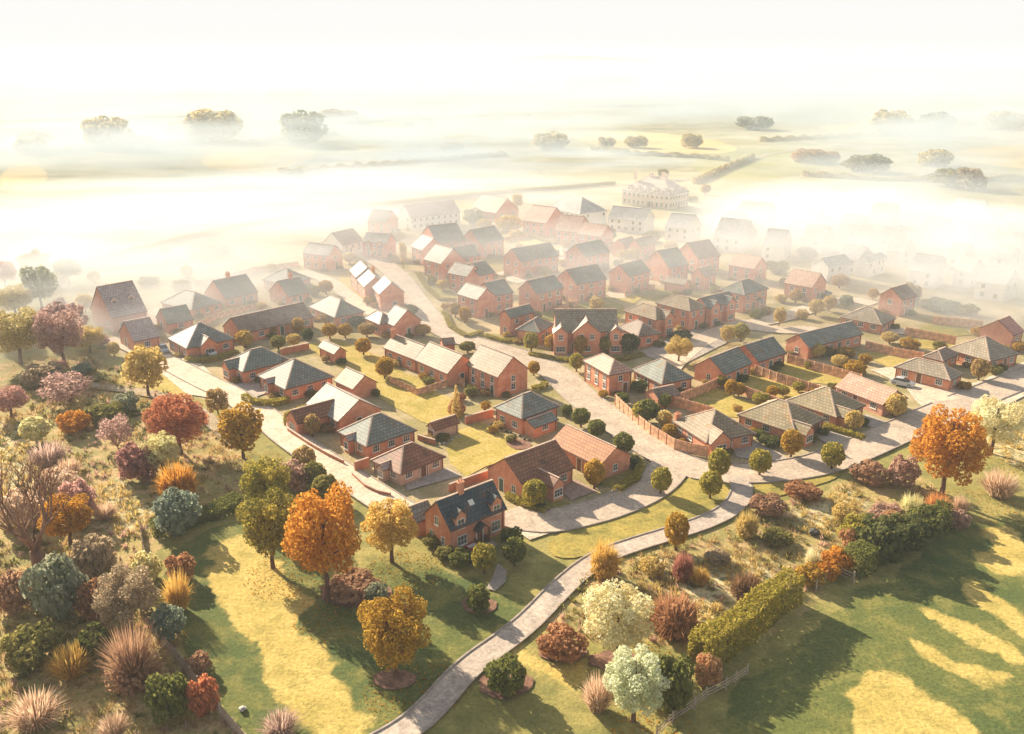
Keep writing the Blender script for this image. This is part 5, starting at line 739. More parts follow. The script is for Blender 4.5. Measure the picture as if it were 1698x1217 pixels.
MIST = [(-149.58, 312.72, 2, 150, 55, 12, 0.21, 0.0625), (-102.12, 410.27, 2, 170, 55, 12, 0.26, 0.0625), (-17.21, 526.05, 2, 170, 55, 12, 0.09, 0.0562), (-156.72, 281.2, 1, 60, 30, 12, 0.09, 0.05), (125.01, 211.13, 2, 50, 45, 15, 0.0, 0.0375), (-68.9, 698.91, 6, 220, 60, 26, 0.09, 0.025), (320.29, 625.89, 6, 180, 50, 28, 0.0, 0.0312), (-248.25, 516.83, 6, 160, 50, 26, 0.0, 0.03), (58.08, 325.99, 0, 45, 22, 4, -0.35, 0.0225), (13.28, 384.71, 0, 45, 25, 8, 0.0, 0.03), (-121.76, 208.37, 2, 85, 65, 12, 0.0, 0.036), (-108.47, 235.94, 2, 85, 50, 12, 0.17, 0.036), (0.0, 1501.99, 10, 2600, 800, 85, 0.0, 0.0081), (-380.59, 826.53, 6, 246.230317070775, 67.31940586404166, 30.835920367057316, -0.14, 0.0115), (-310.48, 1009.24, 6, 325.72153927589926, 133.5956299523126, 41.34147620864697, 0.11, 0.0105), (-180.88, 1208.03, 6, 414.35689193571864, 111.49235797538904, 32.88688903171929, -0.16, 0.0087), (35.69, 1067.95, 6, 428.9099916330036, 135.4235918668663, 42.64143598708243, 0.13, 0.0097), (161.93, 908.99, 6, 280.8572684444713, 103.7938417533139, 38.06519883368638, 0.15, 0.0167), (371.57, 1067.95, 6, 294.22744361249505, 120.53454182195861, 40.14669517644984, 0.0, 0.0096), (496.83, 956.55, 6, 319.04580822925897, 77.08272312978312, 42.59457343018616, 0.15, 0.0134), (-576.6, 1501.99, 6, 461.9175612906974, 197.96899674888962, 45.43340267000583, 0.16, 0.0099), (-371.95, 1980.98, 6, 671.0688933478843, 199.82477146622526, 52.845676938539484, -0.03, 0.0051), (-37.32, 1980.98, 6, 610.6705341369225, 249.18168846925835, 38.85511313896096, -0.19, 0.0068), (245.74, 1633.96, 6, 497.64837139297356, 177.14440327846984, 45.07500889501932, -0.07, 0.0098), (571.93, 1791.0, 6, 522.6779799424282, 180.5320846544235, 40.761793299823786, 0.06, 0.0061), (798.93, 1633.96, 6, 516.1279078100824, 198.82720282862232, 41.63199986999443, 0.02, 0.0094), (-327.77, 625.89, 6, 173.77584625364736, 49.351661897412875, 24.46726727598428, 0.11, 0.0213), (-189.89, 548.84, 6, 163.61752149662132, 52.519879996227196, 22.23169372850688, -0.02, 0.0136), (-80.3, 577.35, 6, 211.9400596926502, 75.62969602941297, 33.365533670472786, 0.1, 0.0218), (245.94, 2512.28, 6, 666.3269786974067, 233.79838194832197, 69.92028012507916, 0.12, 0.0047), (-843.27, 2899.93, 6, 1171.560119164922, 329.959349552836, 70.61037428666684, -0.09, 0.0036), (238.18, 548.84, 6, 180.63651682475336, 45.843548310645744, 24.9364739745445, 0.19, 0.0165), (96.85, 313.88, 0, 42, 34, 11, 0.0, 0.0413), (0.0, 219.85, 2, 260, 70, 22, 0.0, 0.006), (205.08, 422.24, 3, 105, 55, 18, 0.0, 0.021), (126.78, 362.02, 1, 70, 34, 14, 0.0, 0.03), (112.35, 305.9, 2, 72, 66, 19, -0.52, 0.0413), (137.07, 275.6, 2, 95, 80, 20, -0.52, 0.0413), (0.0, 285.05, 2, 330, 125, 30, 0.0, 0.0125), (74.68, 341.74, 0, 36, 20, 4, -0.35, 0.0225), (-307.03, 693.54, 6, 110, 40, 34, 0.0, 0.016), (-232.49, 704.38, 6, 110, 40, 36, 0.0, 0.014), (-155.65, 715.55, 6, 120, 40, 36, 0.0, 0.014), (192.08, 715.55, 6, 90, 35, 28, 0.0, 0.012), (289.59, 693.54, 6, 110, 40, 34, 0.0, 0.014), (386.13, 738.96, 6, 110, 45, 34, 0.0, 0.014), (168.25, 502.13, 4, 80, 30, 20, 0.0, 0.016), (233.06, 462.51, 4, 80, 30, 22, 0.0, 0.016), (75.19, 625.89, 4, 110, 40, 18, 0.0, 0.008), (24.82, 362.02, 0, 46, 22, 9, 0.0, 0.03)]

scene = bpy.context.scene
COL = scene.collection
R = math.radians
rnd = random.Random(7)

# ------------------------------------------------------------------ materials
MATS = {}
def new_mat(name):
    m = bpy.data.materials.new(name); m.use_nodes = True
    nt = m.node_tree; nt.nodes.clear()
    return m, nt
def N(nt, typ, **kw):
    n = nt.nodes.new(typ)
    for k, v in kw.items():
        if k in n.inputs: n.inputs[k].default_value = v
        else: setattr(n, k, v)
    return n
def lk(nt, a, b): nt.links.new(a, b)
def rgba(c): return (c[0], c[1], c[2], 1)
def mixc(nt, fac, a, b, mode='MIX'):
    n = nt.nodes.new('ShaderNodeMix'); n.data_type = 'RGBA'; n.blend_type = mode
    for s, v in ((n.inputs[0], fac), (n.inputs[6], a), (n.inputs[7], b)):
        if isinstance(v, (int, float)): s.default_value = v
        elif isinstance(v, tuple): s.default_value = rgba(v)
        else: lk(nt, v, s)
    return n.outputs[2]
def ramp(nt, src, a, b):
    n = N(nt, 'ShaderNodeMapRange', clamp=True); n.interpolation_type = 'SMOOTHSTEP'
    n.inputs['From Min'].default_value = a; n.inputs['From Max'].default_value = b
    lk(nt, src, n.inputs['Value']); return n.outputs[0]
def noise(nt, vec, scale, detail=3, rough=.55):
    n = N(nt, 'ShaderNodeTexNoise'); n.inputs['Scale'].default_value = scale
    n.inputs['Detail'].default_value = detail; n.inputs['Roughness'].default_value = rough
    if vec is not None: lk(nt, vec, n.inputs['Vector'])
    return n.outputs['Fac']
def out_bsdf(nt, col, rough=.8, spec=.3, bump=None, bstr=.3, bdist=.05):
    b = N(nt, 'ShaderNodeBsdfPrincipled'); o = N(nt, 'ShaderNodeOutputMaterial')
    b.inputs['Roughness'].default_value = rough; b.inputs['Specular IOR Level'].default_value = spec
    if isinstance(col, tuple): b.inputs['Base Color'].default_value = rgba(col)
    else: lk(nt, col, b.inputs['Base Color'])
    if bump is not None:
        bn = N(nt, 'ShaderNodeBump'); bn.inputs['Strength'].default_value = bstr; bn.inputs['Distance'].default_value = bdist
        lk(nt, bump, bn.inputs['Height']); lk(nt, bn.outputs[0], b.inputs['Normal'])
    lk(nt, b.outputs[0], o.inputs['Surface'])
    return b
def objvec(nt): return N(nt, 'ShaderNodeTexCoord').outputs['Object']
def orand(nt): return N(nt, 'ShaderNodeObjectInfo').outputs['Random']

def plain(name, c, rough=.7, spec=.3, var=.25, scale=1.5):
    m, nt = new_mat(name); f = noise(nt, objvec(nt), scale, 4)
    d = tuple(x * (1 - var) for x in c); e = tuple(min(1, x * (1 + var)) for x in c)
    out_bsdf(nt, mixc(nt, ramp(nt, f, .3, .7), d, e), rough, spec); MATS[name] = m; return m

def ground_mat(name, a, b, c, s1, s2, bump=.0, rough=.95, fine=0.35):
    """three tones laid by noise at two scales, plus a fine grain"""
    m, nt = new_mat(name); v = objvec(nt)
    n1 = ramp(nt, noise(nt, v, s1, 5, .6), .38, .62); n2 = ramp(nt, noise(nt, v, s2, 6, .65), .42, .66)
    n3 = noise(nt, v, 2.6, 4, .7)
    col = mixc(nt, n2, mixc(nt, n1, a, b), c)
    g = N(nt, 'ShaderNodeMapRange'); lk(nt, n3, g.inputs[0]); g.inputs['From Min'].default_value = .3; g.inputs['From Max'].default_value = .7
    g.inputs['To Min'].default_value = 1 - fine; g.inputs['To Max'].default_value = 1 + fine
    mu = N(nt, 'ShaderNodeVectorMath', operation='SCALE'); lk(nt, col, mu.inputs[0]); lk(nt, g.outputs[0], mu.inputs['Scale'])
    out_bsdf(nt, mu.outputs[0], rough, .1, n3 if bump else None, bump, .25)
    MATS[name] = m

def roof_mat(name, a, b, stain, amt=.5, rough=.5, spec=.5):
    m, nt = new_mat(name); uv = N(nt, 'ShaderNodeUVMap').outputs[0]
    rr = orand(nt)
    off = N(nt, 'ShaderNodeVectorMath', operation='ADD'); cb = N(nt, 'ShaderNodeCombineXYZ')
    mm = N(nt, 'ShaderNodeMath', operation='MULTIPLY'); lk(nt, rr, mm.inputs[0]); mm.inputs[1].default_value = 90
    lk(nt, mm.outputs[0], cb.inputs[0]); lk(nt, mm.outputs[0], cb.inputs[1]); lk(nt, uv, off.inputs[0]); lk(nt, cb.outputs[0], off.inputs[1])
    br = N(nt, 'ShaderNodeTexBrick'); lk(nt, uv, br.inputs['Vector'])
    for k, x in (('Scale', 1.0), ('Mortar Size', .06), ('Mortar Smooth', .5), ('Bias', 0.), ('Brick Width', .62), ('Row Height', .58)): br.inputs[k].default_value = x
    br.inputs['Color1'].default_value = (.74, .74, .74, 1); br.inputs['Color2'].default_value = (1.12, 1.12, 1.12, 1); br.inputs['Mortar'].default_value = (.30, .27, .25, 1)
    n1 = ramp(nt, noise(nt, off.outputs[0], .28, 4, .6), .36, .64)
    n2 = ramp(nt, noise(nt, off.outputs[0], .42, 5, .65), .66 - amt * .26, .80 - amt * .2)
    base = mixc(nt, n2, mixc(nt, n1, a, b), stain)
    col = mixc(nt, .8, base, br.outputs['Color'], 'MULTIPLY')
    out_bsdf(nt, col, rough, spec, br.outputs['Color'], .35, .04); MATS[name] = m

def brick_mat(name, a, b, c):
    m, nt = new_mat(name); v = objvec(nt)
    sp = N(nt, 'ShaderNodeSeparateXYZ'); lk(nt, v, sp.inputs[0])
    ad = N(nt, 'ShaderNodeMath', operation='ADD'); lk(nt, sp.outputs[0], ad.inputs[0]); lk(nt, sp.outputs[1], ad.inputs[1])
    cb = N(nt, 'ShaderNodeCombineXYZ'); lk(nt, ad.outputs[0], cb.inputs[0]); lk(nt, sp.outputs[2], cb.inputs[1])
    br = N(nt, 'ShaderNodeTexBrick'); lk(nt, cb.outputs[0], br.inputs['Vector'])
    for k, x in (('Scale', 1.0), ('Mortar Size', .018), ('Mortar Smooth', .3), ('Brick Width', .3), ('Row Height', .15)): br.inputs[k].default_value = x
    br.inputs['Color1'].default_value = (.8, .8, .8, 1); br.inputs['Color2'].default_value = (1.15, 1.1, 1.05, 1); br.inputs['Mortar'].default_value = (1.25, 1.2, 1.1, 1)
    n1 = ramp(nt, noise(nt, v, .7, 5, .65), .32, .68)
    r = orand(nt)
    base = mixc(nt, n1, mixc(nt, r, a, b), c)
    col = mixc(nt, .7, base, br.outputs['Color'], 'MULTIPLY')
    out_bsdf(nt, col, .85, .2, br.outputs['Color'], .2, .02); MATS[name] = m

LEAF = {
 'grassdark': ((.21,.215,.06),(.11,.125,.035)), 'grasssun': ((.46,.36,.10),(.28,.235,.065)),  # light tone, dark tone, transmitted tone
 'goldgreen': ((0.46,0.36,0.065),(0.2,0.185,0.04)), 'gold': ((.52,.33,.055),(.30,.175,.03)), 'palegold': ((.60,.46,.18),(.42,.30,.09)),
 'yellow': ((.68,.50,.16),(.46,.29,.06)), 'darkgold': ((0.44,0.33,0.06),(0.13,0.125,0.03)), 'orange': ((0.6,0.31,0.05),(0.42,0.18,0.03)),
 'orangegold': ((.58,.31,.04),(.30,.15,.03)), 'red': ((0.56,0.24,0.11),(0.36,0.13,0.07)), 'rust': ((0.48,0.26,0.13),(0.29,0.14,0.07)),
 'crimson': ((0.44,0.2,0.14),(0.26,0.1,0.07)), 'purple': ((0.42,0.22,0.18),(0.24,0.12,0.1)), 'mauve': ((0.52,0.36,0.3),(0.34,0.21,0.18)),
 'rose': ((0.58,0.36,0.29),(0.4,0.22,0.18)), 'dustyrose': ((0.52,0.35,0.26),(0.32,0.19,0.14)), 'cream': ((.85,.78,.50),(.60,.49,.24)),
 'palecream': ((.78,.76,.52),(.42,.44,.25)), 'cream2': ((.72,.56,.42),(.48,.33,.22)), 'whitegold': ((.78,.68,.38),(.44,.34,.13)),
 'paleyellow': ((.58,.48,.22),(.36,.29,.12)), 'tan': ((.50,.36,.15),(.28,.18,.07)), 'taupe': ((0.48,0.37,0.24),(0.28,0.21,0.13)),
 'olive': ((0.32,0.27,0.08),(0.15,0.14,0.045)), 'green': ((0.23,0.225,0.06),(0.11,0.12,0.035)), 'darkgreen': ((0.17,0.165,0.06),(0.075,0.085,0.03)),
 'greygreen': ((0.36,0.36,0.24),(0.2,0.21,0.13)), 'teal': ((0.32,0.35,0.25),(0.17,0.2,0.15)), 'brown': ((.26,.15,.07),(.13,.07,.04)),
 'redbrown': ((0.46,0.29,0.17),(0.29,0.16,0.1)), 'salmon': ((0.58,0.32,0.18),(0.3,0.19,0.08)), 'goldgrass': ((.70,.48,.14),(.46,.27,.06)),
 'pinkgrass': ((0.66,0.49,0.34),(0.46,0.31,0.2)), 'mauvegrass': ((0.58,0.43,0.34),(0.38,0.26,0.21)), 'orangegrass': ((.66,.34,.12),(.40,.17,.06)),
}
def leaf_mat(key):
    if 'leaf_' + key in MATS: return MATS['leaf_' + key]
    a, b = [tuple(min(.9, c*1.3) for c in q) for q in LEAF[key]]
    m, nt = new_mat('leaf_' + key)
    at = N(nt, 'ShaderNodeAttribute', attribute_name='tone')
    v = objvec(nt); ad = N(nt, 'ShaderNodeVectorMath', operation='ADD'); lk(nt, v, ad.inputs[0]); lk(nt, orand(nt), ad.inputs[1])
    n1 = ramp(nt, noise(nt, ad.outputs[0], 3.2, 3), .36, .62)
    mm = N(nt, 'ShaderNodeMath', operation='MULTIPLY_ADD'); lk(nt, at.outputs['Fac'], mm.inputs[0]); mm.inputs[1].default_value = .75
    m2 = N(nt, 'ShaderNodeMath', operation='MULTIPLY'); lk(nt, n1, m2.inputs[0]); m2.inputs[1].default_value = .4; lk(nt, m2.outputs[0], mm.inputs[2]); mm.use_clamp = True
    col = mixc(nt, mm.outputs[0], a, b)
    d = N(nt, 'ShaderNodeBsdfDiffuse'); t = N(nt, 'ShaderNodeBsdfTranslucent'); mx = N(nt, 'ShaderNodeMixShader'); o = N(nt, 'ShaderNodeOutputMaterial')
    mx.inputs[0].default_value = .5
    lk(nt, col, d.inputs[0]); lk(nt, col, t.inputs[0]); lk(nt, d.outputs[0], mx.inputs[1]); lk(nt, t.outputs[0], mx.inputs[2]); lk(nt, mx.outputs[0], o.inputs[0])
    MATS['leaf_' + key] = m; return m

brick_mat('brick', (.53,.185,.105), (.62,.27,.165), (.68,.33,.20))
brick_mat('brick_wall', (.44,.17,.10), (.44,.17,.10), (.52,.24,.14))
brick_mat('pinkwall', (.60,.30,.22), (.60,.30,.22), (.66,.36,.27))
brick_mat('stone', (.50,.34,.25), (.50,.34,.25), (.60,.42,.32))
brick_mat('white', (.80,.78,.74), (.80,.78,.74), (.72,.69,.64))
brick_mat('manor', (.74,.60,.46), (.74,.60,.46), (.78,.65,.52))
roof_mat('slate', (.22,.24,.205), (.29,.30,.25), (.27,.18,.09), .5, .62, .3)
roof_mat('slate_tan', (.34,.275,.16), (.42,.33,.20), (.44,.24,.09), .55, .62, .3)
roof_mat('navy', (.05,.068,.078), (.075,.095,.10), (.20,.10,.05), .55, .5, .4)
roof_mat('rust', (.29,.12,.06), (.36,.16,.085), (.17,.09,.055), .45, .6, .35)
roof_mat('orange', (.55,.24,.10), (.50,.21,.09), (.36,.15,.07), .3, .6, .3)
roof_mat('cream', (.32,.235,.14), (.40,.30,.185), (.34,.17,.05), .4, .6, .4)
roof_mat('white_tile', (.36,.325,.27), (.43,.39,.33), (.30,.24,.16), .45, .6, .3)
roof_mat('pale', (.27,.265,.23), (.33,.32,.275), (.24,.19,.13), .45, .6, .35)
roof_mat('tan', (.36,.29,.20), (.43,.35,.25), (.36,.22,.10), .35, .55, .45)
roof_mat('brown', (.30,.21,.15), (.36,.26,.19), (.17,.09,.05), .5, .55, .4)
roof_mat('pink', (.62,.36,.25), (.66,.40,.29), (.60,.44,.26), .3, .6, .3)
roof_mat('salmon', (.66,.40,.28), (.70,.45,.32), (.60,.40,.25), .3, .6, .3)
roof_mat('rose', (.62,.28,.22), (.66,.33,.26), (.50,.22,.16), .3, .6, .3)
roof_mat('mauve', (.52,.40,.36), (.58,.46,.41), (.44,.33,.28), .3, .55, .4)
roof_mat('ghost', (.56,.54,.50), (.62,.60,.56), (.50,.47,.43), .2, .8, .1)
roof_mat('mansard', (.58,.44,.34), (.64,.50,.40), (.40,.30,.27), .3, .6, .3)
ROOF = {'white': 'white_tile'}
plain('timber', (.66,.37,.22), .8, .2, .35, 1.2)
plain('timber_grey', (.42,.32,.24), .8, .2, .3, 3)
plain('trim', (.78,.74,.66), .6, .3, .08)
plain('fascia', (.20,.10,.07), .7, .3, .2)
plain('ridge', (.55,.40,.30), .7, .3, .2)
plain('door_wood', (.22,.10,.05), .6, .3, .3, 4)
plain('door_green', (.10,.13,.09), .6, .3, .2, 4)
plain('pot', (.55,.24,.14), .7, .3, .2)
plain('bark', (.16,.085,.055), .9, .1, .35, 6)
plain('bark_red', (.27,.145,.09), .9, .1, .35, 6)
plain('rock', (.50,.47,.42), .9, .2, .25, 2)
plain('dark_rock', (.09,.085,.07), .9, .2, .3, 2)
plain('tyre', (.02,.02,.02), .8, .2)
plain('chrome', (.5,.5,.5), .3, .8, .05)
plain('planter_red', (.42,.06,.05), .6, .3, .1)
plain('kerb', (.40,.33,.27), .9, .2, .2)
def glass_mat():
    m, nt = new_mat('glass'); f = noise(nt, objvec(nt), .8, 2)
    out_bsdf(nt, mixc(nt, f, (.035,.04,.045), (.10,.10,.095)), .12, .8); MATS['glass'] = m
glass_mat()
def paint(name, c):
    m, nt = new_mat(name); b = out_bsdf(nt, c, .35, .5); b.inputs['Coat Weight'].default_value = .6; b.inputs['Coat Roughness'].default_value = .1; MATS[name] = m
paint('paint_silver', (.55,.56,.56)); paint('paint_grey', (.24,.25,.27)); paint('paint_blue', (.10,.16,.21)); paint('paint_white', (.75,.75,.73))
# ground tones
ground_mat('terrain', (.27,.245,.11), (.36,.32,.16), (.48,.41,.23), .012, .045)
ground_mat('earth', (.40,.31,.16), (.30,.25,.10), (.50,.39,.23), .05, .16)
ground_mat('lawn', (.22,.20,.05), (.28,.235,.06), (.35,.28,.08), .12, .4, .2)
ground_mat('lawn_sun', (.38,.30,.07), (.46,.35,.09), (.54,.39,.13), .1, .35, .2)  # lighter, yellower copy of the lawn with sunshine put into its colour
ground_mat('lawn_dark', (.13,.15,.042), (.17,.18,.05), (.23,.215,.065), .12, .5, .25)
ground_mat('verge', (.36,.28,.07), (.44,.33,.085), (.24,.21,.055), .1, .3, .2)
ground_mat('meadow_sun', (.33,.265,.07), (.44,.335,.10), (.22,.20,.055), .06, .22, .25)
ground_mat('scrub', (.34,.26,.085), (.24,.215,.075), (.46,.31,.13), .09, .30, .4, .95, .5)
ground_mat('scrub_pale', (.42,.33,.15), (.50,.40,.2), (.22,.19,.075), .16, .42, .4, .95, .5)
ground_mat('mulch', (.26,.14,.09), (.32,.18,.12), (.18,.095,.065), .5, 1.2, .4)
ground_mat('paving', (.44,.37,.30), (.50,.42,.35), (.37,.31,.26), .2, .7, .1, .85, .2)
ground_mat('drive_pink', (.40,.27,.21), (.44,.31,.25), (.33,.22,.18), .3, .9, .1, .85, .2)
ground_mat('road_pale', (.66,.52,.38), (.72,.58,.44), (.58,.44,.32), .1, .4, .1, .8, .34)
ground_mat('asphalt', (.52,.41,.31), (.58,.46,.35), (.45,.35,.27), .07, .3, .1, .75, .34)
ground_mat('path', (.49,.40,.32), (.55,.45,.36), (.42,.34,.28), .15, .5, .1, .75, .34)
ground_mat('track', (.40,.31,.20), (.46,.36,.24), (.33,.25,.15), .1, .4)
ground_mat('field_yellow', (.62,.45,.17), (.70,.52,.23), (.52,.40,.17), .01, .03)
ground_mat('pasture', (.13,.155,.045), (.18,.19,.055), (.24,.225,.07), .05, .25, .3)
ground_mat('painted_sun', (.48,.36,.10), (.56,.41,.13), (.40,.31,.09), .08, .3, .25)
ground_mat('field_green', (.33,.31,.10), (.40,.36,.13), (.28,.26,.09), .01, .03)
ground_mat('hill', (.16,.17,.09), (.22,.21,.10), (.12,.14,.08), .004, .012)

# ------------------------------------------------------------------ mesh helpers
class MB:
    def __init__(s): s.v = []; s.f = []; s.m = []; s.uv = []
    def face(s, pts, mi=0, uv=None):
        b = len(s.v); s.v += [tuple(p) for p in pts]; s.f.append(tuple(range(b, b + len(pts)))); s.m.append(mi)
        s.uv.append(uv or [(0, 0)] * len(pts))
    def box(s, x0, y0, z0, x1, y1, z1, mi=0, bottom=False):
        p = [(x0,y0,z0),(x1,y0,z0),(x1,y1,z0),(x0,y1,z0),(x0,y0,z1),(x1,y0,z1),(x1,y1,z1),(x0,y1,z1)]
        q = [(4,5,6,7),(0,1,5,4),(1,2,6,5),(2,3,7,6),(3,0,4,7)] + ([(3,2,1,0)] if bottom else [])
        b = len(s.v); s.v += p
        for t in q: s.f.append(tuple(b + i for i in t)); s.m.append(mi); s.uv.append([(0, 0)] * 4)
    def beam(s, a, b, w, h=None, mi=0):
        """rectangular bar from a to b"""
        a, b = Vector(a), Vector(b); d = (b - a)
        if d.length < 1e-5: return
        d.normalize(); up = Vector((0, 0, 1)) if abs(d.z) < .95 else Vector((1, 0, 0))
        sx = d.cross(up).normalized(); sz = sx.cross(d).normalized(); h = h or w
        c = [(-w/2,-h/2),(w/2,-h/2),(w/2,h/2),(-w/2,h/2)]
        base = len(s.v)
        for p in (a, b): s.v += [tuple(p + sx * i + sz * j) for i, j in c]
        for q in ((0,1,5,4),(1,2,6,5),(2,3,7,6),(3,0,4,7),(3,2,1,0),(4,5,6,7)):
            s.f.append(tuple(base + i for i in q)); s.m.append(mi); s.uv.append([(0, 0)] * 4)
    def tube(s, pts, rad, n=6, mi=0):
        rings = []
        for i, p in enumerate(pts):
            p = Vector(p); d = Vector(pts[min(i + 1, len(pts) - 1)]) - Vector(pts[max(i - 1, 0)]); d.normalize()
            up = Vector((0, 0, 1)) if abs(d.z) < .9 else Vector((1, 0, 0)); a = d.cross(up).normalized(); b = d.cross(a)
            rings.append(len(s.v)); s.v += [tuple(p + (a * math.cos(k * 2 * math.pi / n) + b * math.sin(k * 2 * math.pi / n)) * rad[i]) for k in range(n)]
        for r0, r1 in zip(rings, rings[1:]):
            for k in range(n):
                s.f.append((r0 + k, r0 + (k + 1) % n, r1 + (k + 1) % n, r1 + k)); s.m.append(mi); s.uv.append([(0, 0)] * 4)
        s.f.append(tuple(rings[-1] + k for k in range(n))); s.m.append(mi); s.uv.append([(0, 0)] * n)
    def mesh(s, name, mats, smooth=False):
        me = bpy.data.meshes.new(name); me.from_pydata(s.v, [], s.f)
        for m in mats: me.materials.append(MATS[m] if isinstance(m, str) else m)
        me.polygons.foreach_set('material_index', s.m)
        uvl = me.uv_layers.new(name='UVMap'); uvl.data.foreach_set('uv', [c for u in s.uv for p in u for c in p])
        if smooth: me.polygons.foreach_set('use_smooth', [True] * len(s.f))
        me.update(); return me
def link(name, me, parent=None, loc=(0, 0, 0), rz=0):
    o = bpy.data.objects.new(name, me); COL.objects.link(o); o.location = loc; o.rotation_euler = (0, 0, rz)
    if parent is not None: o.parent = parent
    return o
def tag(o, label=None, cat=None, group=None, kind=None):
    if label: o['label'] = label
    if cat: o['category'] = cat
    if group: o['group'] = group
    if kind: o['kind'] = kind
    return o

# ------------------------------------------------------------------ world, sun, camera
w = bpy.data.worlds.new("World"); scene.world = w; w.use_nodes = True
nt = w.node_tree; nt.nodes.clear()
SUN_EL = 24.0
sd = Vector((-.66, .75, 0)).normalized()               # horizontal direction towards the sun
sky = N(nt, 'ShaderNodeTexSky', sky_type='NISHITA'); sky.sun_disc = False
sky.sun_elevation = R(SUN_EL); sky.sun_rotation = math.atan2(sd.x, sd.y) % (2 * math.pi)
sky.air_density = 1.0; sky.dust_density = 1.0; sky.ozone_density = 1.0; sky.altitude = 50
bg = N(nt, 'ShaderNodeBackground', Strength=.075); wo = N(nt, 'ShaderNodeOutputWorld')
hs = N(nt, 'ShaderNodeHueSaturation', Saturation=.45); lk(nt, sky.outputs[0], hs.inputs['Color']); 
geo = N(nt, 'ShaderNodeTexCoord'); sxyz = N(nt, 'ShaderNodeSeparateXYZ'); lk(nt, geo.outputs['Generated'], sxyz.inputs[0])
misty = ramp(nt, sxyz.outputs[2], .30, .07)      # pale vapour low over the horizon, all the way round
lk(nt, mixc(nt, misty, hs.outputs[0], (5.5, 5.45, 5.3)), bg.inputs[0]); lk(nt, bg.outputs[0], wo.inputs[0])
sl = bpy.data.lights.new('sun', 'SUN'); sl.energy = 5.0; sl.angle = R(.6); sl.color = (1, .87, .67)
so = bpy.data.objects.new('sun', sl); COL.objects.link(so)
tosun = Vector((sd.x * math.cos(R(SUN_EL)), sd.y * math.cos(R(SUN_EL)), math.sin(R(SUN_EL))))
so.rotation_euler = tosun.to_track_quat('Z', 'Y').to_euler(); so.location = tosun * 300
cam = bpy.data.cameras.new('camera'); co = bpy.data.objects.new('camera', cam); COL.objects.link(co)
co.location = (0, 0, 58); co.rotation_euler = (R(90 - 19), 0, 0); cam.sensor_width = 36; cam.lens = 36 * 1470 / 1698; cam.clip_start = .5; cam.clip_end = 20000
scene.camera = co
scene.view_settings.view_transform = 'Standard'; scene.view_settings.look = 'None'; scene.view_settings.gamma = 1
scene.view_settings.exposure = 1.25; scene.view_settings.use_curve_mapping = False
cy = scene.cycles
cy.use_denoising = True; cy.max_bounces = 6; cy.diffuse_bounces = 2; cy.glossy_bounces = 2; cy.transmission_bounces = 3; cy.volume_bounces = 3
cy.transparent_max_bounces = 8; cy.sample_clamp_indirect = 6; cy.volume_step_rate = 1.0; cy.volume_max_steps = 256

# ------------------------------------------------------------------ ground
def grid_ground():
    mb = MB(); xs = [-9000, -3000, -900, -400, 0, 400, 900, 3000, 9000]; ys = [-300, 0, 300, 900, 2500, 6000, 14000]
    for i in range(len(xs) - 1):
        for j in range(len(ys) - 1):
            mb.face([(xs[i],ys[j],0),(xs[i+1],ys[j],0),(xs[i+1],ys[j+1],0),(xs[i],ys[j+1],0)])
    tag(link('ground', mb.mesh('ground', ['terrain'])), kind='structure')
grid_ground()
rank = sorted(range(len(AREAS)), key=lambda i: AREAS[i][2])
def smooth_poly(pts, closed=True, it=1):
    for _ in range(it):
        q = []; n = len(pts)
        for i in range(n if closed else n - 1):
            a, b = pts[i], pts[(i + 1) % n]
            q += [(a[0]*.75+b[0]*.25, a[1]*.75+b[1]*.25), (a[0]*.25+b[0]*.75, a[1]*.25+b[1]*.75)]
        pts = q if closed else [pts[0]] + q + [pts[-1]]
    return pts
ROUND = {'painted_sun_strip', 'meadow', 'field', 'mulch_bed', 'verge_lawn', 'village_ground'}
for r, i in enumerate(rank):
    n, m, lv, pts = AREAS[i]
    if m in ('pasture', 'painted_sun', 'scrub', 'scrub_pale', 'lawn_dark'): continue
    if n in ROUND: pts = smooth_poly(pts, True, 2)
    if n in ('painted_sun_strip', 'meadow', 'field', 'mulch_bed'):
        am = .25 if n == 'mulch_bed' else 1.3; q = []
        for k in range(len(pts)):
            a, b = Vector(pts[k-1]), Vector(pts[k]); ns = max(1, int((b - a).length / (.4 if am < 1 else .8)))
            if ns > 60: ns = 60
            for t in range(ns):
                c = a + (b - a) * t / ns; w1 = mnoise.noise(Vector((c.x*.35, c.y*.35, i))) * am + mnoise.noise(Vector((c.x*1.3, c.y*1.3, i + 9.))) * am * .6
                d = Vector((mnoise.noise(Vector((c.x*.9, c.y*.9, 3.))), mnoise.noise(Vector((c.x*.9, c.y*.9, 33.))))) * am
                nn = (b - a).normalized(); c = c + Vector((-nn.y, nn.x)) * w1 + d * .4; q.append((c.x, c.y))
        pts = q
    z = .004 + .0026 * r
    me = bpy.data.meshes.new(n); bm_pts = [(x, y, z) for x, y in pts]
    import bmesh
    bm = bmesh.new(); vs = [bm.verts.new(p) for p in bm_pts]; f = bm.faces.new(vs)
    if sum((pts[k][0]*pts[(k+1)%len(pts)][1]-pts[(k+1)%len(pts)][0]*pts[k][1]) for k in range(len(pts))) < 0: f.normal_flip()
    bmesh.ops.triangulate(bm, faces=bm.faces[:]); bm.to_mesh(me); bm.free()
    me.materials.append(MATS[m]); tag(link(n, me), kind='structure')
ZR = .004 + .0026 * len(AREAS)
def strip_edges(pts, w):
    p = smooth_poly(pts, False, 2); L, Rr = [], []
    for i in range(len(p)):
        a = Vector(p[max(i - 1, 0)]); b = Vector(p[min(i + 1, len(p) - 1)]); d = (b - a).normalized(); n = Vector((-d.y, d.x))
        c = Vector(p[i]); L.append(c + n * w / 2); Rr.append(c - n * w / 2)
    return p, L, Rr
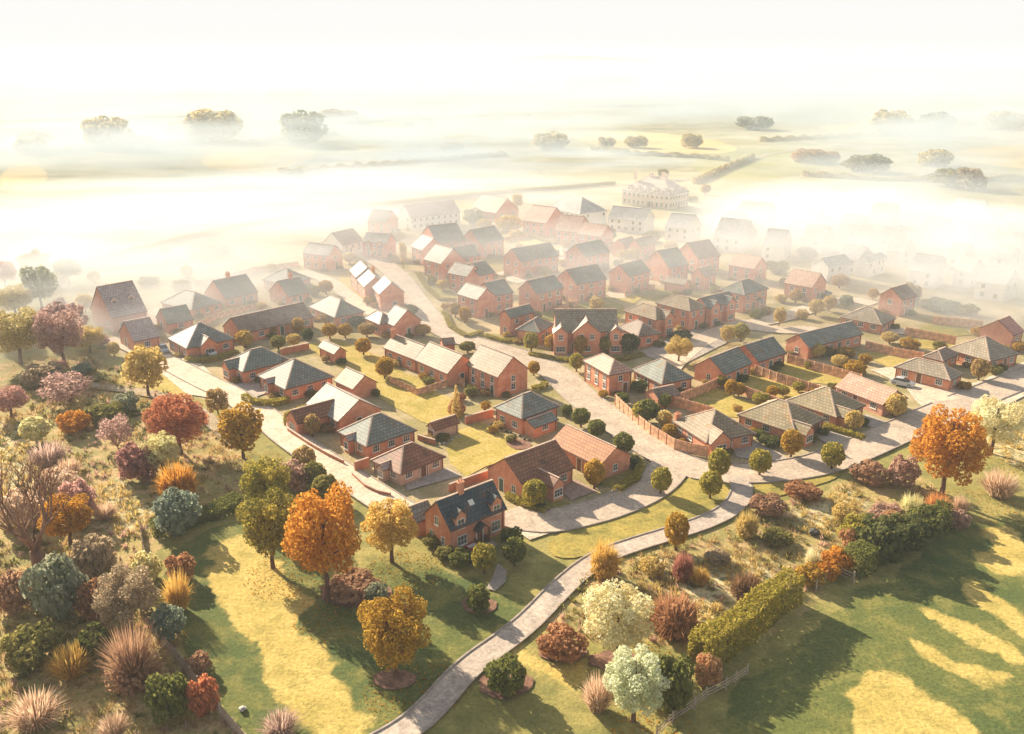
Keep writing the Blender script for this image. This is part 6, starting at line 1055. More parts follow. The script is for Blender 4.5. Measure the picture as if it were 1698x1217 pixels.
SE = [strip_edges(s[5], s[3]) for s in STRIPS]
def on_strip(q, skip):
    for j, (p, _, _) in enumerate(SE):
        if j == skip: continue
        w2 = STRIPS[j][3] / 2
        for c in p:
            if abs(c[0] - q.x) < w2 + 2 and abs(c[1] - q.y) < w2 + 2 and math.hypot(c[0] - q.x, c[1] - q.y) < w2 + .6: return True
    return False
for j, (n, m, lv, wd, kb, pts) in enumerate(STRIPS):
    p, Lq, Rq = SE[j]; z = ZR + .003 * j; mb = MB()
    for i in range(len(p) - 1):
        mb.face([(*Rq[i], z), (*Rq[i+1], z), (*Lq[i+1], z), (*Lq[i], z)])
    tag(link(n, mb.mesh(n, [m])), kind='structure')
    if kb:
        kbm = MB()
        for side in (Lq, Rq):
            for i in range(len(p) - 1):
                mid = (side[i] + side[i+1]) / 2
                if on_strip(mid, j): continue
                kbm.beam((*side[i], z + .03), (*side[i+1], z + .03), .2, .16)
        tag(link('kerb', kbm.mesh('kerb', ['kerb'])), kind='structure')
def pip(X, Y, poly):
    c = np.zeros(X.shape, bool); n = len(poly)
    for i in range(n):
        (ax, ay), (bx, by) = poly[i], poly[i-1]
        if ay == by: continue
        c ^= ((ay > Y) != (by > Y)) & (X < (bx - ax)*(Y - ay)/(by - ay) + ax)
    return c
def fnoise(X, Y, sc, seed, octv=4):
    rs = np.random.default_rng(seed); out = np.zeros(X.shape); amp = 1.
    for o in range(octv):
        G = rs.random((64, 64)); u, v = X*sc, Y*sc; iu, iv = np.floor(u).astype(int), np.floor(v).astype(int); fu, fv = u - iu, v - iv
        fu, fv = fu*fu*(3 - 2*fu), fv*fv*(3 - 2*fv); g = lambda a, b: G[a % 64, b % 64]
        out += amp*((g(iu, iv)*(1-fu) + g(iu+1, iv)*fu)*(1-fv) + (g(iu, iv+1)*(1-fu) + g(iu+1, iv+1)*fu)*fv - .5); amp *= .5; sc *= 2.1
    return out
def meadow_sheet():
    x0, x1, y0, y1, st_ = -120, 150, 50, 215, .62
    gx, gy = np.arange(x0, x1, st_), np.arange(y0, y1, st_); X, Y = np.meshgrid(gx, gy)
    wts = {}
    for key, soft, am in (('pasture', 1.2, 1.2), ('lawn_dark', 1.0, 1.0), ('painted_sun', 1.1, 1.2), ('scrub', 1.3, 1.8), ('scrub_pale', 1.6, 2.6)):
        acc = np.zeros(X.shape); K = 14; rs = np.random.default_rng(5)
        wx = fnoise(X, Y, .22, 11, 5)*am*2; wy = fnoise(X, Y, .22, 12, 5)*am*2
        for k in range(K):
            dx, dy = rs.normal(size=2)*soft*.7; m = np.zeros(X.shape, bool)
            for n, mm, l, p in AREAS:
                if mm == key: m |= pip(X + wx + dx, Y + wy + dy, smooth_poly(p, True, 2))
            acc += m
        wts[key] = acc/K
    wts['pasture'] = np.maximum(wts['pasture'], wts['lawn_dark'])
    Z = .0035 + 0*X; V = np.stack([X, Y, Z], 2).reshape(-1, 3); ny, nx = X.shape
    a = (np.arange(ny-1)[:,None]*nx + np.arange(nx-1)[None]).ravel(); F = np.stack([a, a+1, a+nx+1, a+nx], 1)
    me = bpy.data.meshes.new('meadow_ground'); me.vertices.add(len(V)); me.vertices.foreach_set('co', V.astype(np.float32).ravel())
    me.loops.add(F.size); me.loops.foreach_set('vertex_index', F.astype(np.int32).ravel()); me.polygons.add(len(F)); me.polygons.foreach_set('loop_start', np.arange(0, F.size, 4, dtype=np.int32))
    for key in ('pasture', 'painted_sun', 'scrub', 'scrub_pale'):
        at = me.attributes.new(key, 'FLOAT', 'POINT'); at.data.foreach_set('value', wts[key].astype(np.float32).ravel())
    me.update(calc_edges=True)
    m, nt = new_mat('meadow_mix'); v = objvec(nt)
    def tones(a, b, c, s1, s2):
        n1 = ramp(nt, noise(nt, v, s1, 5, .6), .36, .64); n2 = ramp(nt, noise(nt, v, s2, 6, .68), .44, .64); return mixc(nt, n2, mixc(nt, n1, a, b), c)
    A = lambda k: N(nt, 'ShaderNodeAttribute', attribute_name=k).outputs['Fac']
    fine = noise(nt, v, 1.1, 5, .75)
    def wgt(k, lo=.82, hi=1.18):                                 # breaks the soft edge up into tufts
        ad = N(nt, 'ShaderNodeMath', operation='ADD'); lk(nt, A(k), ad.inputs[0]); lk(nt, fine, ad.inputs[1]); return ramp(nt, ad.outputs[0], lo, hi)
    col = tones((.30,.26,.08), (.40,.33,.11), (.22,.21,.065), .08, .3)
    col = mixc(nt, wgt('pasture'), col, tones((.10,.13,.04), (.15,.165,.046), (.23,.215,.062), .06, .28))  # green pasture, kept dark with hedge and tree shade in its colour
    col = mixc(nt, wgt('scrub'), col, tones((.42,.33,.12), (.27,.24,.085), (.54,.37,.18), .10, .34))
    col = mixc(nt, wgt('scrub_pale'), col, tones((.60,.49,.25), (.70,.58,.33), (.20,.19,.075), .2, .75))
    col = mixc(nt, wgt('painted_sun', .76, 1.2), col, tones((.56,.41,.115), (.64,.47,.15), (.42,.33,.09), .12, .4))  # sunlit streaks painted as paler grass across the front fields
    g = N(nt, 'ShaderNodeMapRange'); lk(nt, noise(nt, v, 2.4, 5, .75), g.inputs[0]); g.inputs['From Min'].default_value = .3; g.inputs['From Max'].default_value = .7; g.inputs['To Min'].default_value = .62; g.inputs['To Max'].default_value = 1.38
    mu = N(nt, 'ShaderNodeVectorMath', operation='SCALE'); lk(nt, col, mu.inputs[0]); lk(nt, g.outputs[0], mu.inputs['Scale'])
    out_bsdf(nt, mu.outputs[0], .95, .1, g.outputs[0], .35, .3)
    me.materials.append(m); tag(link('meadow_ground', me), kind='structure')
meadow_sheet()
# far hills
def hills(name, y0, y1, hmax, seed, x0=-4500, x1=4500):
    mb = MB(); nx, ny = 90, 10; P = []
    for j in range(ny + 1):
        for i in range(nx + 1):
            x = x0 + (x1 - x0) * i / nx; y = y0 + (y1 - y0) * j / ny
            e = math.sin(math.pi * j / ny) ** 1.4
            hh = max(0, mnoise.noise(Vector((x / 900 + seed, y / 1500, seed))) * .6 + .4 + .12 * mnoise.noise(Vector((x / 120, y / 200, seed))))
            P.append((x, y, e * hh * hmax - .5))
    mb.v = P
    for j in range(ny):
        for i in range(nx):
            a = j * (nx + 1) + i; mb.f.append((a, a + 1, a + nx + 2, a + nx + 1)); mb.m.append(0); mb.uv.append([(0, 0)] * 4)
    tag(link(name, mb.mesh(name, ['hill'], True)), kind='structure')
hills('hills', 1500, 2300, 46, 3.1); hills('hills', 3000, 4800, 105, 8.7, -7000, 7000)

# ------------------------------------------------------------------ houses
T = .17
def tan(d): return math.tan(R(d))
def add_block(wb, rb, cb, rect, z0, h, rf, pitch, rm=0, wall=True, wm=0, ov=.32):
    u0, v0, u1, v1 = rect; lu, lv = u1 - u0, v1 - v0; tp = tan(pitch)
    def fu(p): return p
    sw = rf == 'gL'                     # work with the ridge along the first axis, swap back
    def P(a, b, z): return (b, a, z) if sw else (a, b, z)
    a0, b0, a1, b1 = (v0, u0, v1, u1) if sw else (u0, v0, u1, v1)
    def face(pts, mi, uv=None, mbx=rb):
        if sw: pts = pts[::-1]; uv = uv[::-1] if uv else None
        mbx.face([P(*q) for q in pts], mi, uv)
    if rf[0] == 'g':
        hs = (b1 - b0) / 2; bm_ = (b0 + b1) / 2; zr = h + hs * tp; sl = math.hypot(hs, hs * tp); la = a1 - a0
        face([(a0,b0,h),(a1,b0,h),(a1,bm_,zr),(a0,bm_,zr)], rm, [(0,0),(la,0),(la,sl),(0,sl)])
        face([(a1,b1,h),(a0,b1,h),(a0,bm_,zr),(a1,bm_,zr)], rm, [(0,0),(la,0),(la,sl),(0,sl)])
        face([(a0,b0,h-T),(a0,bm_,zr-T),(a1,bm_,zr-T),(a1,b0,h-T)], 1)
        face([(a0,b1,h-T),(a1,b1,h-T),(a1,bm_,zr-T),(a0,bm_,zr-T)], 1)
        face([(a0,b0,h-T),(a1,b0,h-T),(a1,b0,h),(a0,b0,h)], 1); face([(a1,b1,h-T),(a0,b1,h-T),(a0,b1,h),(a1,b1,h)], 1)
        for a, s in ((a0, 1), (a1, -1)):
            q = [(a,b0,h),(a,bm_,zr),(a,bm_,zr-T),(a,b0,h-T)]; q2 = [(a,bm_,zr),(a,b1,h),(a,b1,h-T),(a,bm_,zr-T)]
            face(q[::-s] if s < 0 else q, 1); face(q2[::-1] if s < 0 else q2, 1)
        if cb is not None: cb.beam(P(a0,bm_,zr+.02), P(a1,bm_,zr+.02), .26, .12)
        if wall:
            g = .14; e = h - T + ov * tp + .06; zt = zr - T + .05
            x0, x1, y0, y1 = a0 + g, a1 - g, b0 + ov, b1 - ov
            face([(x0,y0,z0),(x1,y0,z0),(x1,y0,e),(x0,y0,e)], wm, None, wb); face([(x1,y1,z0),(x0,y1,z0),(x0,y1,e),(x1,y1,e)], wm, None, wb)
            face([(x0,y1,z0),(x0,y0,z0),(x0,y0,e),(x0,bm_,zt),(x0,y1,e)], wm, None, wb); face([(x1,y0,z0),(x1,y1,z0),(x1,y1,e),(x1,bm_,zt),(x1,y0,e)], wm, None, wb)
        return zr
    s = min(lu, lv) / 2 * .999; zr = h + s * tp; sl = math.hypot(s, s * tp)
    if lu >= lv: A, Bq = (u0 + s, (v0+v1)/2, zr), (u1 - s, (v0+v1)/2, zr)
    else: A, Bq = ((u0+u1)/2, v0 + s, zr), ((u0+u1)/2, v1 - s, zr)
    c = [(u0,v0,h),(u1,v0,h),(u1,v1,h),(u0,v1,h)]
    if lu >= lv: F = [[c[0],c[1],Bq,A],[c[1],c[2],Bq],[c[2],c[3],A,Bq],[c[3],c[0],A]]
    else: F = [[c[0],c[1],A],[c[1],c[2],Bq,A],[c[2],c[3],Bq],[c[3],c[0],A,Bq]]
    for f in F:
        p0 = Vector(f[0]); e = (Vector(f[1]) - p0); ln_ = e.length; e.normalize()
        uv = []
        for q in f:
            d = Vector(q) - p0; a = d.dot(e); uv.append((a, (d - e * a).length))
        rb.face(f, rm, uv)
    for i in range(4):
        p, q = c[i], c[(i+1) % 4]; rb.face([(p[0],p[1],h-T),(q[0],q[1],h-T),q,p], 1)
    rb.face([(x,y,h-T) for x, y, _ in c[::-1]], 1)
    if cb is not None:
        cb.beam(A, Bq, .26, .12)
        for q, e in ((c[0], A), (c[3], A if lu >= lv else Bq), (c[1], Bq if lu >= lv else A), (c[2], Bq)): cb.beam(q, e, .22, .1)
    if wall:
        x0, x1, y0, y1, e = u0 + ov, u1 - ov, v0 + ov, v1 - ov, h - T + .02
        for p, q in (((x0,y0),(x1,y0)),((x1,y0),(x1,y1)),((x1,y1),(x0,y1)),((x0,y1),(x0,y0))):
            wb.face([(*p,z0),(*q,z0),(*q,e),(*p,e)], wm)
    return zr

WCACHE = {}
def window_meshes(w, h, style=0):
    k = (round(w, 2), round(h, 2), style)
    if k in WCACHE: return WCACHE[k]
    fr = MB(); t = .075; y0, y1 = -.07, .02
    fr.box(-w/2, y0, 0, -w/2+t, y1, h); fr.box(w/2-t, y0, 0, w/2, y1, h); fr.box(-w/2+t, y0, h-t, w/2-t, y1, h, 0, True); fr.box(-w/2+t, y0, 0, w/2-t, y1, t)
    nb = 1 if w < 1.15 else 2
    for i in range(1, nb + 1):
        x = -w/2 + w * i / (nb + 1); fr.box(x-.025, y0+.01, t, x+.025, y1, h-t)
    for zz in ([h*.5] if h < 1.5 else [h*.36, h*.66]): fr.box(-w/2+t, y0+.015, zz-.02, w/2-t, y1, zz+.02)
    fr.box(-w/2-.08, -.14, -.09, w/2+.08, .02, -.002, 0, True)
    pn = MB(); pn.face([(-w/2+t*.6, -.03, t*.6), (w/2-t*.6, -.03, t*.6), (w/2-t*.6, -.03, h-t*.6), (-w/2+t*.6, -.03, h-t*.6)])
    WCACHE[k] = (fr.mesh('window', ['trim']), pn.mesh('pane', ['glass'])); return WCACHE[k]
DCACHE = {}
def door_mesh(w, h, mat, garage=False):
    k = (w, h, mat, garage)
    if k not in DCACHE:
        mb = MB(); mb.box(-w/2-.1, -.1, 0, -w/2, .02, h+.1, 1); mb.box(w/2, -.1, 0, w/2+.1, .02, h+.1, 1); mb.box(-w/2, -.1, h, w/2, .02, h+.1, 1, True)
        n = 5 if garage else 2
        for i in range(n):
            for j in range(1 if garage else 3):
                hh = h if garage else h / 3
                a = -w/2 + w * i / n; mb.box(a + .02, -.05, j * hh + .02, a + w / n - .02, .02, (j + 1) * hh - .02, 0, True)
        mb.box(-w/2, -.025, 0, w/2, .02, h, 0)
        DCACHE[k] = mb.mesh('door', [mat, 'trim'])
    return DCACHE[k]
def put_window(parent, face, pos, z, w, h):
    """face 'R': wall looking to -v; 'L': wall looking to -u"""
    f, p = window_meshes(w, h)
    o = link('window', f, parent, (pos[0], pos[1], z), 0 if face == 'R' else R(-90)); link('pane', p, o); return o

def build_house(d):
    H0 = MB(); RB = MB(); CB = MB(); ghost = d.get('ghost')
    rr = random.Random(d['label'])
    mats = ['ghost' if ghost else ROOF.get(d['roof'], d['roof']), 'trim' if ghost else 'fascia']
    def rmi(k):
        if not k: return 0
        k = ROOF.get(k, k)
        if k not in mats: mats.append(k)
        return mats.index(k)
    root = bpy.data.objects.new('house', None); COL.objects.link(root); root.location = (*d['loc'], 0); root.rotation_euler = (0, 0, d['rot'])
    sp = d.get('special')
    cat = 'manor' if sp == 'manor' else 'shed' if 'shed' in d['label'].split(' with')[0] else 'garage' if 'garage' in d['label'].split(' with')[0] else 'house'
    root.name = {'manor': 'manor_house', 'shed': 'garden_shed', 'garage': 'garage_building'}.get(cat, 'bungalow' if 'bungalow' in d['label'] else 'brick_house' if d['wall'] == 'brick' else 'house')
    tag(root, d['label'], cat, d.get('group'))
    blocks = [list(b) for b in d['blocks']]
    zr0 = []; rects = []
    for i, (u0, v0, lu, lv, h, rf, p, rm, nw) in enumerate(blocks):
        h2 = h - .013 * i
        zr0.append(add_block(H0, RB, CB, (u0, v0, u0+lu, v0+lv), -.1, h2, rf, p, rmi(rm))); rects.append((u0, v0, u0+lu, v0+lv))
    baywins = []
    for q in d.get('bays', []):
        bi, fc, t, wd, dp = q[:5]; rm = q[5] if len(q) > 5 else None
        u0, v0, lu, lv, h, rf, p = blocks[bi][:7]; hb = h - .03
        if fc == 'R':
            uc = u0 + lu * t; back = wd / 2 * 1.25 if rf in ('gR', 'h') else .6
            rc = (uc - wd/2, v0 - dp, uc + wd/2, v0 + back); add_block(H0, RB, CB, rc, -.1, hb, 'gL', 40, rmi(rm), True)
            baywins.append(('R', (uc, v0 - dp + .14), wd, hb)); rects.append(rc)
        else:
            vc = v0 + lv * t; back = wd / 2 * 1.25
            rc = (u0 - dp, vc - wd/2, u0 + back, vc + wd/2); add_block(H0, RB, CB, rc, -.1, hb, 'gR', 40, rmi(rm), True)
            baywins.append(('L', (u0 - dp + .14, vc), wd, hb)); rects.append(rc)
    wall = link('wall', H0.mesh('wall', [d['wall']]), root)
    roof = link('roof', RB.mesh('roof', mats), root)
    link('ridge_tiles', CB.mesh('ridge_tiles', ['trim' if ghost else 'ridge']), roof)
    if not ghost:
        for u0, v0, lu, lv, h, rf, p, rm, nw in blocks:
            gb = MB()
            if rf != 'gL': gb.beam((u0, v0 - .05, h - .1), (u0 + lu, v0 - .05, h - .1), .11, .1)
            if rf != 'gR': gb.beam((u0 - .05, v0, h - .1), (u0 - .05, v0 + lv, h - .1), .11, .1)
            g1 = .3
            if rf != 'gL': gb.beam((u0 + lu - .5, v0 + g1 - .06, 0), (u0 + lu - .5, v0 + g1 - .06, h - .15), .08); gb.beam((u0 + lu - .5, v0 + g1 - .06, h - .12), (u0 + lu - .5, v0 - .05, h - .1), .08)
            if rf != 'gR': gb.beam((u0 + g1 - .06, v0 + lv - .5, 0), (u0 + g1 - .06, v0 + lv - .5, h - .15), .08); gb.beam((u0 + g1 - .06, v0 + lv - .5, h - .12), (u0 - .05, v0 + lv - .5, h - .1), .08)
            link('gutter', gb.mesh('gutter', ['fascia']), root)
    taken = []
    def free(face, x, y, own):
        for k, rc in enumerate(rects):
            if k == own: continue
            if rc[0] - .3 < x < rc[2] + .3 and rc[1] - .3 < y < rc[3] + .3: return False
        return all(abs(tx - x) + abs(ty - y) > 1.7 for f, tx, ty in taken if f == face)
    def door_at(spec, w, h, mat, garage=False):
        fc, t = spec[0], spec[1]; u0, v0, lu, lv, hh, rf, p = blocks[0][:7]
        g = .32 if rf == 'h' or (rf == 'gR') == (fc == 'R') else .14
        pos = (u0 + lu * t, v0 + g) if fc == 'R' else (u0 + g, v0 + lv * t)
        link('garage_door' if garage else 'door', door_mesh(w, h, mat, garage), root, (*pos, .02), 0 if fc == 'R' else R(-90)); taken.append((fc, *pos))
    if d.get('garage'): door_at(d['garage'], d['garage'][2], min(2.0, blocks[0][4] - .35), 'door_wood', True)
    if sp != 'manor' and not blocks[0][8] and not ghost:
        door_at(d.get('door') or (rr.choice('RL') if blocks[0][4] < 3 else 'R', rr.uniform(.4, .6)), .95, min(2.0, blocks[0][4] - .3), rr.choice(['door_wood', 'door_green']))
    for i, (u0, v0, lu, lv, h, rf, p, rm, nw) in enumerate(blocks):
        if nw or sp == 'cottage': continue
        two = h > 3.4; man = sp == 'manor'
        for fc in 'RL':
            ln_ = lu if fc == 'R' else lv; eave = rf == 'h' or (rf == 'gR') == (fc == 'R'); g = .32 if eave else .14
            step = 2.1 if man else 2.5 if eave else 3.3
            n = int((ln_ - 1.2) / step)
            if not eave: n = min(n, 2)
            if n < 1 and ln_ > 2.4: n = 1
            for k in range(n):
                s = (k + .5) / n * (ln_ - 1.0) + .5
                x, y = (u0 + s, v0 + g) if fc == 'R' else (u0 + g, v0 + s)
                for fl in range(2 if two else 1):
                    if not eave and not man and rr.random() < .4: continue
                    if ghost and rr.random() < .35: continue
                    if fl == 0 and not free(fc, x, y, i): continue
                    if fl == 1 and not all(not (rc[0]-.2 < x < rc[2]+.2 and rc[1]-.2 < y < rc[3]+.2) or blocks[j][4] < h - .8 for j, rc in enumerate(rects[:len(blocks)]) if j != i): continue
                    if two: ww, wh, z = (1.05, 1.25, .85) if fl == 0 else (1.0, 1.15, h - 1.62)
                    else: ww, wh, z = (1.3 if eave else .9), min(1.1, h - 1.15), .85
                    if man: ww, wh, z = (1.0, 1.7, .8) if fl == 0 else (1.0, 1.5, h - 2.2)
                    put_window(root, fc, (x, y), z, ww, wh)
    for fc, pos, wd, hb in baywins:
        if wd < 1.9: put_window(root, fc, pos, .7, wd - .75, hb - 1.05); continue
        put_window(root, fc, pos, .7, min(1.9, wd - 1.0), min(1.2, hb - 1.1))
        if hb > 3.4:
            for o in ((-1, 1) if wd > 5 else (0,)):
                q = (pos[0] + o * wd * .18, pos[1]) if fc == 'R' else (pos[0], pos[1] + o * wd * .18)
                put_window(root, fc, q, hb - 1.4, 1.0, 1.2)
    def chimney(u, v, zt, w=.75, hgt=1.3, z0=None):
        mb = MB(); z0 = zt - 1.2 if z0 is None else z0
        mb.box(u-w/2, v-w*.35, z0, u+w/2, v+w*.35, zt+hgt); mb.box(u-w/2-.08, v-w*.35-.08, zt+hgt, u+w/2+.08, v+w*.35+.08, zt+hgt+.14, 0, True)
        for s in (-.2, .2):
            mb.tube([(u+s*w*1.1, v, zt+hgt+.14), (u+s*w*1.1, v, zt+hgt+.55)], [.11, .09], 8, 1)
        link('chimney', mb.mesh('chimney', [d['wall'] if d['wall'] != 'white' else 'brick', 'pot']), roof)
    for cu, cv, *cz in d.get('chim', []):
        u0, v0, lu, lv, h, rf, p = blocks[0][:7]
        fx = 1 - abs(cu - .5) * 2 if rf == 'gL' else 1 - abs(cv - .5) * 2
        if cz: chimney(u0 + lu*cu, v0 + lv*cv, cz[0], .9, .9, 0); continue
        if rf == 'gL': u, v = u0 + lu * (.5 + (cu - .5) * .2), v0 + lv * min(cv, .95)
        else: u, v = u0 + lu * cu, v0 + lv * .5
        chimney(u, v, zr0[0], .9, 1.1)
    def dormer(u, v, zb, w, hw, dep, fc='R', wm=None, rm=None, ww=.95, wh=1.05, pitch=42):
        wb, rb2 = MB(), MB()
        rc, rf = ((u-w/2, v, u+w/2, v+dep), 'gL') if fc == 'R' else ((u, v-w/2, u+dep, v+w/2), 'gR')
        add_block(wb, rb2, None, rc, zb, zb + hw, rf, pitch, 0, True, 0, .12)
        dm = link('dormer', wb.mesh('dormer', [wm or d['wall']]), roof)
        link('dormer_roof', rb2.mesh('dormer_roof', [rm or mats[0], 'trim' if sp != 'cottage' else 'door_wood']), dm)
        put_window(dm, fc, (u, v + .14) if fc == 'R' else (u + .14, v), zb + .12, ww, wh)
    if sp == 'cottage':
        u0, v0, lu, lv, h, rf, p = blocks[0][:7]
        for t in (.2, .83): dormer(u0 + lu * t, v0 + .12, h - .45, 1.9, 1.75, 2.6, ww=1.1, wh=1.3, pitch=46)
        # front: two tall windows, door in a gabled porch; gable wall: three windows
        put_window(root, 'R', (u0 + lu*.22, v0 + .32), .75, 1.5, 1.35); put_window(root, 'R', (u0 + lu*.82, v0 + .32), .75, 1.45, 1.45)
        put_window(root, 'L', (u0 + .14, v0 + lv*.3), .8, .75, 1.15); put_window(root, 'L', (u0 + .14, v0 + lv*.72), .8, .75, 1.15); put_window(root, 'L', (u0 + .14, v0 + lv*.52), 3.1, .8, 1.2)
        link('door', door_mesh(.95, 2.05, 'door_wood'), root, (u0 + lu*.52, v0 + .32, .1))
        pb, prb = MB(), MB(); uc = u0 + lu*.52
        add_block(pb, prb, None, (uc-1.0, v0-.95, uc+1.0, v0+.5), 0, 2.25, 'gL', 45, 0, False)
        for sx in (-.8, .8): pb.box(uc+sx-.07, v0-.8, 0, uc+sx+.07, v0-.66, 2.2)
        for sx in (-.8, .8): pb.box(uc+sx-.04, v0-.66, 0, uc+sx+.04, v0+.3, .95)
        po = link('porch', pb.mesh('porch', ['door_wood']), root); link('porch_roof', prb.mesh('porch_roof', [mats[0], 'door_wood']), po)
        st_ = MB(); st_.box(uc-1.0, v0-2.0, 0, uc+1.2, v0-.5, .32); link('doorstep', st_.mesh('doorstep', ['kerb']), root)
        zc = h + lv*.27*tan(p); sk = MB(); sk.beam((u0+lu*.50, v0+lv*.24, h+lv*.24*tan(p)+.05), (u0+lu*.50, v0+lv*.33, h+lv*.33*tan(p)+.05), .75, .12)
        link('roof_window', sk.mesh('roof_window', ['trim']), roof)
        chimney(u0 + lu*.42, v0 + lv*.5, zr0[0], .8, 1.3)
    if sp == 'skylights':
        u0, v0, lu, lv, h, rf, p = blocks[0][:7]
        for t in (.25, .72): dormer(u0 + lu*t, v0 + lv*.2, h + lv*.16*tan(p), 1.6, 1.2, 1.6)
    if sp == 'porch':
        u0, v0, lu, lv, h, rf, p = blocks[0][:7]; pb, prb = MB(), MB(); uc = u0 + lu*.62
        add_block(pb, prb, None, (uc-1.1, v0-1.1, uc+1.1, v0+.4), 0, 2.3, 'gL', 32, 0, False)
        for sx in (-.9, .9): pb.box(uc+sx-.08, v0-.95, 0, uc+sx+.08, v0-.8, 2.2)
        po = link('porch', pb.mesh('porch', ['trim']), root); link('porch_roof', prb.mesh('porch_roof', ['white_tile', 'trim']), po)
    if sp == 'manor':
        u0, v0, lu, lv, h, rf, p = blocks[0][:7]
        cn = MB(); o = .1
        for zz, th, e in ((h - .75, .3, .2), (h - T - .32, .22, .12), (3.0, .18, .22)):
            x0, y0, x1, y1 = u0 + e, v0 + e, u0 + lu - e, v0 + lv - e
            cn.beam((x0,y0,zz),(x1,y0,zz),.22,th); cn.beam((x0,y0+.11,zz),(x0,y1,zz),.22,th); cn.beam((x1,y0+.11,zz),(x1,y1,zz),.22,th); cn.beam((x0,y1,zz),(x1,y1,zz),.22,th)
        link('cornice', cn.mesh('cornice', ['trim']), root)
        for k in range(5): dormer(u0 + .5, v0 + lv*(.14 + .18*k), h + .15, 1.7, 1.7, 2.2, 'L', 'manor', ww=1.1, wh=1.2, pitch=30)
        for k in range(3): dormer(u0 + lu*(.22 + .28*k), v0 + .5, h + .15, 1.7, 1.7, 2.2, 'R', 'manor', ww=1.1, wh=1.2, pitch=30)
        for cu, cv in ((.3, .85), (.5, .6), (.5, .3), (.72, .45)): chimney(u0 + lu*cu, v0 + lv*cv, zr0[0] - .6, 1.5, 1.9)
        link('door', door_mesh(1.4, 2.5, 'door_wood'), root, (u0 + lu*.5, v0 + .32, .02)); link('door', door_mesh(1.4, 2.5, 'door_wood'), root, (u0 + .32, v0 + lv*.42, .02), R(-90))
    return root
for d in HOUSES: build_house(d)

# ------------------------------------------------------------------ plants
def mesh_np(name, V, F, tone, mats, smooth=False):
    me = bpy.data.meshes.new(name); k = F.shape[1]
    me.vertices.add(len(V)); me.vertices.foreach_set('co', V.astype(np.float32).ravel())
    me.loops.add(F.size); me.loops.foreach_set('vertex_index', F.astype(np.int32).ravel())
    me.polygons.add(len(F)); me.polygons.foreach_set('loop_start', np.arange(0, F.size, k, dtype=np.int32))
    at = me.attributes.new('tone', 'FLOAT', 'FACE'); at.data.foreach_set('value', tone.astype(np.float32))
    for m in mats: me.materials.append(m)
    me.update(calc_edges=True); me.validate(); return me
ZC = [1.0]
def leaves(C, Nn, size, rs, tone, asp=1.0):
    n = len(C); ref = rs.normal(size=(n, 3)); a = np.cross(Nn, ref); a /= np.linalg.norm(a, axis=1)[:, None] + 1e-9; b = np.cross(Nn, a)
    s = size * rs.uniform(.6, 1.4, (n, 1))
    a = a*np.array([1, 1, ZC[0]]); b = b*np.array([1, 1, ZC[0]])
    V = np.stack([C - a*s*.5*asp, C - b*s*.42, C + a*s*.5*asp, C + b*s*.42], 1).reshape(-1, 3)
    return V, np.arange(4*n).reshape(n, 4), tone
def crown(blobs, n, leaf, seed, shell=.62, up=.15):
    rs = np.random.default_rng(seed); B = np.array(blobs, float)   # cx cy cz rx ry rz
    area = (B[:,3]*B[:,4]*B[:,5])**(2/3); idx = rs.choice(len(B), n*2, p=area/area.sum())
    d = rs.normal(size=(n*2, 3)); d /= np.linalg.norm(d, axis=1)[:, None]
    rad = shell + (1.06 - shell)*rs.random((n*2, 1))**.55
    C = B[idx,:3] + d*B[idx,3:]*rad
    deep = np.zeros(n*2, bool)
    for k in range(len(B)):
        q = (((C - B[k,:3])/B[k,3:])**2).sum(1); deep |= (q < .42) & (idx != k)
    keep = np.nonzero(~deep)[0][:n]; C = C[keep]; d = d[keep]
    Nn = d*.75 + rs.normal(size=d.shape)*.5 + np.array([0, 0, up]); Nn /= np.linalg.norm(Nn, axis=1)[:, None]
    tone = np.clip(.45 + .3*rs.normal(size=len(C)) + (rs.random(len(B))-.5)[idx[keep]]*.5, 0, 1)
    return leaves(C, Nn, leaf, rs, tone)
def blob_set(rs, n, cz, R0, Rz, br):
    out = [(0, 0, cz, R0*.72, R0*.72, Rz*.72)]
    for i in range(n):
        th = i*2.399 + rs.uniform(-.3, .3); zz = -0.75 + 1.65*(i + .5)/n; q = math.sqrt(max(0, 1 - min(1, abs(zz))**2)); k = rs.uniform(.62, .82)
        b = br*rs.uniform(.75, 1.25)
        out.append((math.cos(th)*q*R0*k, math.sin(th)*q*R0*k, cz + zz*Rz*k, b, b, b*.9*Rz/R0))
    return out
def branchy(mb, p, d, ln_, r, lev, rs, spread=.55, upb=.25, mi=0, n=5):
    pts = [p]; q = p; dd = d
    for i in range(3):
        dd = (dd + Vector((rs.uniform(-.18,.18), rs.uniform(-.18,.18), rs.uniform(-.05,.15)))).normalized(); q = q + dd*ln_/3; pts.append(q)
    mb.tube(pts, [r, r*.85, r*.7, r*.5], n, mi)
    if lev <= 0: return
    for i in range(rs.choice((2, 3, 3))):
        th = rs.uniform(0, 6.28); side = Vector((math.cos(th), math.sin(th), 0)); nd = (dd + side*spread*rs.uniform(.7, 1.3) + Vector((0, 0, upb))).normalized()
        branchy(mb, pts[rs.choice((2, 3))], nd, ln_*rs.uniform(.6, .8), r*.55, lev-1, rs, spread, upb, mi, 4)
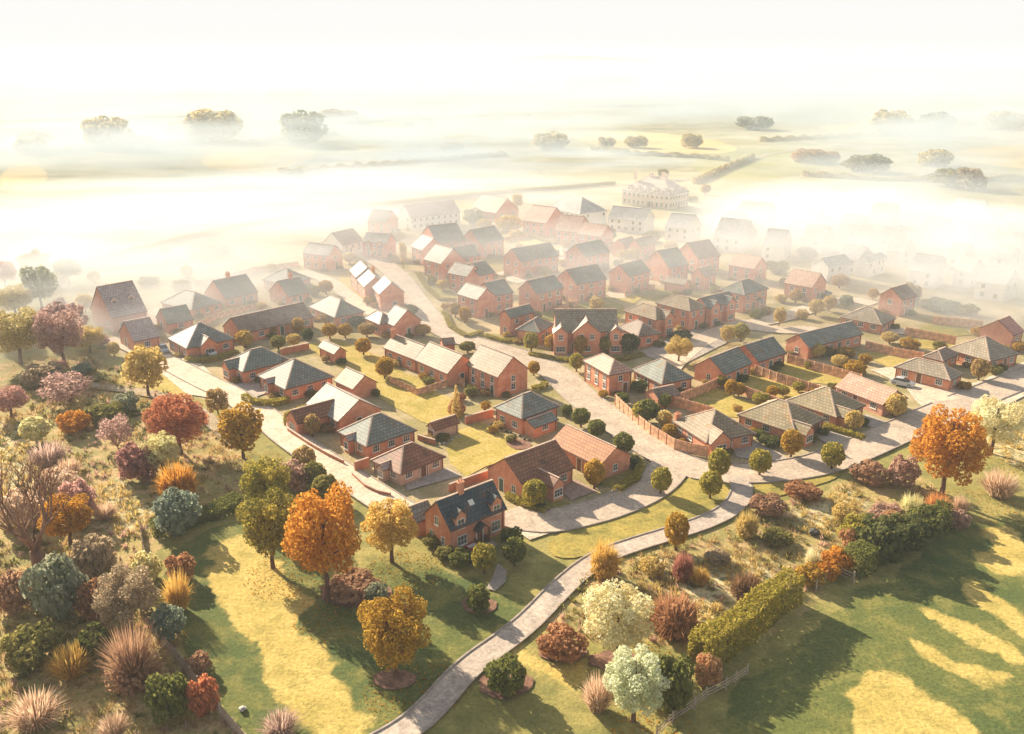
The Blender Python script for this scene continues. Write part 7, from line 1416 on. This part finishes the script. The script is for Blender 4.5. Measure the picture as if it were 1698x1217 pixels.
def blades(n, seed, spread, hmin, hmax, wd, base=.16, droop=.5):
    rs = np.random.default_rng(seed); th = rs.random(n)*6.283; br = base*np.sqrt(rs.random(n)); lean = spread*rs.random(n)**.8; hh = rs.uniform(hmin, hmax, n)*(1 - .35*(lean/spread)**2)
    o = np.stack([np.cos(th), np.sin(th)], 1); p0 = np.zeros((n, 3)); p0[:,:2] = o*br[:,None]
    p1 = np.zeros((n,3)); p1[:,:2] = o*(br + lean*.5)[:,None]; p1[:,2] = hh*.65
    p2 = np.zeros((n,3)); p2[:,:2] = o*(br + lean)[:,None]; p2[:,2] = hh*(1 - droop*(lean/spread)**2*.5)
    ph = rs.random(n)*6.283; sd_ = np.stack([np.cos(ph), np.sin(ph), np.zeros(n)], 1)*wd
    V = np.stack([p0 - sd_, p0 + sd_, p1 + sd_*.8, p1 - sd_*.8, p2 + sd_*.15, p2 - sd_*.15], 1).reshape(-1, 3)
    b = np.arange(n)[:,None]*6; F = np.concatenate([b + np.array([0,1,2,3]), b + np.array([3,2,4,5])], 0)
    t = np.clip(.4 + .35*rs.normal(size=n), 0, 1); return V, F, np.concatenate([np.clip(t+.25,0,1), t])
def join_np(*parts):
    V, F, Tn = [], [], []; o = 0
    for v, f, t in parts: V.append(v); F.append(f + o); Tn.append(t); o += len(v)
    return np.concatenate(V), np.concatenate(F), np.concatenate(Tn)
PROTO = {}
def tmesh(mb, mat='bark'): return mb.mesh('trunk', [mat], True)
def limbs_trunk(seed, top, r, nl, reach, lev=0, split=.3):
    rs = random.Random(seed); mb = MB()
    mb.tube([(0,0,-.03),(rs.uniform(-.01,.01),rs.uniform(-.01,.01),split*.6),(rs.uniform(-.02,.02),rs.uniform(-.02,.02),split),(0,0,top)], [r*1.35, r, r*.9, r*.35], 7)
    for i in range(nl):
        th = i*2.4 + rs.uniform(-.3,.3); z0 = split + (top-split)*.55*i/max(1,nl)
        e = Vector((math.cos(th)*reach*rs.uniform(.6,1), math.sin(th)*reach*rs.uniform(.6,1), min(.95, z0 + rs.uniform(.2,.42))))
        m_ = Vector((e.x*.45, e.y*.45, z0 + (e.z - z0)*.6)); mb.tube([(0,0,z0), m_, e], [r*.5, r*.34, r*.12], 5)
        for k in range(2):
            e2 = m_ + Vector((rs.uniform(-.14,.14), rs.uniform(-.14,.14), rs.uniform(.08,.22))); mb.tube([m_, e2], [r*.25, r*.08], 4)
    return tmesh(mb)
def proto(kind, var):
    k = (kind, var)
    if k in PROTO: return PROTO[k]
    rs = random.Random(hash(kind) % 1000 + var*17) if False else random.Random(sum(map(ord, kind)) + var*17); sd_ = sum(map(ord, kind)) + var*31
    dummy = leaf_mat('gold'); tr = None
    ZC[0] = {'broad': .72, 'oval': .75, 'ball': .9, 'bush': 1.25, 'conifer': .5}.get(kind, 1.0)
    if kind == 'ball':
        b = [(0,0,.56,.46,.46,.40)] + [(math.cos(i*2.4)*.30*math.sqrt(1-z*z), math.sin(i*2.4)*.30*math.sqrt(1-z*z), .56+z*.27, .2,.2,.17) for i, z in ((i, -.8+1.6*i/13) for i in range(14))]
        cr = crown(b, 1500, .105, sd_); tr = limbs_trunk(sd_, .62, .045, 4, .28, 0, .2)
    elif kind == 'oval':
        b = blob_set(rs, 16, .57, .46, .42, .2); cr = crown(b, 2300, .085, sd_); tr = limbs_trunk(sd_, .75, .035, 6, .33, 0, .2)
    elif kind == 'broad':
        b = blob_set(rs, 26, .58, .52, .43, .145); b = [(x+rs.uniform(-.04,.04), y+rs.uniform(-.04,.04), z, a*rs.uniform(.85,1.2), c, e) for x,y,z,a,c,e in b]
        b[0] = (0, 0, .56, .26, .26, .24); cr = crown(b, 8200, .041, sd_, .5); tr = limbs_trunk(sd_, .82, .035, 9, .38, 1, .22)
    elif kind == 'bush':
        b = blob_set(rs, 13, .42, .46, .5, .2); b = [(x,y,max(z,.22),a,c,e) for x,y,z,a,c,e in b]; cr = crown(b, 1900, .085, sd_, .6)
    elif kind == 'shrub':
        b = [(0,0,.4,.35,.35,.42),(0,0,.75,.18,.18,.25),(.2,.1,.25,.25,.25,.25),(-.2,-.1,.25,.25,.25,.25)]; cr = crown(b, 1100, .1, sd_)
    elif kind == 'conifer':
        b = [(0,0,.12+.1*i,.5*(1-.1*i)**.9,.5*(1-.1*i)**.9,.11) for i in range(9)]; cr = crown(b, 1300, .1, sd_); tr = limbs_trunk(sd_, .9, .04, 0, .1)
    elif kind == 'dome':
        b = [(0,0,.3,.36,.36,.42)]; c1 = crown(b, 700, .1, sd_); c2 = blades(520, sd_, .42, .75, 1.0, .012, .22, .9); cr = join_np(c1, c2)
    elif kind == 'tuft':
        cr = blades(620, sd_, .42, .55, 1.0, .009, .2, .7)
    elif kind == 'twig':
        b = blob_set(rs, 12, .5, .46, .44, .2); cr = crown(b, 1500, .06, sd_, .4); mb = MB()
        for i in range(9):
            th = i*.7; branchy(mb, Vector((0,0,0)), Vector((math.cos(th)*.6, math.sin(th)*.6, 1)).normalized(), .36, .014, 2, rs, .5, .3)
        tr = mb.mesh('stems', [MATS['bark_red']], True)
    elif kind == 'twigtall':
        cr = join_np(blades(900, sd_, .5, .5, 1.0, .006, .12, .35), crown([(0,0,.22,.4,.4,.22)], 700, .06, sd_, .3)); mb = MB()
        for i in range(16):
            th = i*2.4; ln_ = rs.uniform(.2,.5); mb.tube([(0,0,0), (math.cos(th)*ln_*.5, math.sin(th)*ln_*.5, .5), (math.cos(th)*ln_, math.sin(th)*ln_, rs.uniform(.8,1))], [.01,.006,.002], 4)
        tr = mb.mesh('stems', [MATS['bark_red']], True)
    elif kind == 'bare':
        mb = MB(); mb.tube([(0,0,-.02),(.01,0,.12),(0,.01,.22)], [.07,.058,.05], 7)
        for i in range(7):
            th = i*.9 + .3; branchy(mb, Vector((0,.005,.17+.01*i)), Vector((math.cos(th)*.75, math.sin(th)*.75, 1.0)).normalized(), .34, .021, 4, rs, .62, .2)
        PROTO[k] = (None, mb.mesh('branches', [MATS['bark_red']], True)); return PROTO[k]
    PROTO[k] = (mesh_np('crown', *cr, [dummy]), tr); return PROTO[k]
NAMES = {'ball':('round_tree','tree'),'oval':('oval_tree','tree'),'broad':('broadleaf_tree','tree'),'conifer':('conifer_tree','tree'),'bare':('bare_tree','tree'),
 'bush':('bush','bush'),'shrub':('shrub','bush'),'dome':('domed_bush','bush'),'tuft':('grass_clump','grass clump'),'twig':('twig_bush','bush'),'twigtall':('twig_bush','bush')}
GROUPS = {'ball': 'round trees and shrubs of the village', 'tuft': 'clumps of ornamental grass'}
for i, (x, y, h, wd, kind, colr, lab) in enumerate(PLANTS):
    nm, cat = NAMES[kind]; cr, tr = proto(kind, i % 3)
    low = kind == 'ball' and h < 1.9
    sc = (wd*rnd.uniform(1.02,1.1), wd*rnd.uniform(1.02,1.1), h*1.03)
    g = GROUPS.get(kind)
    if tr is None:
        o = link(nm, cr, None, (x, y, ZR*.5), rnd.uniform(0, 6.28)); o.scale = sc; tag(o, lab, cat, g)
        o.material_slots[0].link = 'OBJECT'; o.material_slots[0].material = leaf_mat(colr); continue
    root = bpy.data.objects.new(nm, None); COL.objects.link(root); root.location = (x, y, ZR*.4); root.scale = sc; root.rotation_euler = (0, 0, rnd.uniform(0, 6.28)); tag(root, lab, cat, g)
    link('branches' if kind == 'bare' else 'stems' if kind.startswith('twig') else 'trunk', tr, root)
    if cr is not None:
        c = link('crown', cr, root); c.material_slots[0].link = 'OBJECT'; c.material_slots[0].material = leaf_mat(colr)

ZC[0] = 1.0
# ------------------------------------------------------------------ fences, walls, hedges
def resample(pts, step):
    out = [Vector(pts[0])]; acc = 0
    for a, b in zip(pts, pts[1:]):
        a, b = Vector(a), Vector(b); L_ = (b - a).length; n = max(1, round(L_/step))
        out += [a + (b - a)*k/n for k in range(1, n + 1)]
    return out
def base_empty(name, label, cat, p):
    e = bpy.data.objects.new(name, None); COL.objects.link(e); e.location = (p[0], p[1], 0); return tag(e, label, cat)
def hedge_mesh(pts, h, wd, seed, leaf=.2, loose=.0, dens=2.4):
    rs = np.random.default_rng(seed); Cs, Ns = [], []
    for a, b in zip(pts, pts[1:]):
        L_ = (b - a).length; d = (b - a)/max(L_, 1e-6); nn = np.array([-d.y, d.x, 0])
        n = int(L_*(wd + 2*h)*dens/(.42*leaf*leaf))
        t = rs.random(n)*L_; q = rs.random(n)*(wd + 2*h)
        u = np.where(q < h, -wd/2, np.where(q > h + wd, wd/2, q - h - wd/2)); z = np.where(q < h, q, np.where(q > h + wd, q - h - wd, h))
        nz = np.where((q >= h) & (q <= h + wd), 1., 0.); nx = np.where(q < h, -1., np.where(q > h + wd, 1., 0.))
        bump = 1 + loose*np.sin(t*1.7 + a.x)*.6 + loose*rs.normal(size=n)*.4
        C = np.stack([a.x + d.x*t + nn[0]*u*bump, a.y + d.y*t + nn[1]*u*bump, z*(1 + loose*np.sin(t*.9 + a.y)*.5 + .05*rs.normal(size=n))], 1) + rs.normal(size=(n,3))*.07
        Nv = np.stack([nn[0]*nx, nn[1]*nx, nz], 1) + rs.normal(size=(n,3))*.45
        Cs.append(C); Ns.append(Nv/np.linalg.norm(Nv, axis=1)[:,None])
    C = np.concatenate(Cs); Nv = np.concatenate(Ns); tone = np.clip(.5 + .3*rs.normal(size=len(C)) - .22*(C[:,2] > h*.85), 0, 1)  # top leaves lightened: golden tips with sunlit tone painted in
    return leaves(C, Nv, leaf, rs, tone)
for li, (lab, kind, h, pts) in enumerate(LINES):
    far = pts[0][1] > 330
    if kind.startswith('hedge'):
        pp = resample(pts, 1.5); o0 = pp[0].copy(); pp = [p - o0 for p in pp]
        wd = {'hedge': 1.1, 'hedgegold': 2.2, 'hedgedark': 2.2}[kind] * (1.3 if far else 1)
        V, F, t = hedge_mesh(pp, h, wd, li, .26 if not far else .8, {'hedge': .08, 'hedgegold': .12, 'hedgedark': .4}[kind] + (.5 if far else 0))
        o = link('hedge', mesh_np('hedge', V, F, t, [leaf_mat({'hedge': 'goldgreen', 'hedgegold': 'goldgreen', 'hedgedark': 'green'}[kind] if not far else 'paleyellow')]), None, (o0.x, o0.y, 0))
        tag(o, lab, 'hedge'); continue
    e = base_empty({'panel': 'timber_fence', 'wall': 'brick_garden_wall', 'rail': 'rail_fence', 'paling': 'paling_fence'}[kind], lab, 'wall' if kind == 'wall' else 'fence', pts[0])
    o0 = Vector(pts[0])
    if kind == 'wall':
        mb, cp = MB(), MB(); q = [Vector(p) - o0 for p in pts]
        for a, b in zip(q, q[1:]):
            mb.beam((a.x, a.y, h/2 - .05), (b.x, b.y, h/2 - .05), .24, h); cp.beam((a.x, a.y, h + .01), (b.x, b.y, h + .01), .32, .09)
        link('wall_body', mb.mesh('wall_body', ['brick_wall']), e); link('coping', cp.mesh('coping', ['ridge']), e); continue
    step = {'panel': 2.1, 'rail': 2.4, 'paling': 2.2}[kind]; q = [p - o0 for p in resample(pts, step)]
    if len(q) > 60: q = [p - o0 for p in resample(pts, step*2)]
    pm = MB(); s = .07 if kind != 'panel' else .09; pm.box(-s, -s, -.1, s, s, h + .12); pme = pm.mesh('post', ['timber' if kind == 'panel' else 'timber_grey'])
    for p in q: link('post', pme, e, (p.x, p.y, 0))
    for a, b in zip(q, q[1:]):
        mb = MB(); d = b - a; L_ = d.length; ang = math.atan2(d.y, d.x)
        if L_ < .25: continue
        if kind == 'panel':
            n = max(3, int(L_/.24))
            for k in range(n):
                x0 = .09 + (L_ - .18)*k/n; x1 = .09 + (L_ - .18)*(k + 1)/n
                mb.box(x0 + .008, -.02 - .012*(k % 2), .06, x1 - .008, .02 - .012*(k % 2), h - .02*(k % 3 == 0))
            mb.box(.09, -.05, h, L_ - .09, .05, h + .05, 0, True)
            if h > 1.5: mb.box(.09, .025, .5, L_ - .09, .07, .6, 0, True)
            nm = 'fence_panel'
        elif kind == 'rail':
            for z in (.4, .75, 1.1): mb.beam((0, 0, z*h/1.3), (L_, 0, z*h/1.3), .05, .11)
            nm = 'rails'
        else:
            for z in (.3, .95): mb.beam((0, .03, z*h/1.2), (L_, .03, z*h/1.2), .05, .09)
            n = int(L_/.16)
            for k in range(n): mb.box((k + .2)*L_/n, -.02, .05, (k + .75)*L_/n, .012, h)
            nm = 'palings'
        link(nm, mb.mesh(nm, ['timber' if kind == 'panel' else 'timber_grey']), e, (a.x, a.y, 0), ang)

# ------------------------------------------------------------------ cars and small things
def car(x, y, rz, paint_m, label):
    root = base_empty('parked_car', label, 'car', (x, y)); root.location.z = ZR; root.rotation_euler = (0, 0, rz)
    L_ = 2.15
    def loft(st, mi, mb):
        rings = []
        for X, z0, z1, w0, w1 in st: rings.append([(X, -w0, z0), (X, w0, z0), (X, w1*1.02, (z0+z1)/2), (X, w1, z1), (X, -w1, z1), (X, -w1*1.02, (z0+z1)/2)])
        for r0, r1 in zip(rings, rings[1:]):
            for k in range(6): mb.face([r0[k], r0[(k+1) % 6], r1[(k+1) % 6], r1[k]], mi)
        mb.face(rings[0][::-1], mi); mb.face(rings[-1], mi)
    b = MB(); loft([(-L_,.35,.72,.72,.70),(-2.0,.24,.90,.84,.78),(-1.2,.2,.97,.88,.82),(0,.18,.95,.9,.84),(.9,.2,.93,.88,.82),(1.6,.22,.84,.86,.78),(2.05,.26,.70,.80,.72),(L_,.34,.58,.70,.66)], 0, b)
    link('body', b.mesh('body', [paint_m]), root)
    g = MB(); loft([(-1.75,.9,.96,.72,.70),(-1.15,.9,1.38,.78,.60),(.1,.9,1.43,.78,.62),(1.1,.88,.94,.76,.72)], 0, g); cab = link('windows', g.mesh('windows', ['glass']), root)
    rf = MB(); loft([(-1.2,1.38,1.43,.60,.55),(-.5,1.42,1.49,.62,.56),(.15,1.40,1.46,.62,.55)], 0, rf); link('car_roof', rf.mesh('car_roof', [paint_m]), root)
    wm = MB(); wm.tube([(0,-.1,0),(0,.1,0)], [.31,.31], 14); wm.face([(math.cos(k*.449)*.31, -.1, math.sin(k*.449)*.31) for k in range(14)])
    rm = MB(); rm.tube([(0,-.105,0),(0,.105,0)], [.2,.2], 10); rm.face([(math.cos(k*.628)*.2, -.105, math.sin(k*.628)*.2) for k in range(10)])
    wme, rme = wm.mesh('wheel', ['tyre']), rm.mesh('rim', ['chrome'])
    for X in (-1.3, 1.32):
        for Y in (-.78, .78): wo_ = link('wheel', wme, root, (X, Y, .31)); link('rim', rme, wo_)
    hm = MB(); hm.box(-.04, -.16, -.06, .05, .16, .06, 0, True); hme = hm.mesh('headlight', ['trim'])
    for Y in (-.55, .55): link('headlight', hme, root, (2.08, Y, .56))
for cx, cy_, cr_, cp_, cl_ in [(73.82, 157.41, -0.66, 'paint_silver', 'silver saloon car parked beside pink-roofed bungalow'), (-73.48, 178.03, -1.05, 'paint_grey', 'grey hatchback parked by pale forecourt in haze'), (-63.52, 175.59, 2.62, 'paint_white', 'small white car behind the oval hedge'), (81.81, 226.04, 0.35, 'paint_blue', 'dark blue car parked near salmon-roofed house'), (-14.44, 336.33, 0.35, 'paint_white', 'white car in haze below the faint peach hall')]: car(cx, cy_, cr_, cp_, cl_)
def rock_mesh(seed, mat):
    bm = bmesh.new(); bmesh.ops.create_icosphere(bm, subdivisions=2, radius=.5)
    for v in bm.verts:
        n = mnoise.noise(v.co*2.2 + Vector((seed*7.3, 0, 0))); v.co *= 1 + .5*n; v.co.z *= .7
    me = bpy.data.meshes.new('rock'); bm.to_mesh(me); bm.free(); me.materials.append(MATS[mat]); return me
rk = [rock_mesh(i, 'rock') for i in range(4)]
for i, (x, y, s, lab, grp) in enumerate(ROCKS):
    o = link('rock', rk[i % 4] if 'dark' not in lab else rock_mesh(9 + i, 'dark_rock'), None, (x, y, ZR*.5 + s*.2), i*1.3); o.scale = (s*1.2, s, s); tag(o, lab, 'rock', grp)
pl_ = MB(); x, y = PLANTER
for a, b, c, d in ((-.8,-.5,.8,-.42),(-.8,.42,.8,.5),(-.8,-.42,-.72,.42),(.72,-.42,.8,.42)): pl_.box(a, b, 0, c, d, .55)
pe = base_empty('garden_planter', 'red wooden planter tray before the cottage window', 'planter', (x, y)); pe.rotation_euler = (0, 0, .7); pe.location.z = ZR
link('planter_box', pl_.mesh('planter_box', ['planter_red']), pe); so_ = MB(); so_.box(-.72, -.42, 0, .72, .42, .42); link('planter_soil', so_.mesh('planter_soil', ['trim']), pe)

# ------------------------------------------------------------------ ground cover (uncountable)
def inside(p, poly):
    c = False; n = len(poly)
    for i in range(n):
        a, b = poly[i], poly[i-1]
        if (a[1] > p[1]) != (b[1] > p[1]) and p[0] < (b[0]-a[0])*(p[1]-a[1])/(b[1]-a[1]) + a[0]: c = not c
    return c
def cover(name, polys, step, hh, spread, wd, mat, seed, nb=7, thr=-.1, label=None, jit=1.0):
    rs = np.random.default_rng(seed); b0 = blades(nb, seed, spread, hh*.6, hh, wd, spread*.35, .6)
    allv, allf, allt = [], [], []; o = 0
    for poly in polys:
        xs = [p[0] for p in poly]; ys = [p[1] for p in poly]
        x0, x1, y0, y1 = max(min(xs), -95), min(max(xs), 140), max(min(ys), 55), min(max(ys), 260)
        y = y0
        while y < y1:
            st = step*max(1, y/95)
            for x in np.arange(x0, x1, st):
                px, py = x + rs.uniform(-.7, .7)*st, y + rs.uniform(-.7, .7)*st
                if abs(px) > py*.66 + 8 or not inside((px, py), poly): continue
                if mnoise.noise(Vector((px*.13, py*.13, seed))) + .6*mnoise.noise(Vector((px*.5, py*.5, seed+3))) < thr: continue
                s = rs.uniform(.55, 1.35)*max(1, (y/110)); a = rs.random()*6.283; ca, sa = math.cos(a)*s, math.sin(a)*s
                v = b0[0]; V = np.stack([v[:,0]*ca - v[:,1]*sa + px, v[:,0]*sa + v[:,1]*ca + py, v[:,2]*s*rs.uniform(.8, 1.2)], 1)
                allv.append(V); allf.append(b0[1] + o); allt.append(np.clip(b0[2]*.6 + rs.uniform(-.2, .6), 0, 1)); o += len(V)
            y += st
    if not allv: return
    ob = link(name, mesh_np(name, np.concatenate(allv), np.concatenate(allf), np.concatenate(allt), [leaf_mat(mat)])); tag(ob, label, None, None, 'stuff')
polys = lambda m: [smooth_poly(p, True, 2) for n, mm, l, p in AREAS if mm == m]
cover('tussock_grass', polys('scrub_pale'), .8, .7, .6, .05, 'palegold', 3, 12, -.25)
cover('meadow_grass', polys('scrub'), 1.0, .7, .6, .045, 'tan', 4, 10, -.05)
cover('heath_undergrowth', polys('scrub'), 1.5, .7, .6, .06, 'dustyrose', 14, 10, .14)
cover('bramble_undergrowth', polys('scrub'), 1.5, .6, .7, .10, 'olive', 24, 12, .02)

def litter():
    rs = np.random.default_rng(21); V, F, Tn = [], [], []; o = 0
    Cs = []
    for x, y, h, wd, kind, colr, lab in PLANTS:
        if kind not in ('broad', 'oval') or y > 190: continue
        n = int(70 + 60*wd); r = wd*.62*np.sqrt(rs.random(n)*1.5); th = rs.random(n)*6.283
        Cs.append(np.stack([x + .3*wd + np.cos(th)*r, y - .3*wd + np.sin(th)*r, np.full(n, ZR*.35 + .03)], 1))
    C = np.concatenate(Cs); Nn = np.array([0, 0, 1.]) + rs.normal(size=C.shape)*.25; Nn /= np.linalg.norm(Nn, axis=1)[:, None]
    tag(link('fallen_leaves', mesh_np('fallen_leaves', *leaves(C, Nn, .2, rs, np.clip(rs.random(len(C)), 0, 1)), [leaf_mat('orangegold')])), kind='stuff')
litter()
# ------------------------------------------------------------------ air
def vol_mat(name, dens, aniso=.08, col=(.82, .91, 1.0), soft=False, nscale=2.2, lo=.35, hi=.65):
    m, nt = new_mat(name); pv = N(nt, 'ShaderNodeVolumePrincipled'); o = N(nt, 'ShaderNodeOutputMaterial')
    pv.inputs['Color'].default_value = rgba(col); pv.inputs['Anisotropy'].default_value = aniso; pv.inputs['Density'].default_value = dens
    if soft:
        v = objvec(nt); ln_ = N(nt, 'ShaderNodeVectorMath', operation='LENGTH'); lk(nt, v, ln_.inputs[0])
        inf = N(nt, 'ShaderNodeObjectInfo'); ad = N(nt, 'ShaderNodeVectorMath', operation='ADD'); lk(nt, v, ad.inputs[0])
        sc = N(nt, 'ShaderNodeVectorMath', operation='SCALE'); lk(nt, inf.outputs['Location'], sc.inputs[0]); sc.inputs['Scale'].default_value = .37; lk(nt, sc.outputs[0], ad.inputs[1])
        f = ramp(nt, ln_.outputs['Value'], 1.0, .35); n1 = ramp(nt, noise(nt, ad.outputs[0], nscale, 3, .6), lo, hi)
        a = N(nt, 'ShaderNodeMath', operation='MULTIPLY'); lk(nt, f, a.inputs[0]); lk(nt, n1, a.inputs[1])
        b = N(nt, 'ShaderNodeMath', operation='MULTIPLY'); lk(nt, a.outputs[0], b.inputs[0]); b.inputs[1].default_value = dens; lk(nt, b.outputs[0], pv.inputs['Density'])
    lk(nt, pv.outputs[0], o.inputs['Volume']); return m
HAZE = .0003
hb = MB(); hb.box(-6500, -40, -1, 6500, 6500, 64, 0, True)
tag(link('haze', hb.mesh('haze', [vol_mat('haze_air', HAZE, .08, (.68, .75, .81))])), kind='stuff')
sph = bmesh.new(); bmesh.ops.create_icosphere(sph, subdivisions=3, radius=1); sme = bpy.data.meshes.new('mist_bank'); sph.to_mesh(sme); sph.free()
for i, (x, y, z, sx, sy, sz, rz, dn) in enumerate(MIST):
    me = sme.copy(); me.materials.append(vol_mat('mist_%d' % i, dn, .08, (.90, .91, .92) if x < -35 and y < 300 else (.89, .905, .92) if y < 330 else (.68, .755, .82), True, 2.2 if sx < 200 else 3.6, *((.35, .65) if sx < 200 else (.40, .62)))); o = link('mist_bank', me, None, (x, y, z), rz); o.scale = (sx, sy, sz); tag(o, kind='stuff')
